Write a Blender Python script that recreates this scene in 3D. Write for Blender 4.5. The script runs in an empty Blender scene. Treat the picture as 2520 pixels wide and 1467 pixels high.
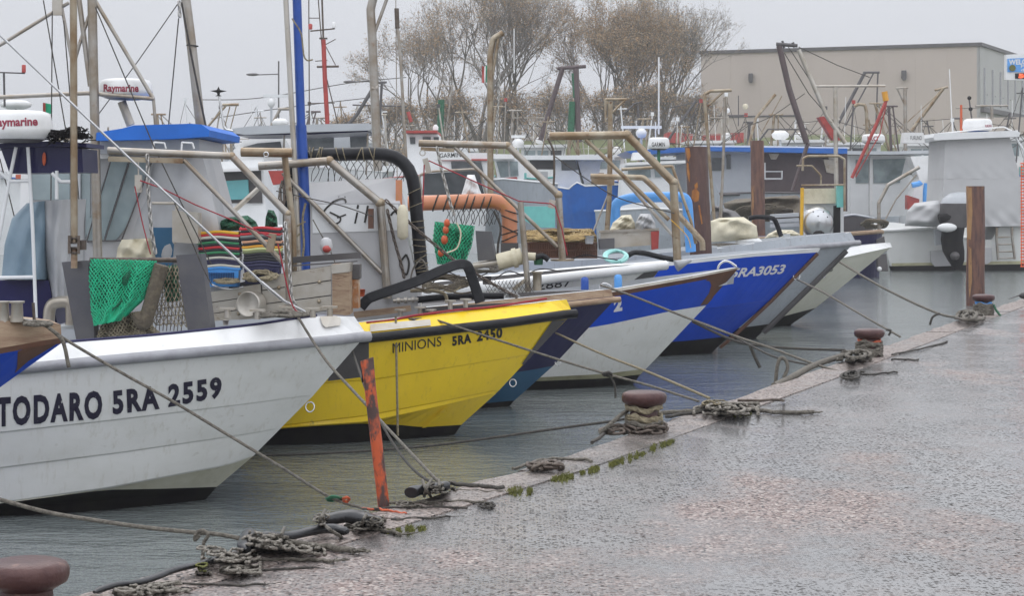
import bpy, bmesh, math, random
from mathutils import Vector, Matrix
from mathutils.bvhtree import BVHTree
from math import sin, cos, pi, radians, sqrt
random.seed(7)
scene = bpy.context.scene
COL = scene.collection

# ------------------------------------------------------------------ camera
# metres: water z=0, quay top z=QZ, camera at x=y=0 looking along +Y
QZ, CZ, F, HX, HY = 0.5, 2.2, 5000.0, 1260.0, 490.0
cam_d = bpy.data.cameras.new('camera')
cam = bpy.data.objects.new('camera', cam_d); COL.objects.link(cam)
cam.location = (0, 0, CZ); cam.rotation_euler = (radians(90), 0, 0)
cam_d.sensor_width = 36; cam_d.lens = F / 2519 * 36
cam_d.shift_y = -(733.5 - HY) / 2519
cam_d.clip_end = 3000; cam_d.clip_start = 0.1
scene.camera = cam

# ------------------------------------------------------------------ overcast sky, soft sun
w = bpy.data.worlds.new("World"); scene.world = w; w.use_nodes = True
nt = w.node_tree; N = nt.nodes; L = nt.links
bg = N['Background']
SUN_EL, SUN_ROT = radians(55), radians(-20)
sky = N.new('ShaderNodeTexSky'); sky.sky_type = 'NISHITA'; sky.sun_disc = False
sky.sun_elevation = SUN_EL; sky.sun_rotation = SUN_ROT; sky.dust_density = 6; sky.air_density = 1.2
hs = N.new('ShaderNodeHueSaturation'); hs.inputs['Saturation'].default_value = 0.12
L.new(sky.outputs[0], hs.inputs['Color'])
tc = N.new('ShaderNodeTexCoord'); sx = N.new('ShaderNodeSeparateXYZ'); L.new(tc.outputs['Generated'], sx.inputs[0])
mr = N.new('ShaderNodeMapRange'); L.new(sx.outputs['Z'], mr.inputs['Value'])
mr.inputs['From Min'].default_value = 0.0; mr.inputs['From Max'].default_value = 1.0
mr.inputs['To Min'].default_value = 1.0; mr.inputs['To Max'].default_value = 2.6
cl = N.new('ShaderNodeTexNoise'); cl.inputs['Scale'].default_value = 2.2; cl.inputs['Detail'].default_value = 3
L.new(tc.outputs['Generated'], cl.inputs['Vector'])
mc = N.new('ShaderNodeMapRange'); L.new(cl.outputs['Fac'], mc.inputs['Value'])
mc.inputs['From Min'].default_value = .3; mc.inputs['From Max'].default_value = .7
mc.inputs['To Min'].default_value = .93; mc.inputs['To Max'].default_value = 1.06
mul = N.new('ShaderNodeMath'); mul.operation = 'MULTIPLY'; 
mb_ = N.new('ShaderNodeMapRange'); L.new(sx.outputs['Y'], mb_.inputs['Value'])   # sky brightened behind the viewer, added as fill for the near sides
for i_, v_ in enumerate((-.7, .35, 1.35, 1.0)): mb_.inputs[1 + i_].default_value = v_
m2_ = N.new('ShaderNodeMath'); m2_.operation = 'MULTIPLY'; L.new(mr.outputs[0], m2_.inputs[0]); L.new(mb_.outputs[0], m2_.inputs[1])
L.new(m2_.outputs[0], mul.inputs[0]); L.new(mc.outputs[0], mul.inputs[1])
grey = N.new('ShaderNodeVectorMath'); grey.operation = 'SCALE'
grey.inputs[0].default_value = (4.62, 4.76, 5.1); L.new(mul.outputs[0], grey.inputs['Scale'])
mx = N.new('ShaderNodeMix'); mx.data_type = 'RGBA'; mx.inputs[0].default_value = 0.97
L.new(hs.outputs[0], mx.inputs[6]); L.new(grey.outputs[0], mx.inputs[7])
L.new(mx.outputs[2], bg.inputs['Color']); bg.inputs['Strength'].default_value = 0.1
sd = bpy.data.lights.new('sun', 'SUN'); sd.energy = 0.5; sd.angle = radians(40); sd.color = (1, .97, .93)
so = bpy.data.objects.new('sun', sd); COL.objects.link(so)
so.rotation_euler = (radians(90) - SUN_EL, 0, radians(200)); so.location = (0, 0, 40)
vs = scene.view_settings
vs.view_transform = 'Standard'; vs.look = 'None'; vs.exposure = 0.48; vs.gamma = 1

# ------------------------------------------------------------------ pixel helpers (2519 x 1467 reading of the photo)
def P(px, py, d): return Vector(((px - HX) / F * d, d, CZ - (py - HY) / F * d))
def PZ(px, py, z): return P(px, py, (CZ - z) * F / (py - HY))
def W(npx, d): return npx / F * d
def Q(px, py, up=0.0): return PZ(px, py, QZ + up)
def Wt(px, py): return PZ(px, py, 0)

# ------------------------------------------------------------------ materials
MATS = {}
def mat(name, col, col2=None, scale=6, lo=.45, hi=.65, rough=.45, metal=0, bump=0, bscale=40, stretch=(1, 1, 1), detail=4, col3=None, scale3=30, lo3=.6, hi3=.66, spec=.5, coat=0, rough2=None, streak=None):
    m = bpy.data.materials.new(name); m.use_nodes = True; MATS[name] = m
    t = m.node_tree; n = t.nodes; l = t.links; b = n['Principled BSDF']
    b.inputs['Roughness'].default_value = rough; b.inputs['Metallic'].default_value = metal
    b.inputs['Specular IOR Level'].default_value = spec; b.inputs['Coat Weight'].default_value = coat; b.inputs['Coat Roughness'].default_value = .12
    g = n.new('ShaderNodeTexCoord'); mp = n.new('ShaderNodeMapping'); mp.inputs['Scale'].default_value = stretch
    l.new(g.outputs['Object'], mp.inputs['Vector'])
    def noise(s, d=detail):
        x = n.new('ShaderNodeTexNoise'); x.inputs['Scale'].default_value = s; x.inputs['Detail'].default_value = d; x.inputs['Roughness'].default_value = .62
        l.new(mp.outputs[0], x.inputs['Vector']); return x
    def mix(fac, a, c):
        x = n.new('ShaderNodeMix'); x.data_type = 'RGBA'; l.new(fac, x.inputs[0])
        for i, v in ((6, a), (7, c)):
            if isinstance(v, tuple): x.inputs[i].default_value = (*v, 1)
            else: l.new(v, x.inputs[i])
        return x.outputs[2]
    def rng(o, a, c):
        x = n.new('ShaderNodeMapRange'); l.new(o, x.inputs[0]); x.inputs[1].default_value = a; x.inputs[2].default_value = c; return x.outputs[0]
    if col2 is None: col2 = tuple(c * .82 for c in col); lo, hi = .35, .75
    f = rng(noise(scale).outputs['Fac'], lo, hi)
    c = mix(f, col, col2)
    if rough2 is not None:
        x = n.new('ShaderNodeMapRange'); l.new(f, x.inputs[0]); x.inputs[3].default_value = rough; x.inputs[4].default_value = rough2; l.new(x.outputs[0], b.inputs['Roughness'])
    if col3: c = mix(rng(noise(scale3, 6).outputs['Fac'], lo3, hi3), c, col3)
    if streak:
        m2 = n.new('ShaderNodeMapping'); m2.inputs['Scale'].default_value = (7, 7, .35); l.new(g.outputs['Object'], m2.inputs[0])
        x = n.new('ShaderNodeTexNoise'); x.inputs['Scale'].default_value = 2.6; x.inputs['Detail'].default_value = 6; x.inputs['Roughness'].default_value = .7; l.new(m2.outputs[0], x.inputs['Vector'])
        c = mix(rng(x.outputs['Fac'], streak[1], streak[2]), c, streak[0])
    l.new(c, b.inputs['Base Color'])
    if bump:
        bp = n.new('ShaderNodeBump'); bp.inputs['Strength'].default_value = bump; bp.inputs['Distance'].default_value = .02
        l.new(noise(bscale, 5).outputs['Fac'], bp.inputs['Height']); l.new(bp.outputs[0], b.inputs['Normal'])
    return m
RUST = (.16, .06, .03)
M = dict(
    white=mat('white_gelcoat', (.74, .74, .73), (.60, .60, .58), 3, .5, .8, .28, bump=.04, bscale=60, col3=(.42, .40, .35), scale3=7, lo3=.66, hi3=.8),
    hullwhite=mat('hull_white_paint', (.76, .76, .73), (.66, .66, .62), 1.6, .45, .8, .3, bump=.03, bscale=5, stretch=(1, 1, 2.5), col3=(.36, .34, .27), scale3=5, lo3=.66, hi3=.8, streak=((.56, .54, .47), .54, .8)),
    hulllow=mat('stained_white_paint', (.68, .66, .55), (.52, .50, .38), 2.4, .42, .7, .35, col3=(.34, .31, .2), scale3=6, lo3=.6, hi3=.75),
    yellow=mat('hull_yellow_paint', (.90, .63, .022), (.80, .55, .02), 2, .45, .8, .26, bump=.03, bscale=5, col3=(.35, .24, .04), scale3=9, lo3=.68, hi3=.8, streak=((.62, .42, .03), .56, .82)),
    blue=mat('hull_blue_paint', (.005, .062, .50), (.005, .048, .38), 2, .4, .8, .3, spec=.22, bump=.03, bscale=6, col3=(.12, .16, .35), scale3=14, lo3=.72, hi3=.8, streak=((.03, .07, .40), .6, .85)),
    blue2=mat('hull_mid_blue_paint', (.018, .13, .46), (.015, .09, .34), 2, .4, .8, .28, bump=.03, bscale=6),
    navy=mat('navy_paint', (.014, .013, .06), (.02, .019, .075), 3, .4, .7, .3, bump=.03, bscale=8, spec=.3),
    teal=mat('teal_antifouling', (.02, .10, .20), (.03, .12, .22), 4, .4, .7, .5),
    greyhull=mat('hull_grey_paint', (.36, .39, .42), (.30, .325, .35), 2, .4, .8, .32, bump=.03, bscale=6, col3=(.18, .16, .13), scale3=7, lo3=.68, hi3=.8, streak=((.20, .20, .19), .55, .8)),
    palehull=mat('hull_pale_paint', (.64, .63, .54), (.54, .53, .43), 2, .4, .8, .32, bump=.02),
    creamlow=mat('hull_scum', (.46, .44, .28), (.30, .28, .17), 4, .4, .7, .5),
    black=mat('black_antifouling', (.008, .006, .008), (.016, .015, .011), 4, .4, .7, .6, spec=.2),
    dgrey=mat('dark_grey_paint', (.095, .088, .088), (.07, .065, .065), 3, .4, .7, .5),
    rubber=mat('black_rubber', (.007, .007, .009), (.02, .02, .023), 7, .45, .75, .42, bump=.1, bscale=30, spec=.28),
    rubgrey=mat('grey_rubber', (.32, .32, .34), (.20, .20, .21), 5, .4, .7, .4, bump=.08, bscale=30),
    wood=mat('weathered_wood', (.36, .26, .17), (.22, .13, .08), 5, .4, .7, .6, bump=.3, bscale=30, stretch=(1, 1, 5), col3=(.12, .06, .035), scale3=9, lo3=.62, hi3=.72),
    brown=mat('brown_wood_trim', (.13, .055, .03), (.07, .035, .022), 5, .4, .7, .5, bump=.15, bscale=30),
    steel=mat('galvanised_steel', (.36, .335, .30), (.25, .20, .145), 3, .42, .66, .34, .6, bump=.08, bscale=50, col3=(.22, .13, .07), scale3=7, lo3=.62, hi3=.75),
    ochre=mat('stained_steel', (.36, .31, .23), (.22, .15, .085), 3, .38, .62, .34, .55, bump=.1, bscale=40, col3=(.14, .07, .035), scale3=9, lo3=.6, hi3=.72),
    inox=mat('polished_steel', (.62, .62, .62), None, 5, rough=.22, metal=.9),
    plate=mat('grey_steel_plate', (.12, .12, .13), (.16, .155, .155), 3, .4, .7, .38, .55, bump=.05, bscale=30),
    alu=mat('worn_aluminium', (.48, .45, .40), (.34, .29, .22), 2.5, .42, .7, .34, .5, bump=.06, bscale=25, col3=(.17, .11, .06), scale3=6, lo3=.62, hi3=.75),
    greyplastic=mat('grey_console_paint', (.46, .46, .465), (.40, .40, .405), 2, .4, .8, .35, bump=.03),
    tarp=mat('grey_tarpaulin', (.42, .425, .43), (.34, .345, .355), 2.5, .4, .7, .42, bump=.35, bscale=5),
    canvas=mat('cream_canvas', (.62, .57, .43), (.48, .43, .30), 4, .45, .75, .7, bump=.6, bscale=7, col3=(.25, .2, .12), scale3=6, lo3=.68, hi3=.8),
    rust=mat('rusty_iron', (.055, .018, .017), (.10, .045, .038), 6, .4, .7, .36, .2, bump=.35, bscale=35, col3=(.22, .12, .09), scale3=11, lo3=.62, hi3=.75),
    orust=mat('orange_flaking_paint', (.50, .088, .025), (.075, .04, .035), 8, .48, .55, .5, bump=.4, bscale=30, stretch=(1, 1, .55), col3=(.07, .04, .035), scale3=16, lo3=.56, hi3=.62),
    rope=mat('grey_rope', (.20, .18, .148), (.10, .088, .07), 40, .4, .65, .8, bump=.9, bscale=90),
    ropelight=mat('pale_grey_rope', (.34, .31, .265), (.19, .17, .14), 40, .4, .65, .8, bump=.9, bscale=90),
    ropedark=mat('dark_rope', (.06, .054, .048), (.11, .098, .08), 40, .45, .7, .8, bump=.9, bscale=90),
    ropetan=mat('tan_rope', (.32, .27, .175), (.19, .155, .095), 40, .4, .65, .8, bump=.9, bscale=90),
    red=mat('red_rope', (.33, .02, .035), (.22, .015, .02), 30, .4, .7, .6),
    redpaint=mat('red_paint', (.42, .06, .05), (.28, .04, .035), 4, .4, .7, .5),
    chain=mat('wet_chain', (.13, .105, .085), (.07, .05, .04), 20, .4, .7, .42, .5, bump=.3, bscale=60),
    galv=mat('galvanised_chain', (.45, .44, .42), (.28, .26, .23), 20, .4, .7, .35, .7),
    green=mat('green_net', (.012, .36, .18), (.02, .24, .13), 14, .45, .7, .7, bump=.7, bscale=60),
    dgreen=mat('dark_green_net', (.03, .14, .07), (.02, .07, .04), 14, .45, .7, .7),
    muddy=mat('muddy_net', (.11, .09, .065), (.18, .15, .10), 20, .45, .7, .8, bump=.8, bscale=40),
    orange=mat('terracotta_pipe', (.58, .235, .125), (.50, .19, .085), 3, .4, .7, .42, col3=(.45, .22, .04), scale3=2.5, lo3=.58, hi3=.7),
    orfloat=mat('orange_float', (.55, .10, .03), (.35, .07, .03), 10, .45, .7, .5),
    orplastic=mat('orange_plastic_mesh', (.85, .12, .03), None, 8, rough=.5),
    bluepole=mat('blue_pole_paint', (.015, .075, .36), (.012, .06, .28), 5, .4, .7, .38),
    bluecanvas=mat('blue_canvas', (.012, .15, .60), (.012, .12, .48), 3, .4, .7, .6, bump=.15, bscale=6),
    skyblue=mat('light_blue_plastic', (.10, .34, .75), (.08, .28, .62), 4, .4, .7, .4),
    glass=mat('pale_reflection_glass', (.30, .36, .37), (.13, .165, .17), 1.2, .4, .7, .08, bump=.02, bscale=3),  # bright reflections painted into the glass colour as pale mottling
    dglass=mat('dark_glass', (.045, .05, .055), (.09, .10, .105), 1.5, .4, .7, .07),
    aqua=mat('aqua_panel', (.14, .40, .42), None, 2, rough=.25),
    turq=mat('turquoise_paint', (.16, .50, .46), (.13, .40, .38), 3, .4, .7, .4),
    cabin=mat('cabin_offwhite', (.74, .75, .75), (.64, .65, .65), 2, .4, .8, .35, col3=(.35, .30, .24), scale3=5, lo3=.7, hi3=.82),
    cabingrey=mat('cabin_grey', (.46, .48, .50), (.39, .41, .43), 2, .4, .8, .4, col3=(.22, .2, .17), scale3=5, lo3=.7, hi3=.82),
    text=mat('dark_lettering', (.016, .012, .035), None, 30, rough=.4, col3=(.5, .5, .48), scale3=26, lo3=.66, hi3=.68),
    textblack=mat('black_lettering', (.02, .018, .015), None, 30, rough=.4),
    textred=mat('crimson_lettering', (.28, .02, .05), None, 30, rough=.4),
    textwhite=mat('white_lettering', (.72, .72, .72), None, 30, rough=.4),
    silver=mat('silver_cast_metal', (.55, .56, .57), None, 5, rough=.28, metal=.75),
    moss=mat('moss_green', (.15, .15, .03), (.08, .09, .02), 20, .4, .7, .8),
    dirt=mat('wet_sediment', (.10, .085, .06), (.16, .13, .09), 20, .4, .7, .6, bump=.5),
    bark=mat('wet_brown_pile', (.075, .038, .033), (.12, .065, .05), 9, .4, .7, .5, bump=.8, bscale=14, stretch=(1, 1, .3), col3=(.30, .115, .03), scale3=2.2, lo3=.60, hi3=.64),
    pilewood=mat('reddish_pile_wood', (.16, .075, .05), (.075, .035, .03), 12, .42, .62, .45, bump=.6, bscale=14, stretch=(1, 1, .15), col3=(.42, .21, .07), scale3=4, lo3=.56, hi3=.64),
    twig=mat('grey_brown_bark', (.17, .15, .13), (.24, .22, .19), 3, .4, .7, .9),
    leaf=mat('brown_autumn_leaf', (.34, .215, .10), (.26, .16, .08), 3, .4, .7, .8),
    leaf2=mat('pale_dry_leaf', (.33, .265, .175), (.25, .20, .13), 3, .4, .7, .8),
    straw=mat('straw_net', (.40, .29, .13), (.22, .15, .07), 20, .4, .7, .9),
    grassbank=mat('bank_grass', (.085, .105, .03), (.12, .12, .05), .6, .4, .7, .9, bump=.6, bscale=4),
    feather=mat('dark_feather', (.03, .028, .03), (.06, .055, .05), 20, .4, .7, .6),
)

# ------------------------------------------------------------------ mesh builder
class MB:
    def __init__(s): s.v = []; s.f = []; s.m = []; s.sm = []; s.k = 0
    def add(s, verts, faces, mi=None, smooth=False):
        o = len(s.v); s.v += [Vector(v) for v in verts]
        s.f += [tuple(i + o for i in f) for f in faces]
        s.m += [s.k if mi is None else mi] * len(faces); s.sm += [smooth] * len(faces); return s
    def tube(s, pts, r, seg=8, closed=False, caps=True, mi=None, flat=1.0, lobes=0):
        pts = [Vector(p) for p in pts]
        q = [pts[0]]; rr = [r if not isinstance(r, (list, tuple)) else r[0]]
        for i in range(1, len(pts)):
            if (pts[i] - q[-1]).length > 1e-6: q.append(pts[i]); rr.append(r if not isinstance(r, (list, tuple)) else r[i])
        pts = q; n = len(pts)
        if n < 2: return s
        T = []
        for i in range(n):
            a = pts[(i - 1) % n] if (closed or i > 0) else pts[0]; b = pts[(i + 1) % n] if (closed or i < n - 1) else pts[-1]
            t = (b - a); T.append(t.normalized() if t.length > 1e-9 else Vector((0, 0, 1)))
        u = T[0].orthogonal().normalized() if abs(T[0].z) > .95 else Vector((0, 0, 1)).cross(T[0]).normalized()
        V = []
        for i in range(n):
            u = (u - T[i] * u.dot(T[i])); u = u.normalized() if u.length > 1e-6 else T[i].orthogonal().normalized()
            w_ = T[i].cross(u)
            # mitre widening at bends
            for j in range(seg):
                a = 2 * pi * j / seg; k_ = 1 + (.26 * cos(3 * a - i * lobes) if lobes else 0); V.append(pts[i] + (u * cos(a) + w_ * sin(a) * flat) * rr[i] * k_)
        Fc = []
        for i in range(n if closed else n - 1):
            for j in range(seg):
                a = i * seg + j; b = i * seg + (j + 1) % seg; c = ((i + 1) % n) * seg + (j + 1) % seg; d = ((i + 1) % n) * seg + j
                Fc.append((a, b, c, d))
        s.add(V, Fc, mi, True)
        if caps and not closed: s.add(V[:seg], [tuple(range(seg))[::-1]], mi); s.add(V[-seg:], [tuple(range(seg))], mi)
        return s
    def pipe(s, pts, r, seg=10, bend=.0, mi=None):
        """tube whose corners are rounded by `bend` metres (0: sharp mitre)"""
        pts = [Vector(p) for p in pts]; out = [pts[0]]
        for i in range(1, len(pts) - 1):
            a, b, c = pts[i - 1], pts[i], pts[i + 1]; e = max(bend, r * .6)
            e1 = min(e, (a - b).length * .45); e2 = min(e, (c - b).length * .45)
            p = b + (a - b).normalized() * e1; q = b + (c - b).normalized() * e2
            k = 6 if bend else 2
            for j in range(k + 1):
                t = j / k; out.append(p * (1 - t) ** 2 + b * 2 * t * (1 - t) + q * t * t)
        out.append(pts[-1]); return s.tube(out, r, seg, mi=mi)
    def box(s, c, sx, sy, sz, R=None, mi=None, taper=1.0):
        R = R or Matrix.Identity(3); c = Vector(c); V = []
        for z in (-1, 1):
            k = taper if z > 0 else 1
            for x, y in ((-1, -1), (1, -1), (1, 1), (-1, 1)): V.append(c + R @ Vector((x * sx / 2 * k, y * sy / 2 * k, z * sz / 2)))
        return s.add(V, [(3, 2, 1, 0), (4, 5, 6, 7), (0, 1, 5, 4), (1, 2, 6, 5), (2, 3, 7, 6), (3, 0, 4, 7)], mi)
    def slab(s, poly, ex, mi=None):
        """polygon (3D points) extruded by vector ex, closed"""
        poly = [Vector(p) for p in poly]; ex = Vector(ex); n = len(poly)
        V = poly + [p + ex for p in poly]
        return s.add(V, [tuple(range(n)), tuple(range(2 * n - 1, n - 1, -1))] + [(i, i + n, (i + 1) % n + n, (i + 1) % n) for i in range(n)], mi)
    def bar(s, a, b, wd, ht, mi=None):
        a = Vector(a); b = Vector(b); t = (b - a).normalized()
        u = Vector((0, 0, 1)).cross(t); u = u.normalized() if u.length > 1e-3 else Vector((1, 0, 0)); n = t.cross(u)
        V = [p + u * x * wd / 2 + n * y * ht / 2 for p in (a, b) for x, y in ((-1, -1), (1, -1), (1, 1), (-1, 1))]
        return s.add(V, [(3, 2, 1, 0), (4, 5, 6, 7), (0, 1, 5, 4), (1, 2, 6, 5), (2, 3, 7, 6), (3, 0, 4, 7)], mi)
    def lathe(s, base, prof, seg=20, axis=(0, 0, 1), mi=None, wob=0):
        base = Vector(base); ax = Vector(axis).normalized(); u = ax.orthogonal().normalized(); w_ = ax.cross(u); V = []; n = len(prof)
        for (r, h) in prof:
            for j in range(seg):
                a = 2 * pi * j / seg; k = 1 + wob * (random.random() - .5)
                V.append(base + ax * h + (u * cos(a) + w_ * sin(a)) * r * k)
        Fc = [(i * seg + j, i * seg + (j + 1) % seg, (i + 1) * seg + (j + 1) % seg, (i + 1) * seg + j) for i in range(n - 1) for j in range(seg)]
        s.add(V, Fc, mi, True); s.add(V[:seg], [tuple(range(seg))[::-1]], mi); s.add(V[-seg:], [tuple(range(seg))], mi); return s
    def ball(s, c, r, seg=12, sc=(1, 1, 1), mi=None, wob=0):
        c = Vector(c); V = []; nl = seg // 2 + 1
        for i in range(nl + 1):
            t = pi * i / nl
            for j in range(seg):
                a = 2 * pi * j / seg; k = r * (1 + wob * (random.random() - .5) * (0 < i < nl))
                V.append(c + Vector((sin(t) * cos(a) * sc[0], sin(t) * sin(a) * sc[1], cos(t) * sc[2])) * k)
        return s.add(V, [(i * seg + j, (i + 1) * seg + j, (i + 1) * seg + (j + 1) % seg, i * seg + (j + 1) % seg) for i in range(nl) for j in range(seg)], mi, True)
    def grid(s, fn, nu, nv, mi=None, smooth=True, thick=None):
        V = [Vector(fn(i / nu, j / nv)) for i in range(nu + 1) for j in range(nv + 1)]
        q = lambda i, j: i * (nv + 1) + j
        s.add(V, [(q(i, j), q(i + 1, j), q(i + 1, j + 1), q(i, j + 1)) for i in range(nu) for j in range(nv)], mi, smooth); return s
    def chain(s, pts, link=.05, r=.007, seg=5, mi=None):
        """separate oval links strung along a polyline"""
        pts = [Vector(p) for p in pts]; ds = [0]
        for a, b in zip(pts, pts[1:]): ds.append(ds[-1] + (b - a).length)
        def at(t):
            for i in range(len(pts) - 1):
                if t <= ds[i + 1] or i == len(pts) - 2: return pts[i].lerp(pts[i + 1], (t - ds[i]) / max(1e-6, ds[i + 1] - ds[i]))
        st = link * .68; n = max(1, int(ds[-1] / st))
        for k in range(n):
            c = at((k + .5) * st); t = (at(min(ds[-1], (k + 1) * st)) - at(k * st)); t = t.normalized() if t.length > 0 else Vector((0, 0, 1))
            u = t.orthogonal().normalized()
            if k % 2: u = t.cross(u)
            w2 = link * .30; hl = link / 2 - w2
            ring = [c + t * ((hl if cos(a) > 0 else -hl) + cos(a) * (w2 - r)) + u * sin(a) * (w2 - r) for a in [2 * pi * (q + .5) / 10 for q in range(10)]]
            s.tube(ring, r, seg, closed=True, mi=mi)
        return s
    def obj(s, name, mats, parent=None, origin=None, label=None):
        if not isinstance(mats, (list, tuple)): mats = [mats]
        me = bpy.data.meshes.new(name)
        if parent is not None: o0 = WLOC[parent.name]
        elif origin is not None: o0 = Vector(origin)
        else:
            n = max(1, len(s.v)); o0 = Vector((sum(v.x for v in s.v) / n, sum(v.y for v in s.v) / n, min(v.z for v in s.v)))
        me.from_pydata([v - o0 for v in s.v], [], s.f)
        for m in mats: me.materials.append(m)
        me.polygons.foreach_set('material_index', [min(i, len(mats) - 1) for i in s.m]); me.polygons.foreach_set('use_smooth', s.sm)
        me.update()
        if len(s.f) < 20000 and name not in ('lettering', 'name_lettering', 'bow_number'):
            bm = bmesh.new(); bm.from_mesh(me); bmesh.ops.recalc_face_normals(bm, faces=bm.faces[:]); bm.to_mesh(me); bm.free()
        o = bpy.data.objects.new(name, me); COL.objects.link(o)
        if parent is not None: o.parent = parent
        else: o.location = o0
        WLOC[o.name] = o0
        if label: o['label'] = label
        return o
WLOC = {}
def tag(o, label, cat, group=None):
    o['label'] = label; o['category'] = cat
    if group: o['group'] = group
    return o
def thing(name, label, cat, loc, group=None):
    o = bpy.data.objects.new(name, None); COL.objects.link(o); o.location = loc; WLOC[o.name] = Vector(loc); o.empty_display_size = .2
    return tag(o, label, cat, group)
def struct(o): o['kind'] = 'structure'; return o
def stuff(o): o['kind'] = 'stuff'; return o
def hang(a, b, sag=.0, n=14, droop=None):
    a = Vector(a); b = Vector(b); return [a.lerp(b, i / n) - Vector((0, 0, sag * 4 * (i / n) * (1 - i / n))) for i in range(n + 1)]
def spline(pts, k=6):
    pts = [Vector(p) for p in pts]; out = []
    for i in range(len(pts) - 1):
        p0 = pts[max(0, i - 1)]; p1 = pts[i]; p2 = pts[i + 1]; p3 = pts[min(len(pts) - 1, i + 2)]
        for j in range(k):
            t = j / k
            out.append(.5 * ((2 * p1) + (p2 - p0) * t + (2 * p0 - 5 * p1 + 4 * p2 - p3) * t * t + (3 * p1 - p0 - 3 * p2 + p3) * t ** 3))
    return out + [pts[-1]]
def interp(pts, x):
    p = sorted(pts)
    if x <= p[0][0]: a, b = p[0], p[1]
    elif x >= p[-1][0]: a, b = p[-2], p[-1]
    else:
        for a, b in zip(p, p[1:]):
            if a[0] <= x <= b[0]: break
    return a[1] + (b[1] - a[1]) * (x - a[0]) / (b[0] - a[0])
def text_mesh(body, size=1, bold=0.0, shear=0, space=1.0):
    cu = bpy.data.curves.new('t', 'FONT'); cu.body = body; cu.size = size; cu.offset = bold; cu.shear = shear; cu.space_character = space; cu.resolution_u = 3
    o = bpy.data.objects.new('t', cu); COL.objects.link(o); bpy.context.view_layer.update()
    me = bpy.data.meshes.new_from_object(o.evaluated_get(bpy.context.evaluated_depsgraph_get()))
    V = [v.co.copy() for v in me.vertices]; Fc = [tuple(p.vertices) for p in me.polygons]
    bpy.data.objects.remove(o); bpy.data.curves.remove(cu); bpy.data.meshes.remove(me); return V, Fc
def subdiv(V, Fc, maxlen):
    bm = bmesh.new(); vs_ = [bm.verts.new(v) for v in V]
    for f in Fc:
        try: bm.faces.new([vs_[i] for i in f])
        except ValueError: pass
    bmesh.ops.triangulate(bm, faces=bm.faces[:])
    for _ in range(6):
        e = [x for x in bm.edges if x.calc_length() > maxlen]
        if not e: break
        bmesh.ops.subdivide_edges(bm, edges=e, cuts=1); bmesh.ops.triangulate(bm, faces=[f for f in bm.faces if len(f.verts) > 3])
    bm.verts.index_update(); r = ([v.co.copy() for v in bm.verts], [tuple(v.index for v in f.verts) for f in bm.faces]); bm.free(); return r
def bvh_of(o):
    o0 = WLOC[o.name]; return BVHTree.FromPolygons([v.co + o0 for v in o.data.vertices], [tuple(p.vertices) for p in o.data.polygons])
CAMP = Vector((0, 0, CZ))
def wrap(bvh, px, py, lift=.004):
    d = (P(px, py, 10) - CAMP).normalized(); h = bvh.ray_cast(CAMP, d)
    if h[0] is None: return None
    n = h[1] if h[1].dot(d) < 0 else -h[1]
    return h[0] + n * lift
def project(V2, Fc, bvh, mb, lift=.004):
    """lay 2D pixel-space faces on a body's own surface"""
    idx = {}; out = []
    for i, v in enumerate(V2):
        h = None
        for dx in (0, -3, -6, -10, -15):
            h = wrap(bvh, v[0] + dx, v[1], lift)
            if h is not None: break
        if h is not None: idx[i] = len(out); out.append(h)
    mb.add(out, [tuple(idx[i] for i in f) for f in Fc if all(i in idx for i in f)]); return mb
def letter(body, quad, bvh, name, m, parent, bold=.02, shear=0, space=1.0, lift=.004):
    """lettering laid on a surface; quad = pixel corners bl, br, tr, tl of the word"""
    V, Fc = text_mesh(body, 1, bold, shear, space); V, Fc = subdiv(V, Fc, .12)
    x0, x1 = min(v.x for v in V), max(v.x for v in V); y0, y1 = 0.0, max(v.y for v in V)
    bl, br, tr, tl = [Vector((*q, 0)) for q in quad]; O = []
    for v in V:
        u, t = (v.x - x0) / (x1 - x0), (v.y - y0) / (y1 - y0)
        O.append(bl.lerp(br, u).lerp(tl.lerp(tr, u), t))
    mb = MB(); project(O, Fc, bvh, mb, lift); return mb.obj(name, m, parent)
def patch(poly, bvh, name, m, parent, lift=.003, step=12):
    V, Fc = subdiv([Vector((x, y, 0)) for x, y in poly], [tuple(range(len(poly)))], step)
    mb = MB(); project(V, Fc, bvh, mb, lift); return mb.obj(name, m, parent)
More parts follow.
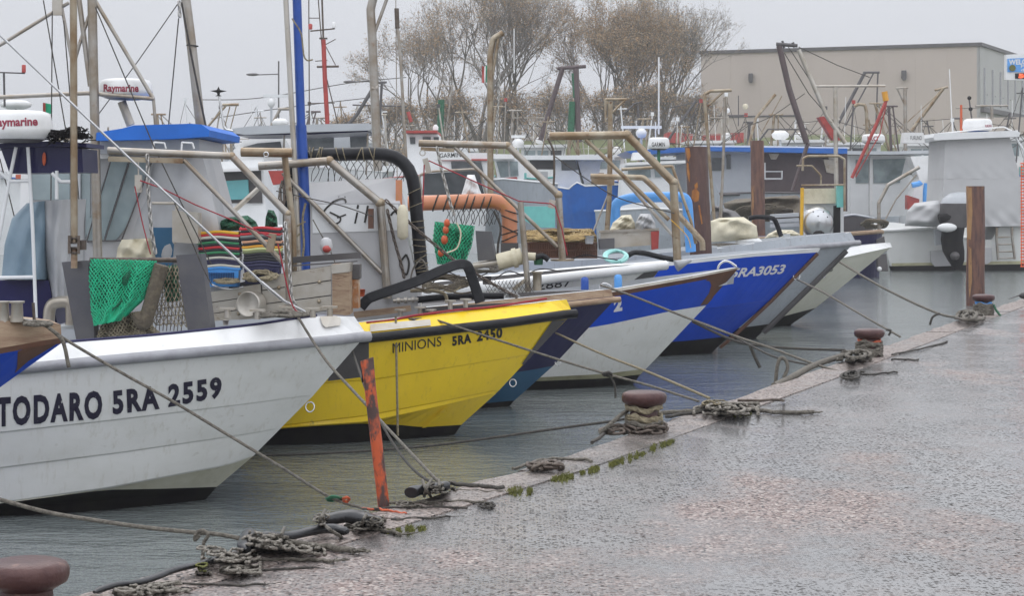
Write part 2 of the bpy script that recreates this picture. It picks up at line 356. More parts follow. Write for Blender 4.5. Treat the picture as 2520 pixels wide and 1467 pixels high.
# ------------------------------------------------------------------ setting: quay, water, far bank
def quay_material(name='wet_asphalt', f0=.34, f1=.48, ca=(.12, .084, .075), cb=(.34, .27, .245), da=(.22, .215, .21), db=(.15, .146, .142)):
    m = bpy.data.materials.new(name); m.use_nodes = True; t = m.node_tree; n = t.nodes; l = t.links; b = n['Principled BSDF']
    g = n.new('ShaderNodeTexCoord')
    def N_(kind, **k):
        x = n.new(kind)
        for a, v in k.items(): x.inputs[a].default_value = v
        return x
    def noise(s, d=4, st=None, r=.6):
        x = N_('ShaderNodeTexNoise', Scale=s, Detail=d, Roughness=r); src = g.outputs['Object']
        if st:
            mp = n.new('ShaderNodeMapping'); mp.inputs['Scale'].default_value = st[:3]; mp.inputs['Rotation'].default_value = (0, 0, st[3]); l.new(src, mp.inputs[0]); src = mp.outputs[0]
        l.new(src, x.inputs['Vector']); return x.outputs['Fac']
    def rng(o, a, c, e=0, f=1):
        x = n.new('ShaderNodeMapRange'); l.new(o, x.inputs[0])
        for i, v in enumerate((a, c, e, f)): x.inputs[1 + i].default_value = v
        return x.outputs[0]
    def mix(fac, a, c):
        x = n.new('ShaderNodeMix'); x.data_type = 'RGBA'; l.new(fac, x.inputs[0])
        for i, v in ((6, a), (7, c)):
            if isinstance(v, tuple): x.inputs[i].default_value = (*v, 1)
            else: l.new(v, x.inputs[i])
        return x.outputs[2]
    def math_(op, a, c):
        x = n.new('ShaderNodeMath'); x.operation = op
        for i, v in ((0, a), (1, c)):
            if isinstance(v, (int, float)): x.inputs[i].default_value = v
            else: l.new(v, x.inputs[i])
        return x.outputs[0]
    def vor(sc):
        x = n.new('ShaderNodeTexVoronoi'); x.inputs['Scale'].default_value = sc; l.new(g.outputs['Object'], x.inputs['Vector']); sp = n.new('ShaderNodeSeparateColor'); l.new(x.outputs['Color'], sp.inputs[0]); return x, sp
    vo, sep = vor(64)
    stone = mix(rng(sep.outputs[0], 0, 1), ca, cb)
    stone = mix(rng(sep.outputs[1], .78, .84), stone, (.03, .026, .026))
    stone = mix(rng(sep.outputs[2], .90, .92), stone, (.46, .40, .36))
    # damp pink gravel islands; elsewhere a thin film of water with dark stones standing through it
    film = math_('ADD', rng(noise(.36, 5, (1.0, .55, 1, .45), .6), f0, f1, -.35, 1.0), rng(noise(2.6, 4), .3, .7, -.35, .35))
    wet = n.new('ShaderNodeClamp'); l.new(film, wet.inputs[0]); wet = wet.outputs[0]
    v2, s2 = vor(27); v3, s3 = vor(58)
    pk = math_('MULTIPLY', rng(v2.outputs['Distance'], .25, .45, 1, 0), rng(s2.outputs[0], .62, .66))
    pk2 = math_('MULTIPLY', rng(v3.outputs['Distance'], .3, .5, 1, 0), rng(s3.outputs[0], .45, .50))
    pk = math_('MAXIMUM', pk, pk2)
    pk = math_('MULTIPLY', pk, rng(noise(.8, 3, (1, .6, 1, .4)), .30, .50, .25, 1))
    deep = mix(pk, mix(rng(noise(1.3, 4), .35, .7), da, db), (.035, .032, .03))
    l.new(mix(wet, stone, deep), b.inputs['Base Color'])
    rg = math_('ADD', rng(wet, 0, 1, .5, .13), math_('MULTIPLY', pk, .45)); l.new(rg, b.inputs['Roughness'])
    l.new(rng(pk, 0, 1, .5, .12), b.inputs['Specular IOR Level'])
    h1 = math_('MULTIPLY', rng(vo.outputs['Distance'], 0, .6, 1, 0), math_('SUBTRACT', 1.0, wet))
    h2 = math_('MULTIPLY', noise(38, 2), .16)
    bp = n.new('ShaderNodeBump'); bp.inputs['Strength'].default_value = .5; bp.inputs['Distance'].default_value = .010
    l.new(math_('ADD', math_('ADD', h1, h2), math_('MULTIPLY', pk, .5)), bp.inputs['Height']); l.new(bp.outputs[0], b.inputs['Normal'])
    return m
def water_material():
    m = bpy.data.materials.new('harbour_water'); m.use_nodes = True; t = m.node_tree; n = t.nodes; l = t.links; b = n['Principled BSDF']
    b.inputs['Base Color'].default_value = (.165, .185, .182, 1); b.inputs['Roughness'].default_value = .08; b.inputs['IOR'].default_value = 1.45
    g = n.new('ShaderNodeTexCoord')
    def noise(s, d, st, rot=0):
        mp = n.new('ShaderNodeMapping'); mp.inputs['Scale'].default_value = st; mp.inputs['Rotation'].default_value = (0, 0, rot); l.new(g.outputs['Object'], mp.inputs[0])
        x = n.new('ShaderNodeTexNoise'); x.inputs['Scale'].default_value = s; x.inputs['Detail'].default_value = d; x.inputs['Roughness'].default_value = .6; l.new(mp.outputs[0], x.inputs['Vector']); return x.outputs['Fac']
    vo = n.new('ShaderNodeTexVoronoi'); vo.inputs['Scale'].default_value = 7; l.new(g.outputs['Object'], vo.inputs['Vector'])
    wv = n.new('ShaderNodeMath'); wv.operation = 'SINE'; k = n.new('ShaderNodeMath'); k.operation = 'MULTIPLY'; k.inputs[1].default_value = 130; l.new(vo.outputs['Distance'], k.inputs[0]); l.new(k.outputs[0], wv.inputs[0])
    fo = n.new('ShaderNodeMapRange'); l.new(vo.outputs['Distance'], fo.inputs[0]); fo.inputs[1].default_value = .0; fo.inputs[2].default_value = .07; fo.inputs[3].default_value = .2; fo.inputs[4].default_value = 0
    rings = n.new('ShaderNodeMath'); rings.operation = 'MULTIPLY'; l.new(wv.outputs[0], rings.inputs[0]); l.new(fo.outputs[0], rings.inputs[1])
    prev = rings.outputs[0]
    for s, d, st, a in ((2.8, 5, (.75, 1.4, 1), .75), (12, 3, (.8, 1.2, 1), .3), (.6, 2, (.6, 1.3, 1), .7)):
        q = n.new('ShaderNodeMath'); q.operation = 'MULTIPLY_ADD'; l.new(noise(s, d, st, .2), q.inputs[0]); q.inputs[1].default_value = a; l.new(prev, q.inputs[2]); prev = q.outputs[0]
    bp = n.new('ShaderNodeBump'); bp.inputs['Strength'].default_value = .6; bp.inputs['Distance'].default_value = .05
    l.new(prev, bp.inputs['Height']); l.new(bp.outputs[0], b.inputs['Normal'])
    return m
EDGE = [(-6.3, -2.0), (-1.79, 8.85), (.025, 12.69), (2.43, 18.68), (6.17, 28.3), (12.4, 44.0), (20.4, 64.0)]
def edge_x(y): return interp([(b_, a_) for a_, b_ in EDGE], y)
def sheet(name, poly, z0, z1, m):
    mb = MB(); mb.slab([(x, y, z0) for x, y in poly], (0, 0, z1 - z0)); return struct(mb.obj(name, m, origin=(0, 0, 0)))
quay = sheet('quay', [(x + .42, y) for x, y in EDGE] + [(60, 64), (60, -2)], -1.5, QZ, quay_material())
M['coping'] = quay_material('wet_concrete_coping', .46, .66, (.16, .125, .11), (.33, .275, .245), (.22, .20, .185), (.15, .138, .13))
M['coping_old'] = mat('plain_concrete', (.30, .255, .225), (.19, .17, .155), 2.2, .38, .62, .5, bump=.5, bscale=55, col3=(.14, .125, .12), scale3=60, lo3=.6, hi3=.66, rough2=.16)
cop = MB()
for i in range(len(EDGE) - 1):
    (xa, ya), (xb, yb) = EDGE[i], EDGE[i + 1]; n_ = max(1, round((yb - ya) / 2.4))
    for k in range(n_):
        a, b = k / n_ + .002, (k + 1) / n_ - .002; ns = 8; zz = QZ + .006 + .003 * (k % 2); V = []
        for q in range(ns + 1):
            t = a + (b - a) * q / ns; x, y = xa + (xb - xa) * t, ya + (yb - ya) * t; e = random.uniform(-.022, .018); ch = random.uniform(.02, .05)
            V += [(x + e, y, -1.4), (x + e, y, zz - ch), (x + e + ch, y, zz - random.uniform(0, .006)), (x + .42, y, zz), (x + .42, y, -1.4)]
        cop.add(V, [(q * 5 + j, q * 5 + j + 1, q * 5 + j + 6, q * 5 + j + 5) for q in range(ns) for j in range(4)] + [(0, 1, 2, 3, 4), tuple(ns * 5 + j for j in (4, 3, 2, 1, 0))])
struct(cop.obj('quay_edge', M['coping'], origin=(0, 0, 0)))
wm = MB(); wm.add([(-400, -20, -.06), (400, -20, -.06), (400, 112, -.06), (-400, 112, -.06)], [(0, 1, 2, 3)]); struct(wm.obj('water', water_material(), origin=(0, 0, 0)))
gm = MB(); gm.add([(-430, -25, -3), (430, -25, -3), (430, 362, -3), (-430, 362, -3)], [(0, 1, 2, 3)]); struct(gm.obj('seabed_ground', M['dirt'], origin=(0, 0, 0)))
# grassy dyke behind the far boats
def dyke(u, v):
    x = -420 + 840 * u; prof = [(106, -1), (108, 1.2), (112, 1.6), (119, 5.0), (126, 5.6), (140, 5.2), (360, 5.0)]
    y, z = prof[round(v * 6)]; z = z * (1 if x > -2 else .6) if v > .3 else z
    return (x, y, z + (.5 * sin(x * .09) + .25 * sin(x * .31 + 1)) * (v > .3))
dk = MB().grid(dyke, 140, 6); struct(dk.obj('grass_bank', M['grassbank'], origin=(0, 0, 0)))
# ------------------------------------------------------------------ moored boats
class Boat:
    def __init__(s, label, px0, d0, phi=3, cat='fishing boat', name='fishing_boat', group='fishing boats moored bow to the quay'):
        s.S = Vector(((px0 - HX) / F * d0, d0)); ph = radians(phi); s.a = Vector((cos(ph), -sin(ph))); s.n = Vector((-sin(ph), -cos(ph)))
        s.R = Matrix.Rotation(-ph, 3, 'Z')
        c = s.S - s.a * 2.2; s.root = thing(name, label, cat, (c.x, c.y, 0), group)
    def sol(s, px, off=0.0):
        k = (px - HX) / F; S = s.S + s.n * off
        return (S.x - k * S.y) / (s.a.x - k * s.a.y)
    def sb(s, q, off, z): p = s.S - s.a * q + s.n * off; return Vector((p.x, p.y, z))
    def at(s, px, py, off=0.0):
        q = s.sol(px, off); p = s.S - s.a * q + s.n * off; return Vector((p.x, p.y, CZ - (py - HY) / F * p.y))
    def near(s, px, py, ln):
        """point on near hull side seen at a pixel, on plan curve ln"""
        s0 = s.sol(ln['pts'][0][0], 0); off = 0.0
        for _ in range(30): off = off * .5 + .5 * halfb(ln, s.sol(px, off) - s0)
        return s.at(px, py, off), off, s.sol(px, off)
def halfb(ln, q):
    q = max(0.0, q); Lr = ln.get('L', 2.2); B = ln.get('B', 1.0); p = ln.get('p', 1.9)
    return max(0.0, B * (1 - (1 - min(q / Lr, 1)) ** p) - ln.get('inset', 0) * min(1, q / .25))
def line_pts(b, ln, ncol, qmax):
    pts = ln['pts']; q0 = b.sol(pts[0][0], 0); dense = []
    xs = [pts[0][0] + (pts[-1][0] - pts[0][0]) * i / 60 for i in range(61)]
    for x in xs:
        p, off, q = b.near(x, interp(pts, x), ln); dense.append((q, off, p.z))
    dense[0] = (q0, 0.0, dense[0][2])
    ql = dense[-1][0]
    slope = (dense[-1][2] - dense[-8][2]) / max(.05, dense[-1][0] - dense[-8][0])
    out = []
    for i in range(ncol + 1):
        t = i / ncol; q = q0 + (qmax - q0) * t ** 1.25
        if q <= ql:
            for a, c in zip(dense, dense[1:]):
                if a[0] <= q <= c[0] + 1e-9: break
            k = (q - a[0]) / max(1e-6, c[0] - a[0]); z = a[2] + (c[2] - a[2]) * k
        else: z = dense[-1][2] + max(-.16, min(.16, slope)) * (1 - math.exp(-(q - ql))) * .8
        off = 0.0 if i == 0 else halfb(ln, q - q0)
        out.append((q, off, z))
    return out
def hull(b, lines, mats, length=6.0, ncol=30, deck_drop=.28, deckmat=None, cap=.09, bottom=-.35, capmat=None):
    """lines run from the sheer down; each band between two lines carries the lower line's material"""
    rows = []; mi = []; names = []
    def mslot(m):
        if m not in names: names.append(m)
        return names.index(m)
    for i, ln in enumerate(lines):
        lp = line_pts(b, ln, ncol, length)
        if i: mi.append(mslot(ln['m']))
        rows.append(lp)
        if ln.get('step') and i < len(lines) - 1:
            rows.append([(q + (0.004 if j else .01), max(0, o - .014), z - .012) for j, (q, o, z) in enumerate(lp)]); mi.append(mslot(ln['m']))
    last = rows[-1]; q0 = last[0][0]
    rows.append([(q + .30 * (1 - j / ncol), o * .9, bottom) for j, (q, o, z) in enumerate(last)]); mi.append(mslot('black'))
    rows.append([(q + .30 * (1 - j / ncol), 0, bottom - .08) for j, (q, o, z) in enumerate(last)]); mi.append(mslot('black'))
    mb = MB(); nr = len(rows); nc = ncol + 1
    V = []
    for sgn in (1, -1):
        for r in rows:
            for (q, o, z) in r: V.append(b.sb(q, o * sgn, z))
    Fc = []; mm = []
    for s_ in (0, 1):
        o0 = s_ * nr * nc
        for i in range(nr - 1):
            for j in range(ncol):
                f = (o0 + i * nc + j, o0 + (i + 1) * nc + j, o0 + (i + 1) * nc + j + 1, o0 + i * nc + j + 1)
                Fc.append(f if s_ else f[::-1]); mm.append(mi[i])
    # transom
    tr = [i * nc + ncol for i in range(nr)] + [nr * nc + i * nc + ncol for i in range(nr - 1, -1, -1)]
    Fc.append(tuple(tr)); mm.append(mi[min(1, len(mi) - 1)])
    mb.add(V, Fc, smooth=False); mb.m = mm
    h = mb.obj('hull', [M[x] for x in names], b.root)
    # gunwale cap, inner bulwark and deck
    top = rows[0]; dm = MB()
    R = [[], [], []]
    for j, (q, o, z) in enumerate(top):
        oi = max(0, o - cap); R[0].append((q, o, z + .002)); R[1].append((q + .04, oi, z + .002)); R[2].append((q + .06, max(0, oi - .02), z - deck_drop))
    V = []
    for sgn in (1, -1):
        for r in R:
            for (q, o, z) in r: V.append(b.sb(q, o * sgn, z))
    Fc = []; k = []
    for s_ in (0, 1):
        o0 = s_ * 3 * nc
        for i in range(2):
            for j in range(ncol): Fc.append((o0 + i * nc + j, o0 + i * nc + j + 1, o0 + (i + 1) * nc + j + 1, o0 + (i + 1) * nc + j)); k.append(0 if i == 0 else 1)
    for j in range(ncol): Fc.append((2 * nc + j, 2 * nc + j + 1, 5 * nc + j + 1, 5 * nc + j)); k.append(1)
    dm.add(V, Fc); dm.m = k
    dm.obj('deck', [M[capmat or lines[1]['m']], M[deckmat or 'cabingrey']], b.root)
    b.hull = h; b.bvh = bvh_of(h); b.rows = rows; b.lines = lines; b.len = length; b.top = top
    return h
def rail(b, ln, r, m, name='rub_rail', length=None, flat=1.0, both=True, ncol=36, lift=.0, ext=0.0):
    lp = line_pts(b, ln, ncol, length or b.len); mb = MB()
    pts = [b.sb(q, o + lift, z) for q, o, z in lp]
    if ext: pts[0] = b.sb(lp[0][0] - ext, 0, lp[0][2] + .0)
    mb.tube(pts, r, 8, flat=flat)
    if both: mb.tube([b.sb(q, -o - lift, z) for q, o, z in lp], r, 8, flat=flat)
    return mb.obj(name, M[m], b.root)

# --- white boat in front, registration TODARO 5RA 2559
wb = Boat('white clinker fishing boat with dark TODARO lettering, navy console and yellow boat beyond', 891, 15.2, 3)
WG = dict(B=1.2, L=2.5, p=2.0)
wl = [dict(pts=[(872, 779), (782, 777), (629, 801), (400, 825), (134, 846), (-300, 885)], inset=.11, **WG, m='white'),
      dict(pts=[(897, 816), (840, 826), (629, 843), (300, 872), (67, 893), (-300, 925)], **WG, m='white'),
      dict(pts=[(891, 836), (836, 848), (629, 866), (300, 898), (50, 920), (-300, 950)], **WG, m='hullwhite'),
      dict(pts=[(774, 970), (629, 990), (300, 1030), (0, 1063), (-300, 1093)], B=1.14, L=2.35, p=2, m='hullwhite', step=1),
      dict(pts=[(694, 1051), (629, 1064), (300, 1112), (0, 1150), (-300, 1185)], B=1.08, L=2.2, p=2, m='hullwhite', step=1),
      dict(pts=[(628, 1118), (560, 1143), (261, 1200), (0, 1236), (-300, 1270)], B=1.03, L=2.0, p=2, m='hullwhite', step=1),
      dict(pts=[(534, 1199), (384, 1204), (261, 1206), (0, 1240), (-300, 1274)], B=1.0, L=1.5, p=2, m='hulllow'),
      dict(pts=[(516, 1219), (384, 1226), (261, 1230), (0, 1256), (-300, 1290)], B=.90, L=1.6, p=2, m='black')]
hull(wb, wl, None, 5.6, 34, deck_drop=.2, deckmat='cabingrey', capmat='navy', cap=.05)
rail(wb, dict(pts=[(900, 828), (840, 836), (629, 855), (300, 884), (50, 908), (-300, 938)], **WG), W(13, 14.8), 'rubgrey', lift=.012, ext=.03)
MB().tube([wb.sb(q, o - .01, z + .004) for q, o, z in wb.top[3:]], .014, 6).obj('gunwale_trim', M['navy'], wb.root)
letter('TODARO', [(-8, 1047), (252, 1026), (252, 960), (-8, 978)], wb.bvh, 'name_lettering', M['text'], wb.root, .045, 0, 1.22)
letter('5RA', [(278, 1017), (393, 1003), (390, 948), (276, 962)], wb.bvh, 'name_lettering', M['text'], wb.root, .045, 0, 1.22)
letter('2559', [(414, 999), (546, 974), (545, 926), (414, 946)], wb.bvh, 'name_lettering', M['text'], wb.root, .045, 0, 1.22)

# --- yellow boat
yb = Boat('yellow fishing boat with black rub rail and MINIONS lettering beside the white boat', 1403, 19.4, 3)
YG = dict(B=1.15, L=2.6, p=2.0)
yl = [dict(pts=[(1394, 737), (1300, 748), (1048, 776), (900, 792), (600, 825)], inset=.12, **YG, m='yellow'),
      dict(pts=[(1405, 761), (1227, 790), (911, 823), (600, 852)], **YG, m='yellow'),
      dict(pts=[(1398, 783), (1245, 800), (911, 842), (600, 872)], **YG, m='yellow'),
      dict(pts=[(1314, 869), (1245, 881), (925, 932), (810, 940), (600, 962)], B=1.08, L=2.4, p=2, m='yellow', step=1),
      dict(pts=[(1232, 957), (1086, 987), (905, 1021), (710, 1044), (600, 1056)], B=1.0, L=2.1, p=2, m='yellow', step=1),
      dict(pts=[(1222, 967), (1062, 1004), (908, 1037), (706, 1051), (600, 1064)], B=1.0, L=2.1, p=2, m='yellow', step=1),
      dict(pts=[(1135, 1046), (1039, 1052), (982, 1046), (894, 1043), (706, 1053), (600, 1068)], B=.92, L=1.7, p=2, m='yellow'),
      dict(pts=[(1122, 1066), (1039, 1072), (982, 1068), (894, 1070), (706, 1080), (600, 1096)], B=.90, L=1.7, p=2, m='black')]
hull(yb, yl, None, 5.6, 34, deck_drop=.16, deckmat='dgrey', capmat='white', cap=.05)
rail(yb, dict(pts=[(1405, 772), (1245, 795), (911, 832), (600, 862)], **YG), W(11.5, 19), 'rubber', lift=.012, ext=.05)
letter('MINIONS', [(966, 869), (1086, 851), (1086, 828), (966, 845)], yb.bvh, 'name_lettering', M['textblack'], yb.root, 0)
letter('5RA', [(1113, 850), (1160, 842), (1160, 820), (1112, 828)], yb.bvh, 'name_lettering', M['textblack'], yb.root, .05, 0, 1.15)
letter('2450', [(1173, 839), (1236, 829), (1236, 804), (1173, 815)], yb.bvh, 'name_lettering', M['textblack'], yb.root, .05, 0, 1.15)
patch([(1358, 789), (1396, 785), (1370, 812), (1290, 897), (1283, 895)], yb.bvh, 'bow_panel', M['dgrey'], yb.root, .008, 6)
patch([(838, 852), (908, 843), (908, 926), (806, 938)], yb.bvh, 'side_panel', M['dgrey'], yb.root)
patch([(1036, 1050), (1046, 1049), (1106, 1004), (1092, 1001)], yb.bvh, 'spray_rail', M['yellow'], yb.root, lift=.02)

# --- navy boat with timber gunwale
nb = Boat('dark navy fishing boat with weathered timber gunwale and teal bottom', 1508, 22.1, 3)
NG = dict(B=1.15, L=2.6, p=2.0)
nl = [dict(pts=[(1504, 712), (1300, 732), (958, 766), (700, 790)], inset=.02, **NG, m='wood'),
      dict(pts=[(1508, 729), (1300, 752), (958, 788), (700, 812)], **NG, m='wood'),
      dict(pts=[(1507, 744), (1400, 757), (958, 800), (700, 824)], **NG, m='navy'),
      dict(pts=[(1361, 901), (1300, 912), (1200, 926), (900, 960)], B=1.05, L=2.3, p=2, m='navy'),
      dict(pts=[(1266, 986), (1200, 992), (900, 1015)], B=.95, L=1.9, p=2, m='teal')]
hull(nb, nl, None, 5.6, 30, deck_drop=.05, deckmat='dgrey', capmat='cabin', cap=.07)
rail(nb, dict(pts=[(1512, 737), (1400, 750), (958, 794), (700, 818)], **NG), W(7.5, 22), 'wood', lift=.01, ext=.06)

# --- blue and white boat with brown stem
bw = Boat('blue and white fishing boat with brown stem, wooden rail and bow number 2', 1817, 24.7, 3)
BG = dict(B=1.15, L=2.7, p=2.0)
bl_ = [dict(pts=[(1817, 658), (1700, 680), (1505, 713), (1300, 740)], inset=.01, **BG, m='wood'),
       dict(pts=[(1815, 662), (1700, 686), (1505, 720), (1300, 748)], **BG, m='alu'),
       dict(pts=[(1806, 674), (1700, 695), (1505, 731), (1300, 758)], **BG, m='brown'),
       dict(pts=[(1738, 752), (1650, 766), (1505, 797), (1450, 807), (1250, 835)], B=1.08, L=2.4, p=2, m='blue'),
       dict(pts=[(1590, 908), (1480, 921), (1329, 929), (1200, 938)], B=.97, L=1.9, p=2, m='hullwhite'),
       dict(pts=[(1576, 922), (1480, 932), (1329, 938), (1200, 946)], B=.95, L=1.9, p=2, m='creamlow')]
hull(bw, bl_, None, 5.6, 30, deck_drop=.2, deckmat='cabingrey', capmat='cabin', cap=.06)
patch([(1813, 668), (1748, 682), (1735, 690), (1746, 692), (1750, 702), (1744, 722), (1722, 752), (1740, 749), (1790, 694)], bw.bvh, 'stem_trim', M['brown'], bw.root)
letter('2', [(1510, 766), (1531, 762), (1531, 732), (1510, 737)], bw.bvh, 'bow_number', M['textwhite'], bw.root, .06)

# --- light grey boat 2887 with tubular rail
gb = Boat('light grey fishing boat numbered 2887 with a thick white tubular rail', 1625, 27.0, 3)
GG = dict(B=1.1, L=2.4, p=2.0)
gl = [dict(pts=[(1628, 645), (1549, 656), (1250, 690), (1000, 716)], inset=.03, **GG, m='white'),
      dict(pts=[(1626, 660), (1549, 672), (1250, 706), (1000, 730)], **GG, m='white'),
      dict(pts=[(1520, 800), (1400, 812), (1200, 830), (1000, 845)], B=1.0, L=2.0, p=2, m='hullwhite'),
      dict(pts=[(1460, 870), (1300, 880), (1100, 890)], B=.95, L=1.8, p=2, m='hullwhite')]
hull(gb, gl, None, 5.6, 28, deck_drop=.1, deckmat='dgrey', cap=.06)
rail(gb, dict(pts=[(1632, 653), (1549, 664), (1250, 698), (1000, 722)], **GG), W(12, 26.5), 'white', lift=.02, ext=.04)
letter('2887', [(1322, 714), (1405, 704), (1405, 686), (1322, 695)], gb.bvh, 'bow_number', M['textblack'], gb.root, .004)
patch([(1626, 664), (1584, 671), (1536, 706), (1520, 780), (1530, 780)], gb.bvh, 'stem_trim', M['dgrey'], gb.root)

# --- deep blue boat 5RA3053
db = Boat('deep blue fishing boat with white italic 5RA3053 and pale grey rail', 2017, 29.7, 3)
DG = dict(B=1.1, L=2.7, p=2.0)
dl = [dict(pts=[(2019, 611), (1850, 624), (1622, 647), (1400, 672)], inset=.0, **DG, m='cabin'),
      dict(pts=[(2013, 621), (1850, 632), (1622, 657), (1400, 682)], **DG, m='cabin'),
      dict(pts=[(1900, 736), (1800, 752), (1600, 775), (1400, 795)], B=1.02, L=2.3, p=2, m='blue', step=1),
      dict(pts=[(1793, 828), (1700, 838), (1600, 845), (1400, 855)], B=.95, L=1.9, p=2, m='blue'),
      dict(pts=[(1760, 860), (1700, 866), (1600, 875), (1400, 885)], B=.90, L=1.8, p=2, m='black')]
hull(db, dl, None, 5.6, 28, deck_drop=.1, deckmat='cabingrey', cap=.06)
letter('5RA3053', [(1796, 683), (1930, 672), (1934, 650), (1801, 661)], db.bvh, 'bow_number', M['textwhite'], db.root, .03, .25)
letter('TRA', [(1640, 694), (1690, 688), (1690, 678), (1640, 684)], db.bvh, 'name_lettering', M['textwhite'], db.root, .02, .25)
stem = MB().tube([db.at(x, y) + Vector((.01, -.01, 0)) for x, y in ((2010, 624), (1954, 682), (1895, 742), (1811, 821), (1770, 856))], W(5, 29.7), 6); stem.obj('stem_band', M['brown'], db.root)

# --- grey boat
hb = Boat('mid grey fishing boat with deep pale bulwark and dark stem band', 2106, 32.9, 3)
HG = dict(B=1.1, L=2.8, p=2.0)
hl = [dict(pts=[(2093, 571), (1950, 586), (1754, 610), (1500, 636)], inset=.02, **HG, m='greyhull'),
      dict(pts=[(2106, 595), (1950, 609), (1774, 634), (1500, 660)], **HG, m='greyhull'),
      dict(pts=[(1992, 706), (1900, 715), (1800, 730), (1600, 755)], B=1.03, L=2.4, p=2, m='greyhull', step=1),
      dict(pts=[(1898, 797), (1815, 808), (1600, 832)], B=.95, L=2.0, p=2, m='greyhull'),
      dict(pts=[(1866, 826), (1815, 834), (1600, 850)], B=.90, L=1.9, p=2, m='black')]
hull(hb, hl, None, 5.6, 28, deck_drop=.25, deckmat='cabingrey', cap=.06)
rail(hb, dict(pts=[(2108, 598), (1950, 612), (1774, 637), (1500, 663)], **HG), W(7, 32.5), 'rubgrey', lift=.01, ext=.05)
MB().tube([hb.at(x, y) + Vector((.01, -.01, 0)) for x, y in ((2080, 616), (1992, 704), (1945, 750), (1896, 798), (1875, 818))], W(9, 32.9), 6).obj('stem_band', M['dgrey'], hb.root)

# --- pale cream boat
pb = Boat('pale cream fishing boat with white bow, farthest in the moored row', 2192, 36.2, 3)
PG = dict(B=1.1, L=2.7, p=2.0)
pl = [dict(pts=[(2190, 597), (2130, 604), (2060, 618), (1900, 640)], inset=.08, **PG, m='white'),
      dict(pts=[(2195, 608), (2130, 622), (2064, 637), (1900, 660)], **PG, m='white'),
      dict(pts=[(2180, 618), (2120, 632), (2060, 642), (1900, 665)], **PG, m='palehull'),
      dict(pts=[(2007, 758), (1965, 769), (1923, 780), (1800, 800)], B=1.0, L=2.2, p=2, m='palehull'),
      dict(pts=[(1950, 796), (1923, 801), (1800, 820)], B=.92, L=1.9, p=2, m='black')]
hull(pb, pl, None, 5.6, 28, deck_drop=.2, deckmat='cabingrey', cap=.06)
letter('56', [(2030, 671), (2049, 667), (2049, 656), (2030, 660)], pb.bvh, 'bow_number', M['textblack'], pb.root, .02)

# --- blue boat cut by the left frame edge
lb = Boat('blue fishing boat with bleached timber rail, only its bow showing before the white hull', 128, 11.6, 3)
LG = dict(B=1.1, L=2.6, p=2.0)
ll = [dict(pts=[(150, 800), (100, 789), (0, 790), (-300, 800)], inset=.04, **LG, m='wood'),
      dict(pts=[(152, 832), (100, 839), (0, 858), (-300, 895)], **LG, m='wood'),
      dict(pts=[(150, 846), (100, 852), (0, 872), (-300, 910)], **LG, m='brown'),
      dict(pts=[(0, 954), (-100, 975), (-300, 1005)], B=1.05, L=2.3, p=2, m='blue'),
      dict(pts=[(-330, 1270), (-500, 1300)], B=.9, L=1.8, p=2, m='blue')]
hull(lb, ll, None, 4.6, 26, deck_drop=.1, deckmat='cabingrey', capmat='wood', cap=.08)
patch([(140, 846), (44, 860), (42, 905), (36, 918), (70, 888)], lb.bvh, 'stem_trim', M['brown'], lb.root)

# --- grey cabin boat hidden behind the white hull
cb = Boat('grey cabin boat with blue canopy and plastic side screens behind the white boat', 868, 17.6, 3)
CG = dict(B=1.1, L=2.2, p=2)
hull(cb, [dict(pts=[(868, 802), (600, 812), (400, 820), (0, 842), (-200, 860)], **CG, m='cabin'), dict(pts=[(866, 824), (600, 834), (400, 842), (0, 862), (-200, 880)], **CG, m='cabin'), dict(pts=[(690, 1000), (300, 1030), (0, 1050)], B=.95, L=1.9, m='navy'), dict(pts=[(610, 1080), (200, 1100)], B=.9, L=1.8, m='navy')], None, 5.2, 20, deckmat='cabingrey')
# ------------------------------------------------------------------ deck gear of the moored row
def px_pipe(b, pts, wpx, off=0, m='steel', name='pole', parent=None, bend=0, seg=10, sq=False):
    P3 = [b.at(x, y, off) for x, y in pts]; r = W(wpx, P3[0].y) / 2; mb = MB()
    mb.pipe(P3, r, seg, bend); return mb.obj(name, M[m], parent or b.root)
def px_line(pts, d, wpx, name, label, cat, m='rope', sag=0, group=None, seg=6, smooth=True):
    """free-standing line; d is a depth or a list of depths"""
    dl_ = d if isinstance(d, (list, tuple)) else [d] * len(pts); P3 = [P(x, y, q) for (x, y), q in zip(pts, dl_)]
    r = W(wpx, sum(dl_) / len(dl_)) / 2; mb = MB().tube(spline(P3, 8) if smooth else P3, r, seg); o = mb.obj(name, M[m]); return tag(o, label, cat, group)
def px_panel(poly, d, depth, m, name, parent, tilt=None):
    """closed body whose front outline is read at distance d and which runs `depth` metres back"""
    P3 = [P(x, y, d if tilt is None else d + tilt * (490 - y)) for x, y in poly]
    return MB().slab(P3, (0, depth, 0)).obj(name, M[m] if isinstance(m, str) else m, parent)
def rootAt(px, py, d): return tuple(P(px, py, d))
